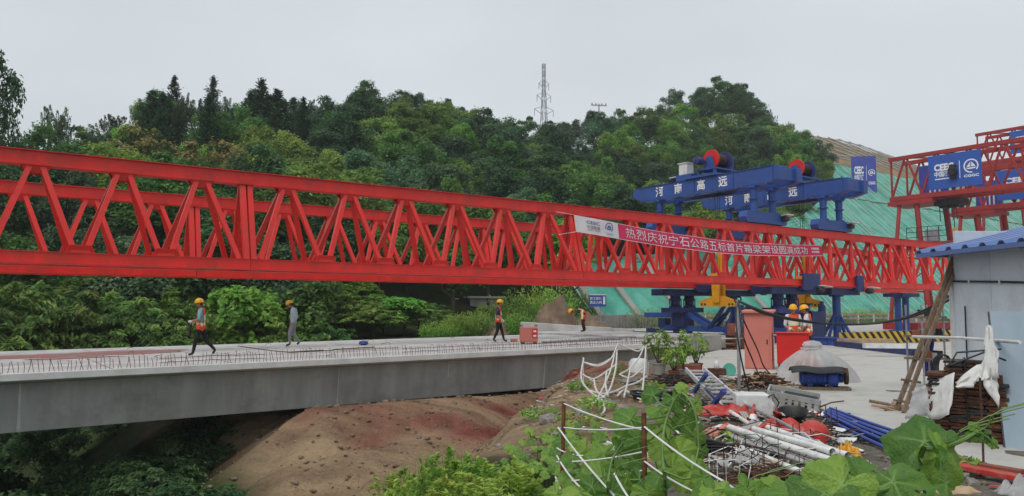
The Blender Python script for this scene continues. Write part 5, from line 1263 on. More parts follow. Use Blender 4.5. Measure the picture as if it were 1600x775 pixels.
# ================================================================== ON THE DECK
p = on_deck(826, 537)
gm = thing('cutting_machine', 'red box-shaped machine with control panel standing on the deck', 'machine', p, R(8))
MB().box((0, 0, .36), (.66, .55, .6)).build('housing', M['salmon'], gm, bevel=.03)
MB().box((.2, -.285, .42), (.2, .02, .34)).build('control_panel', M['bright_red'], gm)
for z in (.32, .5): MB().box((.2, -.3, z), (.12, .015, .07)).build('dial_plate', M['white'], gm)
for x in (-.3, .3): MB().tube([(x, -.22, .62), (x, -.22, .74), (x, .22, .74), (x, .22, .62)], .016, 6).build('handle', M['dark_metal'], gm)
for x in (-.25, .25):
    for y in (-.2, .2): MB().box((x, y, .03), (.09, .09, .07)).build('foot', M['black'], gm)
p = on_deck(803, 534); tag(MB().box((0, 0, .06), (.28, .14, .12)).build('brick', M['salmon'], None, p, R(20), bevel=.01), 'loose pale-red brick lying on the deck by the machine', 'brick')
p = on_deck(568, 539); tag(MB().lathe([(.02, .18), (.16, .14), (.2, .05), (.1, 0.0)], 9).build('blue_rag', M['blue_plastic'], None, p, None, smooth=True), 'small crumpled blue bag lying on the deck', 'bag')
a, b = on_deck(1004, 0 or 540), on_deck(375, 543)
cb = MB().tube([on_deck(x, y) + V((0, 0, .012)) for x, y in ((372, 541), (400, 545), (430, 549), (455, 551), (480, 550), (520, 548))], .014, 5).build('power_cable', M['black'], None, smooth=True)
tag(cb, 'thin black cable snaking across the deck near the worker in grey trousers', 'cable')
for i, (x0, y0, x1, y1) in enumerate(((455, 551, 505, 548), (520, 547, 585, 543))):
    o = MB().beam(on_deck(x0, y0) + V((0, 0, .02)), on_deck(x1, y1) + V((0, 0, .02)), .05, .03).build('steel_bar', M['rust2'], None)
    tag(o, ['short rusty bar lying where the black cable crosses the deck', 'rusty bar lying near the crumpled blue bag'][i], 'steel bar')
for i in range(2):
    o = MB().tube([on_deck(848 + 60*i, 537 - 5*i) + V((0, 0, .05)), on_deck(905 + 70*i, 534 - 5*i) + V((0, 0, .06)), on_deck(970 + 40*i, 531 - 3*i) + V((0, 0, .05))], .05, 6).build('deck_pipe', M['steel'], None, smooth=True)
    tag(o, ['long grey pipe lying on the deck right of the red machine', 'grey pipe lying on the deck past the bending worker'][i], 'pipe')
# ================================================================== THE YARD
YZ = 0.05
# salmon cabinet and red box
p = pz(1193, 580, 0.0)
cbn = thing('electric_cabinet', 'tall salmon-pink electric cabinet with a sloping lid', 'cabinet', V((p.x, p.y + .3, 0)), R(-24))
hc = pd(1193, 488, p.y + .2).z
MB().box((0, 0, hc/2), (.72, .62, hc)).build('body', M['salmon'], cbn, bevel=.008)
MB().box((0, -.02, hc + .03), (.86, .78, .06), rotM('X', R(3))).build('lid', M['salmon'], cbn, bevel=.01)
MB().box((-.02, -.317, hc*.5), (.64, .014, hc*.9)).build('door', M['salmon'], cbn, bevel=.003)
MB().box((.24, -.33, hc*.5), (.03, .02, .12)).build('handle', M['dark_metal'], cbn)
p = pz(1240, 582, 0.0)
rb = thing('red_box', 'bright red steel box on short legs beside the pink cabinet', 'box', p, R(-20))
zb_, zt_ = pd(1240, 569, p.y).z, pd(1240, 521, p.y).z
MB().box((0, .25, (zb_ + zt_)/2), (.82, .5, zt_ - zb_)).build('body', M['bright_red'], rb, bevel=.008)
MB().box((0, .24, zt_ + .012), (.9, .58, .03)).build('lid', M['bright_red'], rb, bevel=.005)
MB().box((0, -.006, (zb_ + zt_)/2), (.74, .012, (zt_ - zb_)*.88)).build('door', M['bright_red'], rb, bevel=.003)
for x in (-.36, .36):
    for y in (.05, .45): MB().box((x, y, zb_/2), (.05, .05, zb_)).build('leg', M['rust2'], rb)
# plastic-draped machine
p = pz(1277, 602, 0.0)
dm = thing('draped_machine', 'machine wrapped under a milky plastic sheet on the yard', 'machine', V((p.x, p.y + .35, YZ)), R(5))
hm = pd(1282, 533, p.y + .3).z - YZ
n = 72; prof = [(.66, .0), (.62, .14), (.57, .32), (.50, .50), (.40, .65), (.28, .77), (.18, .84), (.145, .87), (.18, .95), (.14, 1.03), (.01, 1.06)]
vs = []
for i, (r_, z) in enumerate(prof):
    for j in range(n):
        a = 2*math.pi*j/n; k = 1 + (.16*abs(math.sin(a*4.5 + 1 + z*.8)) + .10*abs(math.sin(a*9.5 + .5)) + .16*noise.noise(V((math.cos(a)*3.5, math.sin(a)*3.5, z*.7))) + .30*noise.noise(V((math.cos(a)*1.3, math.sin(a)*1.3, 4 + z))) - .12) * (1.25 - z)
        vs.append((math.cos(a)*r_*k*1.3 + .06*math.sin(z*2.2), math.sin(a)*r_*k*.85, z*hm/1.06 + .03*noise.noise(V((a*3, z*4, 1)))*(0 < i)))
MB().add(vs, [(i*n+j, i*n+(j+1) % n, (i+1)*n+(j+1) % n, (i+1)*n+j) for i in range(len(prof)-1) for j in range(n)]).build('plastic_sheet', M['plastic'], dm, smooth=True)
MB().box((-.12, 0, hm*.30), (.45, .4, hm*.56)).build('machine_body', M['salmon'], dm, bevel=.03)
MB().box((.25, 0, hm*.2), (.3, .45, hm*.38)).build('machine_body', M['blue_dark'], dm, bevel=.03)
MB().tube([(.21*math.cos(a), .17*math.sin(a), hm*.82) for a in np.linspace(0, 6.28, 14)], .012, 5).build('tie_string', M['rope'], dm)
# blue pump with its black cover
p = pz(1288, 613, 0.0)
pu = thing('pump', 'blue electric pump with rusty flange under a black sheet', 'pump', V((p.x, p.y + .1, YZ)), R(-14))
MB().box((.05, 0, .03), (.95, .4, .055)).build('base_board', M['wood'], pu)
MB().lathe([(.10, -.36), (.17, -.33), (.19, -.2), (.19, .12), (.15, .16)], 16, rotM('Y', R(90))).build('motor', M['blue_plastic'], pu, (-.08, 0, .25), smooth=True)
for k in range(9): MB().lathe([(.195, 0), (.205, .006), (.195, .012)], 16, rotM('Y', R(90)), caps=False).build('cooling_fin', M['blue_dark'], pu, (-.36 + k*.045, 0, .25))
MB().lathe([(.17, -.1), (.21, -.04), (.21, .08), (.10, .12), (.09, .2)], 16, rotM('Y', R(90))).build('volute', M['blue_plastic'], pu, (.2, 0, .24), smooth=True)
MB().lathe([(.05, -.03), (.17, -.03), (.17, .03), (.05, .03)], 18, rotM('Y', R(90))).build('flange', M['rust'], pu, (.46, -.02, .28), smooth=True)
mb = MB(); vs = []
for i in range(9):
    for j in range(7):
        x = -.62 + i*.13; y = -.32 + j*.105; vs.append((x, y, .47 - .16*abs(y)*2 + .012*math.sin(i*1.1) - .10*max(0, x - .2) - .04*max(0, -.3 - x) + .008*math.sin(j*2 + i)))
mb.add(vs, [(i*7+j, i*7+j+1, (i+1)*7+j+1, (i+1)*7+j) for i in range(8) for j in range(6)])
o = mb.build('cover_sheet', M['black'], pu, smooth=True); so = o.modifiers.new('t', 'SOLIDIFY'); so.thickness = .012
for x in (-.25, .15): MB().box((x, 0, .1), (.1, .3, .12)).build('foot', M['blue_dark'], pu)

# cable pole and black cables
p = pz(1155, 612, 0.0)
cp = thing('cable_pole', 'thin steel pole propping a bundle of black cables', 'pole', p, 0)
hp_ = pd(1156, 470, p.y).z
MB().tube([(0, 0, -.1), (.01, 0, hp_*.5), (.02, .02, hp_)], .035, 8).build('shaft', M['steel'], cp, smooth=True)
MB().tube([(.02 + .07*math.cos(a), .02, hp_ + .03 + .07*math.sin(a)) for a in np.linspace(0, 9, 20)], .016, 5).build('tie_wire', M['black'], cp)
top = p + V((.03, .02, hp_))
shed_c = V((7.42, 13.0, 0))
cables = [[top, *[pd(x, y, d) for x, y, d in ((1200, 489, 14.2), (1250, 500, 14.8), (1310, 507, 15.2), (1380, 504, 15.0), (1440, 490, 14.2), (1484, 468, 13.1))]],
          [top, *[pd(x, y, d) for x, y, d in ((1195, 490, 14.5), (1260, 503, 15), (1330, 507, 15.4), (1400, 500, 15.0), (1450, 482, 14.2), (1484, 462, 13.1))]],
          [top, *[pd(x, y, d) for x, y, d in ((1160, 520, 14.5), (1175, 560, 14.8), (1190, 590, 14.8))], pz(1215, 600, .06)],
          [top, *[pd(x, y, d) for x, y, d in ((1162, 500, 14.5), (1183, 545, 15.8), (1195, 575, 15.9))], pz(1212, 590, .06)],
          [top, *[pd(x, y, d) for x, y, d in ((1150, 500, 13.8), (1158, 560, 13.6))], pz(1172, 618, .05)]]
cl_ = ['black cable slung from the pole to the shed corner, upper of the pair', 'black cable slung from the pole to the shed corner, lower of the pair', 'black cable dropping from the pole past the front of the pink cabinet', 'black cable hanging down along the pink cabinet door', 'black cable trailing from the pole into the scrap']
def smooth_path(pts, n=6):
    out = []
    P_ = [pts[0]] + list(pts) + [pts[-1]]
    for i in range(1, len(P_) - 2):
        a, b, c, d = P_[i-1], P_[i], P_[i+1], P_[i+2]
        for k in range(n):
            t = k/n; out.append(0.5*((2*b) + (c - a)*t + (2*a - 5*b + 4*c - d)*t*t + (3*b - a - 3*c + d)*t**3))
    return out + [V(pts[-1])]
for c_, lb in zip(cables, cl_):
    tag(MB().tube(smooth_path([V(x) for x in c_]), .022 if 'slung' in lb else .014, 6).build('power_cable', M['black'], None, smooth=True), lb, 'cable')

# striped barrier, timber, blue-grey beam, railing far in the yard
a, b = pz(1312, 540, .05), pz(1500, 533, .05)
bar_dir = math.atan2(b.y - a.y, b.x - a.x); Lb = (b - a).length
hb_ = thing('striped_barrier', 'yellow and black striped barrier boards across the far yard', 'barrier', a, bar_dir)
for k in range(4):
    MB().box((Lb*(k + .5)/4, 0, .30), (Lb/4 - .06, .08, .55)).build('board', M['hazard'], hb_)
    MB().box((Lb*(k + .5)/4, .12, .3), (.1, .14, .6)).build('post', M['steel'], hb_)
p = pz(1308, 541, .05); q_ = pz(1432, 556, .05)
tag(MB().beam(p + V((0, 0, .12)), q_ + V((0, 0, .12)), .3, .22).build('steel_beam', M['blue_dark'], None, bevel=.01), 'long blue-grey steel beam lying in front of the striped barrier', 'beam')
tp = pz(1352, 542, .05); tpile = thing('timber_stack', 'small stack of pale sawn timber lying before the striped barrier', 'timber', tp, R(8))
for i in range(5):
    for j in range(3): MB().box((rnd.uniform(-.06, .06), -.3 + i*.15, .06 + j*.115), (2.2, .14, .11)).build('plank', M['timber'], tpile)
tag(MB().beam(pz(1350, 540, .42), pz(1440, 541, .4), .25, .16).build('pale_board', M['white_plastic'], None), 'long pale board lying from the timber stack along the barrier', 'board')
ra = site('guard_rail', 'pale metal guard rail along the foot of the slope behind the yard', 'railing', 33, 21.5, 0)
for k in range(15): MB().box((k*3.0, 0, .55), (.12, .12, 1.1)).build('post', M['white_plastic'], ra)
for z in (.65, 1.05): MB().box((21, -.02, z), (42.5, .07, .16)).build('rail', M['timber'] if z > 1 else M['steel'], ra)
for i in range(12):
    s_ = 30 + i*3.4; q = 22.6 + rnd.uniform(-.4, .6); p = S(s_, q)
    weeds('low dry grass along the guard rail at the slope foot', 800 + FPX*p.x/p.y, p.y, 481 - 0.1*i, 1.7, 80 + i, 'olive', 420, 'grass tufts along the guard rail', 'grass_tuft', z0=0.0)

# rusty pallets, concrete block, planters by the deck end
p = pz(1158, 546, .03)
pal = thing('formwork_stack', 'stack of rusty steel formwork pieces beside the pink cabinet', 'formwork', p, TH)
for i in range(3):
    for j in range(4): MB().box((j*.36 - .5, 0, .13 + i*.2), (.3, .5, .1)).build('formwork_piece', M['rust'], pal)
    MB().box((.04, 0, .205 + i*.2), (1.5, .45, .05)).build('formwork_piece', M['rust2'], pal)
MB().box((.04, 0, .04), (1.5, .45, .08)).build('formwork_piece', M['rust2'], pal)
bx = thing('carton', 'weathered open carton standing on the rusty formwork stack', 'carton', p + V((-.3, -.1, .65)), TH)
MB().box((0, 0, .2), (.42, .36, .4)).build('carton_body', M['terracotta'], bx, bevel=.01)
MB().box((0, -.185, .2), (.3, .01, .24)).build('label_panel', M['grey_plastic'], bx)
p = pz(1104, 548, .03); tag(MB().box((0, 0, .3), (1.1, .9, .66)).build('concrete_block', M['old_concrete'], None, p + V((0, .4, 0)), TH, bevel=.04), 'weathered grey concrete block behind the potted shrubs', 'block')
# potted shrubs
def potted(px, py, top, label, potmat, w, leaf, seed, pot=(.17, .26)):
    p = pz(px, py, 0.02); t = thing('potted_plant', label, 'plant', p, 0, 'potted plants at the yard edge')
    H = pd(px, top, p.y).z
    MB().lathe([(pot[0]*.8, 0), (pot[0], pot[1]*.9), (pot[0]*1.1, pot[1]*.9), (pot[0]*1.1, pot[1]), (pot[0]*.95, pot[1]), (pot[0]*.9, pot[1]*.85)], 14).build('pot', potmat, t, smooth=True)
    g = np.random.default_rng(seed); k = 170
    u = sphere_pts(g, k); f = g.uniform(.3, 1, size=(k, 1)) ** .5
    C = np.array([0, 0, (H + pot[1])*.56]) + u*f*np.array([w, w, (H - pot[1])*.48])
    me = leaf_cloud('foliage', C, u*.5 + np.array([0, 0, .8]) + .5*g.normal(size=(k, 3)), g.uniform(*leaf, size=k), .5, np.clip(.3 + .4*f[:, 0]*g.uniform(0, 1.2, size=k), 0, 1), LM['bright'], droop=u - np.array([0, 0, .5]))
    place('foliage', me, t); mb = MB()
    for i in range(7):
        a = i*.9; mb.tube([(0, 0, pot[1]*.7), (math.cos(a)*w*.4, math.sin(a)*w*.4, H*.55), (math.cos(a)*w*.7, math.sin(a)*w*.7, H*.85)], [.012, .008, .004], 4)
    mb.build('stems', M['bark'], t); return t
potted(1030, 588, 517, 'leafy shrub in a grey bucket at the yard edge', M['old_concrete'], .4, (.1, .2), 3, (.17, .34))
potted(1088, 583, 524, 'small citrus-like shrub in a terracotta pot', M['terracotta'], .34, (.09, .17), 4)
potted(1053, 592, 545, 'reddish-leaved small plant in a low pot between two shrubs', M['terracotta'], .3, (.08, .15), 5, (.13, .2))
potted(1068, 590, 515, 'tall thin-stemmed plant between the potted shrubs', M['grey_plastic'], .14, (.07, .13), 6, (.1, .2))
p = pz(1075, 586, 0); pt_ = thing('planter_trough', 'low terracotta trough in the scrap at the yard edge', 'planter', p, R(-8))
MB().box((0, 0, .14), (.62, .3, .26)).build('trough', M['terracotta'], pt_, bevel=.015)
MB().box((0, 0, .275), (.54, .22, .02)).build('soil_fill', M['soil'], pt_)
p = pz(1000, 585, -.05); tag(MB().lathe([(.05, .42), (.2, .4), (.27, .3), (.27, 0)], 14).build('foam_drum', M['white_plastic'], None, p + V((0, .2, 0)), None, smooth=True), 'rounded white plastic drum behind the white ropes', 'drum')
p = pz(1120, 588, 0.02); gp = thing('garden_pump', 'small rusty hand machine with a green lid among the pots', 'machine', p, R(10))
MB().box((0, 0, .1), (.4, .26, .2)).build('engine_block', M['rust'], gp, bevel=.02)
MB().lathe([(.05, 0), (.07, .05), (.06, .16), (.02, .2)], 10).build('air_filter', M['white_plastic'], gp, (0, 0, .19), smooth=True)
MB().lathe([(.17, -.015), (.17, .015)], 16, rotM('X', R(75))).build('green_lid', M['net'], gp, (.32, -.05, .16), smooth=True)

# ------------------------------------------------------------------ the scrap heap
def rods(name, label, cat, px, py, z, k, Lr, rr, w, hgt, mat, seed, part='rod'):
    p = pz(px, py, z); t = thing(name, label, cat, p, 0); g = random.Random(seed)
    ms = []
    for i in range(4):
        c = g.uniform(-.15, .15); ms.append(MB().tube([(-Lr/2, 0, 0), (0, c*Lr, c*.3*Lr), (Lr/2, c*.3*Lr, 0)], rr, 5).mesh(part, mat[i % len(mat)], True))
    for i in range(k):
        x = g.gauss(0, w*.45); y = g.gauss(0, w*.3); zz = max(rr, hgt*math.exp(-(x/w)**2*1.6) * g.uniform(.05, 1))
        place(part, g.choice(ms), t, (x, y, zz), (g.uniform(-.25, .25), g.uniform(-.3, .3), g.uniform(0, 6.28)), scale=(g.uniform(.5, 1.2),)*3)
    return t
rods('rusty_offcuts', 'heap of short rusty steel offcuts at the foot of the pink cabinet', 'scrap', 1192, 606, 0.0, 190, .30, .018, .75, .34, [M['rust'], M['rust'], M['rust2'], M['timber']], 4, 'offcut')
rods('wire_tangle', 'tangle of black cable and dark rods beside the planter', 'scrap', 1062, 600, 0.0, 70, .8, .012, .8, .16, [M['black'], M['dark_metal'], M['rust']], 5, 'cable_piece')
rods('twig_heap', 'dark heap of twisted rusty tie-wire under the white pipes', 'scrap', 1205, 752, 0.0, 120, .45, .007, .45, .10, [M['rust'], M['dark_metal'], M['rust2']], 6, 'wire_piece')
rods('stick_heap', 'grey brushwood lying below the aluminium ladder', 'brushwood', 1110, 640, 0.0, 70, .9, .014, .6, .14, [M['wood'], M['old_concrete'], M['dark_metal']], 7, 'stick')
# aluminium ladder
A_, B_ = pz(1086, 577, .42), pz(1152, 640, .2)
ld = thing('aluminium_ladder', 'aluminium ladder lying slantwise on the scrap heap', 'ladder', A_, math.atan2((B_ - A_).y, (B_ - A_).x))
dv = B_ - A_; Ll = math.hypot(dv.x, dv.y); dzl = dv.z
for y in (-.19, .19): MB().beam((0, y, 0), (Ll, y, dzl), .035, .085).build('stile', M['alu'], ld)
for k in range(10):
    f = (k + .5) / 10; MB().beam((Ll*f, -.18, dzl*f), (Ll*f, .18, dzl*f), .05, .03).build('rung', M['alu'], ld)
tr = thing('blue_trestle', 'blue steel trestle leg frame leaning by the ladder', 'trestle', pz(1108, 628, .0), 0)
o0 = pz(1108, 628, .0)
for a, b in (((1085, 612, .15), (1104, 584, .55)), ((1108, 640, .1), (1132, 610, .5))): MB().beam(pz(*a) - o0, pz(*b) - o0, .06, .06).build('leg', M['blue_plastic'], tr)
MB().beam(pz(1094, 598, .32) - o0, pz(1120, 625, .3) - o0, .04, .04).build('cross_bar', M['blue_dark'], tr)
# white tank, grey crate
p = pz(1181, 650, 0.05); wt = thing('white_canister', 'white plastic canister lying on the scrap heap', 'canister', p + V((0, .15, 0)), R(-8))
mb = MB(); mb.add([(x, y, z) for y in (-.19, .19) for x, z in ((-.27, 0), (.29, 0), (.31, .17), (.22, .34), (-.28, .34))], [(4, 3, 2, 1, 0), (5, 6, 7, 8, 9)] + [(i, (i+1) % 5, (i+1) % 5 + 5, i + 5) for i in range(5)])
mb.build('canister_body', M['white_plastic'], wt, bevel=.03)
MB().tube([(.31, -.2, .1), (.36, -.22, .22), (.28, -.21, .34), (.2, -.2, .3)], .012, 6).build('handle_loop', M['black'], wt, smooth=True)
p = pz(1245, 646, 0.02); gc = thing('plastic_crate', 'grey slotted plastic crate lying tilted on the scrap heap', 'crate', p + V((0, .2, .03)), R(-22)); gc.rotation_euler = (R(6), R(9), R(-22))
W, D, Hc = .80, .5, .30
for y in (-D/2, D/2):
    for k in range(8): MB().box((-W/2 + .05 + k*.1, y, Hc/2), (.062, .02, Hc*.62)).build('slat', M['grey_plastic'], gc)
    for z, hh in ((.03, .06), (Hc - .04, .08)): MB().box((0, y, z), (W, .026, hh)).build('rim_rail', M['grey_plastic'], gc)
for x in (-W/2, W/2): MB().box((x, 0, Hc/2), (.026, D - .02, Hc)).build('end_panel', M['grey_plastic'], gc)
MB().box((0, 0, .012), (W - .03, D - .03, .02)).build('floor_panel', M['grey_plastic'], gc)
MB().box((.1, .05, Hc*.7), (.5, .25, .02), rotM('X', R(18))).build('dark_sheet', M['black'], gc)
# black basin, red basin, red-and-white cones, red plastic
p = pz(1243, 664, 0.02); tag(MB().lathe([(.14, 0), (.17, .04), (.21, .17), (.225, .18), (.2, .165), (.16, .03), (.02, .02)], 20).build('black_pan', M['dark_metal'], None, p + V((0, .1, .02)), (R(14), R(-6), 0), smooth=True), 'dented black pan tilted on the scrap heap', 'pan')
p = pz(1276, 690, 0.02); tag(MB().lathe([(.02, .20), (.12, .19), (.17, .14), (.2, .03), (.21, 0), (.19, 0.005), (.16, .12), (.02, .17)], 22).build('red_basin', M['red_plastic'], None, p + V((0, .12, .03)), (R(20), R(10), 0), smooth=True), 'round red basin lying upside down by the blue pipes', 'basin')
def cone(px, py, rot, label, sc=1.0, z=.05):
    p = pz(px, py, z); t = thing('traffic_cone', label, 'traffic cone', p, 0, 'battered traffic cones on the scrap heap'); t.rotation_euler = rot; t.scale = (sc,)*3
    MB().box((0, 0, .015), (.34, .34, .03)).build('base', M['red_plastic'], t, bevel=.008)
    MB().lathe([(.13, .03), (.105, .16)], 18, None, caps=False).build('cone_band', M['red_plastic'], t, smooth=True)
    MB().lathe([(.105, .16), (.078, .31)], 18, None, caps=False).build('cone_band', M['white'], t, smooth=True)
    MB().lathe([(.078, .31), (.03, .58), (.02, .6)], 18, None, caps=False).build('cone_band', M['red_plastic'], t, smooth=True)
    return t
cone(1176, 668, (R(-30), R(16), 0), 'red and white traffic cone leaning upright in the scrap', .62, .02)
cone(1222, 655, (R(70), R(20), R(-40)), 'traffic cone on its side next to the black pan', .8)
def crumple(name, label, cat, px, py, z, w, d, h, mat, seed, rot=0, n=20, lift=0.0):
    p = pz(px, py, z); mb = MB(); vs = []
    for i in range(n+1):
        for j in range(n+1):
            x, y = i/n - .5, j/n - .5; r = max(abs(x), abs(y))*2
            vs.append((x*w*(1 + .25*noise.noise(V((y*4, seed, 0)))), y*d*(1 + .25*noise.noise(V((x*4, seed, 3)))), h*(1 - r**2)*(.6 + .7*noise.noise(V((x*4 + seed, y*4, 1))) + .22*noise.noise(V((x*11, y*11, seed)))) + .01))
    mb.add(vs, [(i*(n+1)+j, (i+1)*(n+1)+j, (i+1)*(n+1)+j+1, i*(n+1)+j+1) for i in range(n) for j in range(n)])
    o = mb.build(name, mat, None, p + V((0, 0, lift)), rot, smooth=True); so = o.modifiers.new('t', 'SOLIDIFY'); so.thickness = .006
    return tag(o, label, cat)
crumple('red_tarpaulin', 'crumpled red plastic sheet between ladder and white pipes', 'tarpaulin', 1135, 650, .1, .9, .35, .26, M['red_plastic'], 2, R(-10))
crumple('red_tarpaulin', 'crumpled red plastic sheet draped over the pipes by the black pan', 'tarpaulin', 1222, 678, .12, .75, .35, .25, M['red_plastic'], 3, R(-35))
crumple('red_tarpaulin', 'faded pink plastic scrap at the left end of the white pipes', 'tarpaulin', 1140, 680, .03, .6, .3, .16, M['salmon'], 6, R(15))
crumple('plastic_scrap', 'white plastic scrap hanging over the red cone', 'plastic sheet', 1185, 672, .12, .4, .3, .16, M['plastic'], 4, R(20))
crumple('plastic_scrap', 'thin white plastic bag caught on the dark wire heap', 'plastic sheet', 1165, 722, .06, .3, .3, .16, M['plastic'], 9, R(20))
crumple('yellow_cloth', 'yellow rag at the right end of the white pipes', 'cloth', 1322, 716, .05, .2, .3, .2, M['yellow'], 5, R(20))
crumple('brown_paper', 'crumpled brown packing paper at the lower right edge of the rubble', 'paper', 1480, 768, .0, .5, .35, .1, M['timber'], 11, R(20))
crumple('plastic_bag', 'white plastic bag on the rubble below the shed', 'bag', 1600, 775, .0, .4, .3, .22, M['plastic'], 12, R(0))
for i in range(26):
    px = rnd.uniform(1265, 1345); py = 640 + (px - 1265)*.28 + rnd.uniform(-5, 8)
    o = crumple('barrier_tape', 'scrap of red and white barrier tape strewn on the concrete', 'tape', px, py, .055, rnd.uniform(.08, .2), .06, .05, M['white'] if i % 3 else M['red_plastic'], i, rnd.uniform(0, 6), n=4); o['group'] = 'scraps of barrier tape'
# white pipes
pipes = [((1140, 668, .26), (1318, 726, .26), 0.040), ((1146, 682, .16), (1306, 737, .16), 0.037), ((1178, 670, .33), (1300, 706, .33), 0.032), ((1200, 668, .28), (1324, 712, .22), 0.035), ((1160, 700, .1), (1262, 742, .12), 0.032), ((1124, 632, .2), (1185, 672, .14), .03)]
pn_ = ['thick white pipe lying topmost over the scrap heap', 'white pipe lying lowest in the bundle over the dark wire heap', 'white pipe half covered by the red plastic sheet', 'white pipe ending at the yellow rag', 'short white pipe under the thick one', 'thin white pipe slanting below the aluminium ladder']
for (a, b, r_), lb in zip(pipes, pn_):
    A, B = pz(*a), pz(*b); d = B - A; u = d.normalized()
    t = thing('white_pipe', lb, 'pipe', A, 0, 'white plastic pipes on the scrap heap')
    mb = MB(); mb.tube([(0, 0, 0), d*.5, d], r_, 14, cap=False); mb.tube([(0, 0, 0), d], r_*.86, 14, cap=False)
    mb.build('pipe_wall', M['white_plastic'], t, smooth=True)
    MB().tube([d*.96, d*1.005], r_*1.12, 14, cap=False).build('socket', M['white_plastic'], t, smooth=True)
tag(MB().tube([pz(1165, 632, .25), pz(1225, 662, .3), pz(1290, 700, .22)], .022, 7).build('steel_tube', M['steel'], None, smooth=True), 'thin grey steel tube crossing the scrap heap', 'tube')
# blue pipes
for k in range(8):
    A, B = pz(1287 + k*1.5, 655 - 1.2*k, .05), pz(1418 + k*3.6, 721 - 3*k, .05)
    A.z = B.z = .085 + (.05 if k % 2 else 0)
    tag(MB().tube([A, A.lerp(B, .5) + V((0, 0, -.012)), B], .024, 8).build('blue_pipe', M['blue_plastic'], None, smooth=True), 'long blue pipe in the bundle lying on the rubble', 'pipe', 'bundle of blue pipes')
tag(MB().tube(smooth_path([pz(x, y, .03) for x, y in ((1300, 664), (1340, 676), (1380, 690), (1420, 694), (1470, 700))]), .02, 6).build('hose', M['black'], None, smooth=True), 'black hose lying between blue pipes and concrete yard', 'hose')
for i, (px, py, h_) in enumerate(((1283, 690, .45), (1300, 688, .4), (1240, 720, .4), (1258, 716, .3), (1205, 715, .4))):
    p = pz(px, py, 0); tag(MB().tube([p, p + V((.02, .05, h_)), p + V((.09, .05, h_ + .02)), p + V((.1, .05, h_*.6))], .007, 5).build('bent_rebar', M['rust'], None), 'bent thin rusty rebar sticking up out of the scrap', 'rebar', 'bent rebar in the scrap')
# stack of tyres-like black sheets
p = pz(1122, 712, 0); sh = thing('rubber_mats', 'stack of folded black rubber sheets at the garden edge', 'mats', p, R(10))
for k in range(5):
    mb = MB(); vs = []
    for i in range(10):
        x = -.28 + i*.062
        for y in (-.14, .14): vs.append((x, y, .03 + k*.035 + .05*math.cos(x*6 + k*.4)))
    mb.add(vs, [(i*2, i*2+1, i*2+3, i*2+2) for i in range(9)]); o = mb.build('sheet', M['black'], sh, smooth=True); so = o.modifiers.new('t', 'SOLIDIFY'); so.thickness = .02
p = pz(1022, 628, .0); hs_ = thing('hose_coil', 'coil of black hose lying at the foot of the white ropes', 'hose', p + V((0, .2, 0)), 0)
for k in range(4): MB().tube([(.34*(1 + .06*k)*math.cos(a) , .16*math.sin(a), .05 + .03*k + .03*math.sin(a*2 + k)) for a in np.linspace(0, 6.28, 22)], .022, 6).build('coil_turn', M['black'], hs_, smooth=True)
# planks and stones lower right, rubble all over
for i, (x0, y0, x1, y1, w, mt, lb) in enumerate(((1490, 727, 1600, 748, .14, 'red_plastic', 'faded red plank lying on the rubble below the rusty stack'), (1500, 722, 1598, 738, .10, 'terracotta', 'brown-red batten lying along the faded red plank'), (900, 722, 1050, 716, .16, 'timber', 'pale board lying on the ground behind the stakes'), (950, 700, 1060, 695, .1, 'white_plastic', 'white strip lying behind the garden stakes'), (940, 690, 1010, 712, .05, 'white_plastic', 'thin white batten lying behind the garden stakes'))):
    tag(MB().beam(pz(x0, y0, .09), pz(x1, y1, .09), w, .05).build('plank', M[mt], None, bevel=.006), lb, 'plank')
stones = []
for i in range(5):
    b_ = bmesh.new(); bmesh.ops.create_icosphere(b_, subdivisions=1, radius=1)
    for v in b_.verts: v.co *= 1 + .4*noise.noise(v.co*1.3 + V((i*7, 0, 0))); v.co.z *= .65
    m_ = bpy.data.meshes.new('stone'); b_.to_mesh(m_); b_.free(); m_.materials.append(M['stone']); stones.append(m_)
def in_poly(x, y, P_):
    c = False; j = len(P_) - 1
    for i in range(len(P_)):
        if (P_[i][1] > y) != (P_[j][1] > y) and x < (P_[j][0] - P_[i][0])*(y - P_[i][1])/(P_[j][1] - P_[i][1]) + P_[i][0]: c = not c
        j = i
    return c
big = [(1500, 750, .09), (1530, 742, .1), (1520, 757, .07), (1012, 655, .1), (975, 640, .16), (1045, 620, .14), (1000, 616, .2), (950, 628, .14), (960, 612, .12), (1012, 604, .16), (880, 665, .2), (905, 640, .16), (860, 640, .22), (1030, 640, .12), (985, 600, .2)]
for px, py, r_ in big:
    p = pz(px, py, 0); p.z = ground(p.x, p.y); o = place('stone', stones[rnd.randrange(5)], None, p + V((0, 0, r_*.15)), (rnd.uniform(-.3, .3), rnd.uniform(-.3, .3), rnd.uniform(0, 6)), scale=(r_*1.2, r_, r_))
    tag(o, 'rough grey-brown stone lying on the bank by the scrap and ropes', 'stone', 'stones along the bank')
mb = MB(); g = random.Random(5); ico = [(v.co.x, v.co.y, v.co.z) for v in stones[0].vertices]; icf = [tuple(p_.vertices) for p_ in stones[0].polygons]
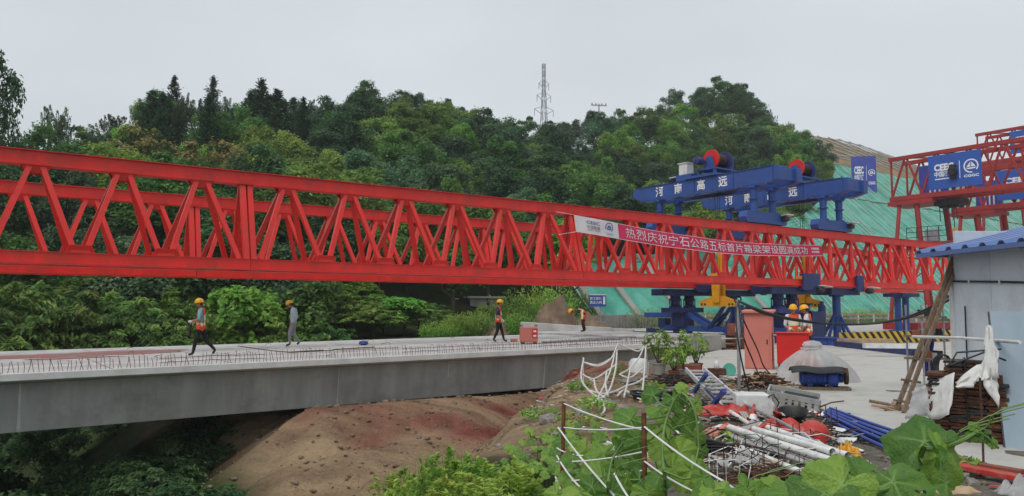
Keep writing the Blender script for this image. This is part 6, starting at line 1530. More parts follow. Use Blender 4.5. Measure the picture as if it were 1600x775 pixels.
for i in range(3200):
    if i < 1900: x = g.uniform(-.8, 8); y = g.uniform(3.5, 22)
    else: x = g.uniform(-9, 2.5); y = g.uniform(17, 31)
    if in_poly(x, y, EDGE_POLY): continue
    r_ = g.choice((.012, .02, .02, .03, .03, .045)) * (1 if i < 1900 else 1.7); z = ground(x, y); a = g.uniform(0, 6.28); ca_, sa_ = math.cos(a), math.sin(a); kx = g.uniform(.7, 1.6)
    mb.add([(x + (vx*ca_*kx - vy*sa_)*r_, y + (vx*sa_*kx + vy*ca_)*r_, z + vz*r_ + r_*.2) for vx, vy, vz in ico], icf, 0 if i < 1900 and i % 3 else 1)
mb.build('gravel', [M['stone'], M['soil']], None, kind='stuff')
mb = MB()
for i in range(420):
    x = g.uniform(.4, 6.5); y = g.uniform(5.5, 20)
    if in_poly(x, y, EDGE_POLY): continue
    a = g.uniform(0, 6.28); L_ = g.uniform(.04, .22); d = V((math.cos(a), math.sin(a), g.uniform(-.1, .25)))*L_; p = V((x, y, ground(x, y) + .03))
    mb.beam(p, p + d, g.uniform(.015, .06), .008, mi=g.choice((0, 0, 1, 2, 2, 3)))
for i in range(520):
    p = pz(g.uniform(1062, 1335), g.uniform(592, 742), 0)
    if in_poly(p.x, p.y, EDGE_POLY): continue
    a = g.uniform(0, 6.28); L_ = g.uniform(.08, .5); d = V((math.cos(a), math.sin(a), g.uniform(-.1, .3)))*L_; p.z = ground(p.x, p.y) + g.uniform(.02, .1)
    if i % 4: mb.tube([p, p + d*.5 + V((0, 0, .03)), p + d], g.uniform(.005, .014), 5, mi=g.choice((0, 3, 3, 3, 4, 4, 5, 2)))
    else: mb.beam(p, p + d*.6, g.uniform(.06, .22), .006, mi=g.choice((0, 1, 2, 4, 5, 5)), up=(g.uniform(-.4, .4), g.uniform(-.6, .2), 1))
for i in range(90):
    p = pz(g.uniform(1135, 1310), g.uniform(662, 735), g.uniform(.12, .34)); a = g.uniform(0, 6.28); L_ = g.uniform(.15, .6)
    d = V((math.cos(a), math.sin(a)*.6, g.uniform(-.5, .3)))*L_; mb.tube([p, p + d*.5 + V((g.uniform(-.06, .06), 0, .05)), p + d, p + d + V((0, 0, -.3))], g.uniform(.003, .006), 4, mi=g.choice((3, 3, 4, 4, 0)))
mb.build('litter', [M['white_plastic'], M['red_plastic'], M['timber'], M['rust'], M['black'], M['old_concrete']], None, kind='stuff')

# white ropes of a torn safety net at the bank's edge
rn = thing('rope_net', 'torn white rope net slung between the bank edge and the deck', 'net', pz(960, 600, 0), 0); ro = pz(960, 600, 0)
D_ = 19.0
segs = [((965, 537), (955, 560), (935, 572), (912, 566)), ((1010, 530), (1000, 556), (985, 575), (968, 585)), ((1010, 530), (1008, 560), (1006, 590), (1004, 610)), ((912, 560), (908, 590), (920, 610), (940, 625)), ((962, 545), (955, 575), (945, 600), (930, 630)), ((964, 542), (962, 575), (952, 610), (935, 625)), ((912, 566), (935, 570), (955, 560)), ((910, 585), (928, 592), (948, 580), (962, 570)), ((920, 610), (940, 615), (960, 612), (978, 603)), ((968, 585), (985, 590), (1004, 575)), ((978, 603), (995, 598), (1010, 588)), ((965, 537), (985, 545), (1000, 548), (1010, 530)), ((940, 625), (945, 640), (938, 650)), ((928, 592), (932, 610), (945, 622)), ((985, 575), (980, 600), (975, 620)), ((948, 580), (946, 600), (950, 618)), ((1004, 610), (990, 616), (975, 610), (965, 618))]
for sgm in segs:
    MB().tube(smooth_path([pd(x, y, lerp(19.5, 13.0, max(0, min(1, (y - 545)/95)))) - ro for x, y in sgm], 5), .02, 6).build('rope', M['rope'], rn, smooth=True)
for (x, y0, y1) in ((1010, 528, 600), (963, 536, 628), (911, 558, 628)):
    a = pd(x, y0, lerp(19.5, 13.0, max(0, (y0 - 545)/95))) - ro; b = a + V((.02, .02, -1.2)); b.z = min(b.z, ground((b + ro).x, (b + ro).y) - .1); MB().tube([a, b], .016, 6).build('stake', M['rope'], rn)
# ================================================================== THE SHED
wd_ = V((.08, -1, 0)).normalized(); ang = math.atan2(wd_.y, wd_.x)        # along the wall towards the camera
shed = thing('shed', 'grey-blue sandwich panel site shed with a blue corrugated roof', 'shed', V((7.42, 13.0, 0)), ang)
# local x along the wall towards the viewer, local y to the inside of the shed
He = 2.62
for k in range(9):
    MB().box((k*.95 + .475, .04, He/2), (.943, .06, He)).build('wall_panel', M['shed'], shed, bevel=.006)
    MB().box((k*.95 + .95, .05, He/2), (.012, .05, He)).build('panel_joint', M['shed2'], shed)
for k in range(4): MB().box((.03, .075 + k*.95 + .475, He/2 + .2), (.06, .943, He + .4)).build('wall_panel', M['shed'], shed, bevel=.006)
MB().box((.012, .012, He/2), (.07, .07, He)).build('corner_trim', M['white_plastic'], shed)
MB().box((4.3, 3.9, He/2 + .2), (8.6, .06, He + .4)).build('back_wall', M['shed'], shed)
# corrugated roof, ribs running up the slope
rs = .22; x0, x1 = -.38, 9.0; prof = []
x = x0
while x < x1:
    prof += [(x, 0), (x + .05, .055), (x + .13, .055), (x + .18, 0)]; x += .40
up_ = V((0, 1, 0)).normalized(); vs = []; y0, y1 = -.36, 2.3
for (px_, dz_) in prof:
    for y in (y0, y1): vs.append((px_, y, He + .04 + (y + .36)*rs + dz_))
n = len(prof); o = MB().add(vs, [(i*2, i*2+1, i*2+3, i*2+2) for i in range(n-1)]).build('roof_sheet', M['roof'], shed); so = o.modifiers.new('t', 'SOLIDIFY'); so.thickness = .012
vs = [(px_, y, He + .04 + (y1 + .36)*rs - (y - y1)*rs + dz_) for (px_, dz_) in prof for y in (y1, y1 + 2.4)]
o = MB().add(vs, [(i*2, i*2+1, i*2+3, i*2+2) for i in range(n-1)]).build('roof_sheet', M['roof'], shed); so = o.modifiers.new('t', 'SOLIDIFY'); so.thickness = .012
MB().box((4.3, -.35, He + .0), (9.3, .03, .07)).build('eave_trim', M['roof'], shed)
MB().beam((-.37, -.34, He + .02), (-.37, 2.3, He + .02 + 2.64*rs), .03, .07).build('verge_trim', M['roof'], shed)
for k in range(5): MB().box((k*2.0, -.15, He - .02), (.05, .4, .06)).build('rafter_end', M['steel'], shed)
cbp = [V((.0, -.012, 2.17)), V((.5, -.014, 2.15)), V((1.2, -.014, 2.12)), V((2.2, -.014, 2.07)), V((3.4, -.014, 2.03)), V((5, -.014, 2.0))]
MB().tube(cbp, .018, 6).build('wall_cable', M['black'], shed, smooth=True)
for q_ in cbp[1:-1]: MB().box(q_ + V((0, -.012, 0)), (.03, .02, .06)).build('cable_clip', M['white_plastic'], shed)
MB().tube([(.35, -.015, .75), (.36, -.015, 1.75)], .012, 5).build('downlead', M['black'], shed)
# leaning sheet, white cabinet
def sheet(name, label, cat, P_, th, mat):
    a = V(P_[0]); t = thing(name, label, cat, a, 0); nrm = (V(P_[1]) - a).cross(V(P_[3]) - a).normalized()
    mb = MB(); vs = [V(p) - a for p in P_] + [V(p) - a + nrm*th for p in P_]
    mb.add(vs, [(3, 2, 1, 0), (4, 5, 6, 7)] + [(i, (i+1) % 4, (i+1) % 4 + 4, i + 4) for i in range(4)]); mb.build('sheet_body', mat, t, bevel=.004); return t
bl = pz(1572, 706, .0); tlp = pd(1546, 488, bl.y + .75)
rt = bl + V((.75, -.55, 0)); rtt = tlp + V((.95, -.70, -.0))
lean = sheet('leaning_panel', 'blue-grey sheet metal panel leaning before the shed wall', 'panel', [bl, rt + V((.2, -.15, 0)), rtt, tlp], .03, M['shed2'])
e0, e1 = V((0, 0, 0)), tlp - bl
MB().beam(e0 + V((-.012, 0, 0)), e1 + V((-.012, 0, 0)), .018, .05).build('edge_trim', M['dark_metal'], lean)
for k in range(2):
    c = (tlp - bl)*.72 + V((.36 + .13*k, -.30 - .1*k, 0)); MB().tube([c + V((-.04, -.06, .06)), c + V((-.035, -.06, -.02)), c + V((.0, -.07, -.05)), c + V((.03, -.08, -.02)), c + V((.03, -.08, .05))], .004, 4).build('chalk_mark', M['shed'], lean)
p = pz(1612, 700, 0); tag(MB().box((0, 0, .27), (.5, .45, .52)).build('white_cabinet', M['white_plastic'], None, p + V((.05, .2, .02)), R(-35), bevel=.012), 'small white cabinet standing before the leaning panel', 'cabinet')
# stack of rusty clamps under white tarpaulin
p = pz(1520, 702, 0); rk = thing('rusty_clamp_stack', 'tall stack of rusty scaffold clamps beside the shed', 'stack', p + V((.20, .42, 0)), R(-32)); rk.scale = (.80, .9, 1.05)
g = random.Random(21); ms = [MB().box((0, 0, 0), (.26, .26, .030)).mesh('clamp', M[m_]) for m_ in ('rust', 'rust', 'rust2', 'dark_metal')]
for lv in range(27):
    wN = 4 if lv < 20 else 3
    for k in range(wN):
        for r_ in range(2):
            if lv > 22 and k == 0: continue
            place('clamp', g.choice(ms), rk, (-.40 + k*.265 + g.uniform(-.02, .02) + (.03 if lv % 2 else 0), -.14 + r_*.27 + g.uniform(-.02, .02), .02 + lv*.037), (g.uniform(-.07, .07), g.uniform(-.06, .06), g.uniform(-.12, .12)))
MB().box((.0, .02, .42), (1.0, .44, .84)).build('stack_core', M['rust'], rk)
for a, b in (((-.2, -.35, .95), (.28, -.35, 1.12)), ((.28, -.35, 1.12), (.55, -.2, 1.02)), ((-.2, -.35, .95), (-.1, -.2, 1.1)), ((-.1, -.2, 1.1), (.5, -.1, 1.15)), ((.0, -.33, 1.05), (.02, -.33, .0))):
    MB().tube([a, b], .012, 5).build('frame_bar', M['dark_metal'], rk)
def drape(name, label, pts, mat, nu=14, seed=0, thick=.008, amp=.05):
    """a sheet between an upper and a lower edge, both lists of world points"""
    up_e, lo_e = [V(a) for a in pts[0]], [V(a) for a in pts[1]]
    up_e = smooth_path(up_e, 5); lo_e = smooth_path(lo_e, 5); nU = min(len(up_e), len(lo_e)); nv = 9; o0 = lo_e[0]
    vs = []
    for i in range(nU):
        a, b = up_e[int(i*(len(up_e)-1)/(nU-1))], lo_e[int(i*(len(lo_e)-1)/(nU-1))]
        for j in range(nv):
            t = j/(nv-1); q = a.lerp(b, t); w = noise.noise(V((i*.55, j*.35 + seed*3, seed)))*amp + math.sin(i*1.3 + seed)*amp*.6*t
            vs.append(q + V((w*.6, -abs(w) - .02*math.sin(t*3.1), w*.2)) - o0)
    o = MB().add(vs, [(i*nv+j, i*nv+j+1, (i+1)*nv+j+1, (i+1)*nv+j) for i in range(nU-1) for j in range(nv-1)]).build(name, mat, None, o0, smooth=True)
    so = o.modifiers.new('t', 'SOLIDIFY'); so.thickness = thick; return tag(o, label, 'tarpaulin')
dS = p.y + .12
drape('tarpaulin', 'white tarpaulin spread over the left side of the rusty stack', [[pd(1492, 582, dS + .1), pd(1470, 590, dS + .25), pd(1448, 600, dS + .4), pd(1424, 612, dS + .7)], [pd(1480, 648, dS + .0), pd(1464, 655, dS + .2), pd(1442, 650, dS + .5), pd(1410, 655, dS + 1.0)]], M['tarp'], seed=1, amp=.07)
drape('tarpaulin', 'white tarpaulin thrown over the top of the rusty stack', [[pd(1492, 598, dS), pd(1520, 572, dS - .05), pd(1545, 570, dS - .1), pd(1556, 580, dS - .15)], [pd(1490, 604, dS - .05), pd(1515, 606, dS - .1), pd(1532, 596, dS - .15), pd(1558, 640, dS - .25)]], M['tarp'], seed=2, amp=.06)
drape('tarpaulin', 'twisted white sheet hanging down from the leaning panel corner', [[pd(1540, 509, dS), pd(1544, 508, dS - .05), pd(1549, 510, dS - .1)], [pd(1528, 590, dS - .1), pd(1542, 596, dS - .15), pd(1556, 590, dS - .2)]], M['tarp'], seed=3, amp=.07)
# wooden plank ladder leaning on the shed's eave
wl2 = thing('wooden_ladder', 'rough wooden ladder of two planks leaning against the shed corner', 'ladder', pz(1406, 645, .05), 0); o0 = pz(1406, 645, .05)
top_a = pd(1490, 402, 12.95); top_b = pd(1497, 404, 12.95)
b_a, b_b = pz(1400, 642, .05), pz(1412, 646, .05)
MB().beam(b_a - o0, top_a - o0, .062, .05, up=(0, 1, 0)).build('plank', M['wood'], wl2)
MB().beam(b_b - o0 + V((.02, .05, 0)), top_b - o0 + V((.02, .04, 0)), .055, .05, up=(0, 1, 0)).build('plank', M['wood'], wl2)
for f in (.06, .19, .33): 
    c = (b_a - o0).lerp(top_a - o0, f); MB().beam(c + V((-.1, -.03, .02)), c + V((.22, .03, -.03)), .06, .04).build('cleat', M['wood'], wl2)
o = rods('firewood', 'few splintered boards at the foot of the wooden ladder', 'wood', 1392, 640, .05, 9, .5, .025, .25, .06, [M['wood'], M['timber']], 33, 'splinter')
# shelf of odds and ends, violet cloth, coiled cable left of the shed
p = pz(1474, 610, .05); shf = thing('scaffold_shelf', 'dark scaffold shelf with odds and ends beside the shed corner', 'shelf', p + V((0, .6, 0)), R(20))
hS = pd(1474, 480, p.y + .6).z
for x in (-.3, .3):
    for y in (-.2, .2): MB().tube([(x, y, 0), (x, y, hS)], .02, 6).build('upright', M['steel'], shf)
for k, z in enumerate((hS*.35, hS*.62, hS*.85)):
    b_ = MB().box((0, 0, z), (.7, .5, .04)).build('shelf_board', M['wood'], shf)
    for i in range(4): MB().box((-.24 + i*.16, -.05, z + .07 + .02*(i % 2)), (.13, .2, .1 + .04*(i % 2))).build('stored_box', M[('black', 'terracotta', 'grey_plastic', 'dark_metal')[(i + k) % 4]], b_)
p = pz(1452, 602, .05); pc = thing('violet_cloth', 'violet cloth hanging from the shelf behind the wooden ladder', 'cloth', p, 0)
zt2 = pd(1455, 520, p.y).z; vs = []
for i in range(9):
    for j in range(12): t = j/11; vs.append((-.11 + i*.035*(1 - .2*t) + .02*math.sin(j*.7), .04*math.sin(i*1.7 + t), lerp(zt2, .15 + .05*math.sin(i), t)))
o = MB().add(vs, [(i*12+j, i*12+j+1, (i+1)*12+j+1, (i+1)*12+j) for i in range(8) for j in range(11)]).build('cloth', M['purple'], pc, smooth=True)
so = o.modifiers.new('t', 'SOLIDIFY'); so.thickness = .01
MB().tube([(-.2, 0, zt2), (.5, .3, zt2 + .02)], .015, 5).build('hanging_bar', M['steel'], pc)
p = pd(1473, 575, 13.9); cc = thing('cable_coil', 'coil of black cable hanging on the shelf post', 'cable', p, 0)
for k in range(5): MB().tube([(.17*math.cos(a)*(1 - .06*k), -.03*k + .03, .24*math.sin(a)) for a in np.linspace(0, 6.28, 18)], .012, 5).build('coil_turn', M['black'], cc, smooth=True)
# white pole tied across
tag(MB().tube([pd(1426, 526, 12.7), pd(1500, 528, 11.2), pd(1594, 535, 9.2)], .022, 8).build('white_pole', M['white_plastic'], None, smooth=True), 'thin white pole lashed level between wooden ladder and leaning panel', 'pole')

# ================================================================== THE GARDEN
def stake(px, py0, py1, d, label, mat, r_=.012, knots=False):
    a, b = pd(px[0], py0, d), pd(px[1], py1, d); a.z = min(a.z, ground(a.x, a.y) - .05); t = thing('garden_stake', label, 'stake', a, 0, 'stakes of the vine trellis')
    MB().tube([(0, 0, 0), (b - a)*.5 + V((.004, 0, 0)), b - a], r_, 8).build('shaft', mat, t, smooth=True)
    if knots:
        for f in (.3, .55, .8): MB().tube([(b - a)*f, (b - a)*(f + .012)], r_*1.18, 8).build('node', mat, t, smooth=True)
    return a, b
stake((868, 881), 790, 628, 4.2, 'thin rusty stake at the left end of the string trellis', M['rust2'], .011)
stake((1005, 1006), 800, 645, 3.6, 'rust-red stake in the middle of the string trellis', M['rust2'], .012)
stake((1428, 1427), 800, 655, 2.5, 'short brown bamboo stake holding up the largest leaf', M['bamboo'], .012, True)
stake((1538, 1531), 760, 590, 8.2, 'thin dark rod standing before the rusty stack', M['rust'], .012)
strings = [((880, 630, 4.2), (1006, 672, 3.6)), ((880, 668, 4.2), (1006, 668, 3.6)), ((872, 668, 4.2), (960, 775, 3.3)), ((870, 700, 4.2), (912, 712, 4.1)), ((870, 722, 4.2), (1006, 706, 3.6)), ((868, 752, 4.2), (1006, 735, 3.6)), ((870, 712, 4.2), (905, 760, 3.6)), ((1006, 666, 3.6), (1130, 752, 2.8)), ((1130, 752, 2.8), (1230, 800, 2.5)), ((1006, 720, 3.6), (1100, 775, 3.0)), ((960, 740, 3.4), (1000, 800, 3.0)), ((900, 790, 3.6), (1006, 755, 3.6)), ((881, 630, 4.2), (925, 648, 4.4)), ((868, 745, 4.2), (890, 790, 3.4))]
tz = thing('string_trellis', 'white plastic strings strung zigzag between the garden stakes', 'trellis', pd(940, 700, 4.0), 0); o0 = pd(940, 700, 4.0)
for a, b in strings:
    A, B = pd(*a) - o0, pd(*b) - o0
    MB().tube(catenary(A, B, .012, 6), .0045, 5).build('string', M['string'], tz)
# gourd leaves
def gourd_leaf(seed, holes=0, lob=.20):
    g = random.Random(seed); n = 60; rings = 8; vs = [(0, 0, 0)]; ph = g.uniform(0, 6)
    def outline(a):
        # a measured from the tip; notch at the stalk side
        r = 1.0 - .30*(1 - math.cos(a))/2 + lob*abs(math.cos(a*2.5)) ** 1.5 - lob*.5
        notch = math.exp(-((abs(a) - math.pi)/.34)**2); r *= 1 - .72*notch
        return r * (1 + .03*math.sin(a*17 + ph) + .025*math.sin(a*29 + ph*2))
    for k in range(1, rings+1):
        f = k/rings
        for j in range(n):
            a = -math.pi + 2*math.pi*(j + .5)/n; r = outline(a)*f*.5
            vein = abs(math.cos(a*2.5)); z = .06*f*f*math.cos(a*2 + ph) - .13*f*f*max(0, math.cos(a)) - .03*f*f + .03*f*math.sin(a*5 + ph) + .03*(1 - vein)*f*(1 - f) + .016*f*math.sin(a*11 + ph*2)
            vs.append((math.cos(a)*r, math.sin(a)*r, z))
    fs = [(0, 1 + j, 1 + (j+1) % n) for j in range(n)]
    for k in range(rings-1):
        for j in range(n):
            if holes and k in (2, 3, 4) and g.random() < holes*.01: continue
            fs.append((1 + k*n + j, 1 + (k+1)*n + j, 1 + (k+1)*n + (j+1) % n, 1 + k*n + (j+1) % n))
    me = MB().add(vs, fs).mesh('leaf', GL, True)
    at = me.attributes.new('vein', 'FLOAT', 'POINT'); vals = [1.0]
    for k in range(1, rings+1):
        for j in range(n):
            a = -math.pi + 2*math.pi*(j + .5)/n
            d = min(abs(a - c) for c in (-2.51, -1.257, 0, 1.257, 2.51)); vals.append(max(0, 1 - d*k*3.2) * .9)
    at.data.foreach_set('value', vals); return me
def gl_mat():
    m = bpy.data.materials.new('gourd_leaf'); m.use_nodes = True; n, l = m.node_tree.nodes, m.node_tree.links; b = n['Principled BSDF']
    b.inputs['Roughness'].default_value = .5; b.inputs['Specular IOR Level'].default_value = .35
    t = n.new('ShaderNodeTexCoord'); a = n.new('ShaderNodeTexNoise'); a.inputs['Scale'].default_value = 4.5; a.inputs['Detail'].default_value = 9; a.inputs['Roughness'].default_value = .7; l.new(t.outputs['Object'], a.inputs['Vector'])
    r = n.new('ShaderNodeValToRGB'); r.color_ramp.elements[0].color = (.12, .26, .035, 1); r.color_ramp.elements[1].color = (.27, .45, .07, 1); r.color_ramp.elements[0].position = .3; r.color_ramp.elements[1].position = .75; l.new(a.outputs['Fac'], r.inputs[0])
    oi = n.new('ShaderNodeObjectInfo'); hs = n.new('ShaderNodeHueSaturation'); mr = n.new('ShaderNodeMapRange'); mr.inputs[3].default_value = .48; mr.inputs[4].default_value = .525; l.new(oi.outputs['Random'], mr.inputs[0]); l.new(mr.outputs[0], hs.inputs['Hue'])
    m2 = n.new('ShaderNodeMapRange'); m2.inputs[3].default_value = 1.15; m2.inputs[4].default_value = .5; l.new(oi.outputs['Random'], m2.inputs[0]); l.new(m2.outputs[0], hs.inputs['Value']); l.new(r.outputs[0], hs.inputs['Color'])
    at = n.new('ShaderNodeAttribute'); at.attribute_name = 'vein'; mm = n.new('ShaderNodeMath'); mm.operation = 'MULTIPLY'; mm.inputs[1].default_value = .75; l.new(at.outputs['Fac'], mm.inputs[0])
    mx = n.new('ShaderNodeMixRGB'); l.new(mm.outputs[0], mx.inputs[0]); l.new(hs.outputs[0], mx.inputs[1]); mx.inputs[2].default_value = (.32, .48, .16, 1)
    l.new(mx.outputs[0], b.inputs['Base Color'])
    tr = n.new('ShaderNodeBsdfTranslucent'); l.new(mx.outputs[0], tr.inputs[0]); ms = n.new('ShaderNodeMixShader'); ms.inputs[0].default_value = .35
    l.new(b.outputs[0], ms.inputs[1]); l.new(tr.outputs[0], ms.inputs[2]); l.new(ms.outputs[0], n['Material Output'].inputs[0])
    bp = n.new('ShaderNodeBump'); bp.inputs['Strength'].default_value = .35; bp.inputs['Distance'].default_value = .008
    v = n.new('ShaderNodeTexVoronoi'); v.inputs['Scale'].default_value = 26; l.new(t.outputs['Object'], v.inputs['Vector']); l.new(v.outputs['Distance'], bp.inputs['Height']); l.new(bp.outputs[0], b.inputs['Normal'])
    return m
GL = gl_mat()
LEAVES = [gourd_leaf(1, lob=.13), gourd_leaf(2, lob=.18), gourd_leaf(3, lob=.08), gourd_leaf(4, lob=.2, holes=2), gourd_leaf(5, holes=5, lob=.12)]
M['stem'] = pm('green_stem', (0.13, 0.24, 0.05), (0.09, 0.17, 0.035), 6, rough=.5)
def leaf_at(t, o0, px, py, d, size, facing, roll, var=None):
    if d > 3.0: d += .3
    """facing: direction the upper face looks; roll: which way the tip hangs"""
    c = pd(px, py, d); nrm = V(facing).normalized(); tip = V(roll); tip = (tip - nrm*tip.dot(nrm)).normalized(); sd = nrm.cross(tip)
    size *= .82
    me = LEAVES[rnd.randrange(4) if var is None else var]
    o = bpy.data.objects.new('leaf', me); col.objects.link(o); o.parent = t
    m = Matrix((tip*size, sd*size, nrm*size)).transposed().to_4x4(); m.translation = c - o0; o.matrix_local = m
    return c - o0, tip
def vine(label, leaves, root, main, name='gourd_vine', d0=None):
    o0 = pz(*root) if len(root) == 3 else pd(*root[:3]); o0.z = ground(o0.x, o0.y); t = thing(name, label, 'vine', o0, 0, 'gourd vines in the garden')
    pts = [V((0, 0, -.03))] + [pd(*p_) - o0 for p_ in main]
    path = smooth_path(pts, 5); MB().tube(path, [lerp(.009, .004, i/len(path)) for i in range(len(path))], 6).build('stem', M['stem'], t, smooth=True)
    for L_ in leaves:
        c, tip = leaf_at(t, o0, *L_)
        near = min(path, key=lambda q_: (q_ - c).length)
        MB().tube([near, near.lerp(c, .5) + V((0, 0, -.02)), c], [.005, .004, .0035], 5).build('leaf_stalk', M['stem'], t, smooth=True)
    for k in range(3):
        q_ = path[int(len(path)*(.4 + .2*k))]; MB().tube([q_ + V((.01*i*math.cos(i), .0, .018*i)) + V((.02*i, -.01*i, 0)) for i in range(7)], .0018, 4).build('tendril', M['stem'], t)
    return t
cm = (0, -1, .5); upf = (0, -.5, 1); lf = (-.6, -.8, .5); rf = (.7, -.7, .5)
vine('gourd vine climbing over the middle stake with drooping leaves', [
    (1020, 617, 3.7, .15, (-.3, -1, .8), (-1, 0, .3)), (1052, 622, 3.6, .17, cm, (.3, 0, -1)), (1030, 640, 3.55, .17, upf, (-.9, -.4, -.3)), (1090, 628, 3.5, .14, rf, (.4, 0, -1)), (1072, 650, 3.5, .22, (.5, -1, .3), (.2, -.1, -1)), (1085, 682, 3.45, .22, (.55, -1, .15), (.1, 0, -1)), (1098, 705, 3.45, .12, (.6, -1, .0), (.15, 0, -1)),
    (1045, 688, 3.4, .27, (-.1, -1, .7), (-.6, -.2, -.6)), (1062, 706, 3.3, .24, cm, (.5, 0, -.7)), (985, 655, 3.6, .24, (-.2, -1, .75), (-.7, -.2, -.3)), (975, 650, 3.7, .2, (0, -.6, 1), (.8, -.5, 0)), (998, 690, 3.5, .20, (.2, -1, .1), (.1, 0, -1)), (1050, 730, 3.2, .20, cm, (.4, -.2, -.8)), (1012, 672, 3.7, .14, lf, (-.4, 0, -1)), (1080, 735, 3.1, .26, (.5, -1, .4), (.6, 0, -1)), (1100, 745, 3.0, .2, rf, (.6, 0, -.8)), (1030, 745, 3.1, .16, upf, (-.3, -.6, -.3)), (1066, 608, 3.6, .1, cm, (0, 0, 1)), (1040, 660, 3.6, .13, lf, (-.5, 0, -.7))],
    (1040, 775, 0.0), [(1040, 760, 3.4), (1035, 710, 3.5), (1040, 660, 3.6), (1062, 615, 3.6), (1085, 640, 3.5), (1092, 700, 3.45)])
vine('gourd vine with broad leaves between the two rusty stakes', [
    (945, 705, 3.8, .22, (0, -.7, 1), (-1, -.3, 0)), (968, 706, 3.7, .24, (.1, -1, .6), (.8, 0, -.5)), (940, 745, 3.4, .27, (-.1, -1, .6), (-.5, 0, -1)), (925, 760, 3.3, .2, lf, (-.5, 0, -.6)), (955, 770, 3.2, .24, cm, (.3, 0, -1)), (905, 770, 3.3, .22, upf, (-1, -.4, 0)), (890, 745, 3.8, .16, upf, (-.8, 0, -.3)), (935, 690, 3.9, .15, lf, (-.6, .0, .4)), (980, 745, 3.3, .14, rf, (.4, 0, -1)), (870, 772, 3.4, .2, lf, (-.5, 0, -1)), (985, 715, 3.6, .2, upf, (.5, -.3, -.5)), (915, 700, 3.9, .18, cm, (-.5, 0, -.6)), (1000, 750, 3.3, .22, lf, (-.4, 0, -1)), (895, 715, 3.8, .17, upf, (-.8, -.2, 0)), (960, 735, 3.5, .2, rf, (.5, 0, -.7)), (925, 725, 3.7, .18, lf, (-.7, 0, -.2)), (880, 690, 4.1, .15, upf, (-.6, 0, .2)), (1010, 770, 3.2, .22, cm, (.3, -.3, -.8))],
    (950, 785, 0.0), [(950, 770, 3.5), (952, 740, 3.6), (958, 715, 3.7), (975, 690, 3.7)])
vine('largest ragged gourd leaves held up by the bamboo stake', [
    (1445, 690, 2.35, .29, (-.45, -.6, .85), (-.75, .2, .5), 0), (1468, 712, 2.3, .25, (.35, -1, .35), (.6, .1, -.8), 1), (1395, 752, 2.1, .28, (.0, -.75, .9), (.1, -.7, -.7), 4), (1345, 752, 2.15, .25, (-.3, -.8, .8), (-.8, -.2, -.4), 4), (1318, 755, 2.0, .26, (-.2, -.9, .6), (-.7, -.2, -.6)), (1290, 770, 2.0, .24, (-.2, -.7, .9), (-.8, -.4, -.3)), (1478, 755, 2.2, .18, rf, (.6, -.2, -.6))],
    (1420, 900, 0.0), [(1425, 800, 2.3), (1428, 735, 2.4), (1440, 715, 2.4), (1500, 690, 2.3), (1528, 676, 2.3), (1545, 690, 2.3)])
vine('young gourd shoot reaching sideways past the largest leaf', [(1525, 668, 2.3, .05, cm, (-.6, 0, 1)), (1535, 680, 2.3, .06, cm, (.6, 0, -.6)), (1540, 672, 2.3, .045, upf, (.7, 0, .4)), (1550, 690, 2.3, .05, cm, (.2, 0, -1)), (1520, 680, 2.3, .05, cm, (-.6, 0, -.8))],
    (1480, 900, 0.0), [(1440, 740, 2.45), (1470, 705, 2.4), (1505, 685, 2.35), (1528, 674, 2.3), (1560, 700, 2.3)])
vine('low gourd leaves along the bottom between scrap and stakes', [
    (1130, 765, 2.7, .2, upf, (-.8, -.4, 0)), (1165, 768, 2.6, .2, (.1, -.8, .8), (.6, -.4, -.5)), (1205, 762, 2.5, .2, (0, -.6, 1), (.9, -.3, 0)), (1235, 772, 2.3, .22, upf, (-.4, -.8, -.2)), (1110, 775, 2.7, .2, lf, (-.6, 0, -.8)), (1180, 655 + 125, 2.4, .2, cm, (.2, -.2, -1)), (1262, 772, 2.2, .2, upf, (.5, -.6, -.2))],
    (1170, 860, 0.0), [(1150, 800, 2.8), (1160, 770, 2.7), (1200, 765, 2.6), (1250, 778, 2.4)])
# pumpkin patch on the bank
def patch(label, spots, root):
    o0 = pz(*root, 0); o0.z = ground(o0.x, o0.y); t = thing('pumpkin_patch', label, 'vine', o0, 0, 'pumpkin patches on the bank')
    for px, py, sz in spots:
        # where that spot meets the bank
        p = pz(px, py, -.1)
        for _ in range(5): p = pz(px, py, ground(p.x, p.y) + .16)
        c = p - o0; f = V((rnd.uniform(-.4, .4), rnd.uniform(-.9, -.1), 1)); tip = V((rnd.uniform(-1, 1), rnd.uniform(-1, .3), -.2))
        nrm = f.normalized(); tip = (tip - nrm*tip.dot(nrm)).normalized(); sd = nrm.cross(tip); s_ = sz*rnd.uniform(.55, 1.0)
        o = bpy.data.objects.new('leaf', LEAVES[rnd.choice((0, 2, 2, 1))]); col.objects.link(o); o.parent = t
        m = Matrix((tip*s_, sd*s_, nrm*s_)).transposed().to_4x4(); m.translation = c; o.matrix_local = m
        b = c + V((rnd.uniform(-.05, .05), rnd.uniform(0, .08), 0)); b.z = ground(b.x + o0.x, b.y + o0.y) - o0.z - .02
        MB().tube([b, c + V((0, .01, -.03)), c], .004, 4).build('leaf_stalk', M['stem'], t)
    return t
sp = [(rnd.uniform(785, 875), rnd.uniform(672, 775)) for _ in range(60)]
sp = [(x, y, .2) for x, y in sp if y > 672 + (870 - x)*.55 - 10] + [(828, 672, .22), (850, 678, .2), (800, 700, .2), (818, 690, .2), (845, 700, .2), (790, 720, .2), (770, 740, .2), (750, 760, .18), (780, 760, .2), (735, 772, .18)]
patch('patch of round pumpkin leaves on the bank left of the stakes', sp, (830, 740))
sp2 = [(rnd.uniform(880, 1010), rnd.uniform(660, 775), .2) for _ in range(75)]
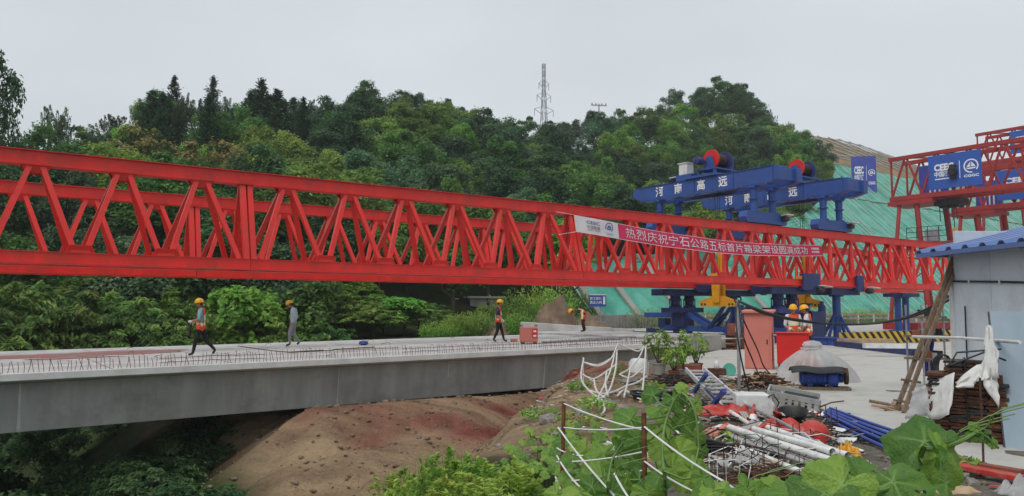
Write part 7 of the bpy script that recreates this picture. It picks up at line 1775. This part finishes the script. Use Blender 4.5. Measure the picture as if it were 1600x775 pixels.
patch('straggling pumpkin leaves on the ground behind the stakes', sp2, (940, 720))
# feathery weeds at the bottom of the picture
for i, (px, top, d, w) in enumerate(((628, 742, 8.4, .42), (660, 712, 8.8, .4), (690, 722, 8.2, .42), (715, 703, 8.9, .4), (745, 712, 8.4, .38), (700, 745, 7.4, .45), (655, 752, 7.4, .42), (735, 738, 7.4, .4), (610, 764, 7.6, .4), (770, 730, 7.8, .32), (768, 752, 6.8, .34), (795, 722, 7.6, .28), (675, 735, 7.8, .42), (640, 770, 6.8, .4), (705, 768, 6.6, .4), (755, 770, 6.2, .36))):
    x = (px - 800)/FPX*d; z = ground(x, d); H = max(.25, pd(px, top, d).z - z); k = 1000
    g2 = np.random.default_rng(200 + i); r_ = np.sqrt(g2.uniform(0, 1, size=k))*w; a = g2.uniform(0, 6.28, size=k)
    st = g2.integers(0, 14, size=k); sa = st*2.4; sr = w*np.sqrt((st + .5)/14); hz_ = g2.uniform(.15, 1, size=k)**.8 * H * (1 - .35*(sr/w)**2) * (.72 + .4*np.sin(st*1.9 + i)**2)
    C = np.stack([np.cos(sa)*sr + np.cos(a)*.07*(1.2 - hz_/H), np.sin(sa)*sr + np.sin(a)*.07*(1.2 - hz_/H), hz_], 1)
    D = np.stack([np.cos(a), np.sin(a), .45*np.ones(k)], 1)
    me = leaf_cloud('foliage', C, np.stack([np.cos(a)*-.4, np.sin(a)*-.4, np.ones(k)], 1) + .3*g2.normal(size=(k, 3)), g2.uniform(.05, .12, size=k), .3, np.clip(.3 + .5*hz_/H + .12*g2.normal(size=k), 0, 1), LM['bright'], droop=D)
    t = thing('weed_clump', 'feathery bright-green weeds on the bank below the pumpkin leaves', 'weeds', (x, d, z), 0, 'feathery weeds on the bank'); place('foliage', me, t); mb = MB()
    for q_ in range(14):
        aa = q_*2.4; rr = w*.75*math.sqrt((q_ + .5)/14); mb.tube([(math.cos(aa)*rr*.6, math.sin(aa)*rr*.6, -.05), (math.cos(aa)*rr, math.sin(aa)*rr, H*.95*(1 - .35*(rr/w)**2))], [.007, .002], 4)
    mb.build('stems', M['stem'], t)
for i, (px, py, w, H) in enumerate(((905, 610, .3, .25), (930, 640, .35, .25), (965, 590, .25, .45), (1020, 610, .3, .2), (1145, 690, .25, .16), (1215, 712, .2, .16), (905, 660, .4, .2), (870, 690, .4, .2), (1510, 735, .2, .14), (845, 655, .4, .25), (1170, 700, .25, .15))):
    p = pz(px, py, 0)
    for _ in range(4): p = pz(px, py, ground(p.x, p.y))
    g2 = np.random.default_rng(300 + i); k = 160; a = g2.uniform(0, 6.28, size=k); r_ = np.sqrt(g2.uniform(0, 1, size=k))*w
    C = np.stack([np.cos(a)*r_, np.sin(a)*r_, g2.uniform(.05, 1, size=k)*H*(1 - .6*(r_/w)**2) + .01], 1)
    me = leaf_cloud('foliage', C, np.array([0, -.3, .8]) + .5*g2.normal(size=(k, 3)), g2.uniform(.05, .13, size=k), .4, np.clip(.4 + .25*g2.normal(size=k), 0, 1), LM['bright'], droop=np.stack([np.cos(a), np.sin(a), .6*np.ones(k)], 1))
    t = thing('weed_clump', 'low green weeds growing through the rubble of the bank', 'weeds', p, 0, 'low weeds in the rubble'); place('foliage', me, t)

# ================================================================== THE AIR
hz_m = bpy.data.materials.new('pale_haze'); hz_m.use_nodes = True; hn, hl = hz_m.node_tree.nodes, hz_m.node_tree.links
hn.clear(); ho_ = hn.new('ShaderNodeOutputMaterial'); hv = hn.new('ShaderNodeVolumePrincipled')
hv.inputs['Color'].default_value = (0.86, 0.9, 0.95, 1); hv.inputs['Density'].default_value = 0.0005; hv.inputs['Anisotropy'].default_value = 0.0
hl.new(hv.outputs[0], ho_.inputs['Volume'])
MB().box((0, 850, 36), (3100, 2450, 104)).build('haze', hz_m, None, kind='stuff')
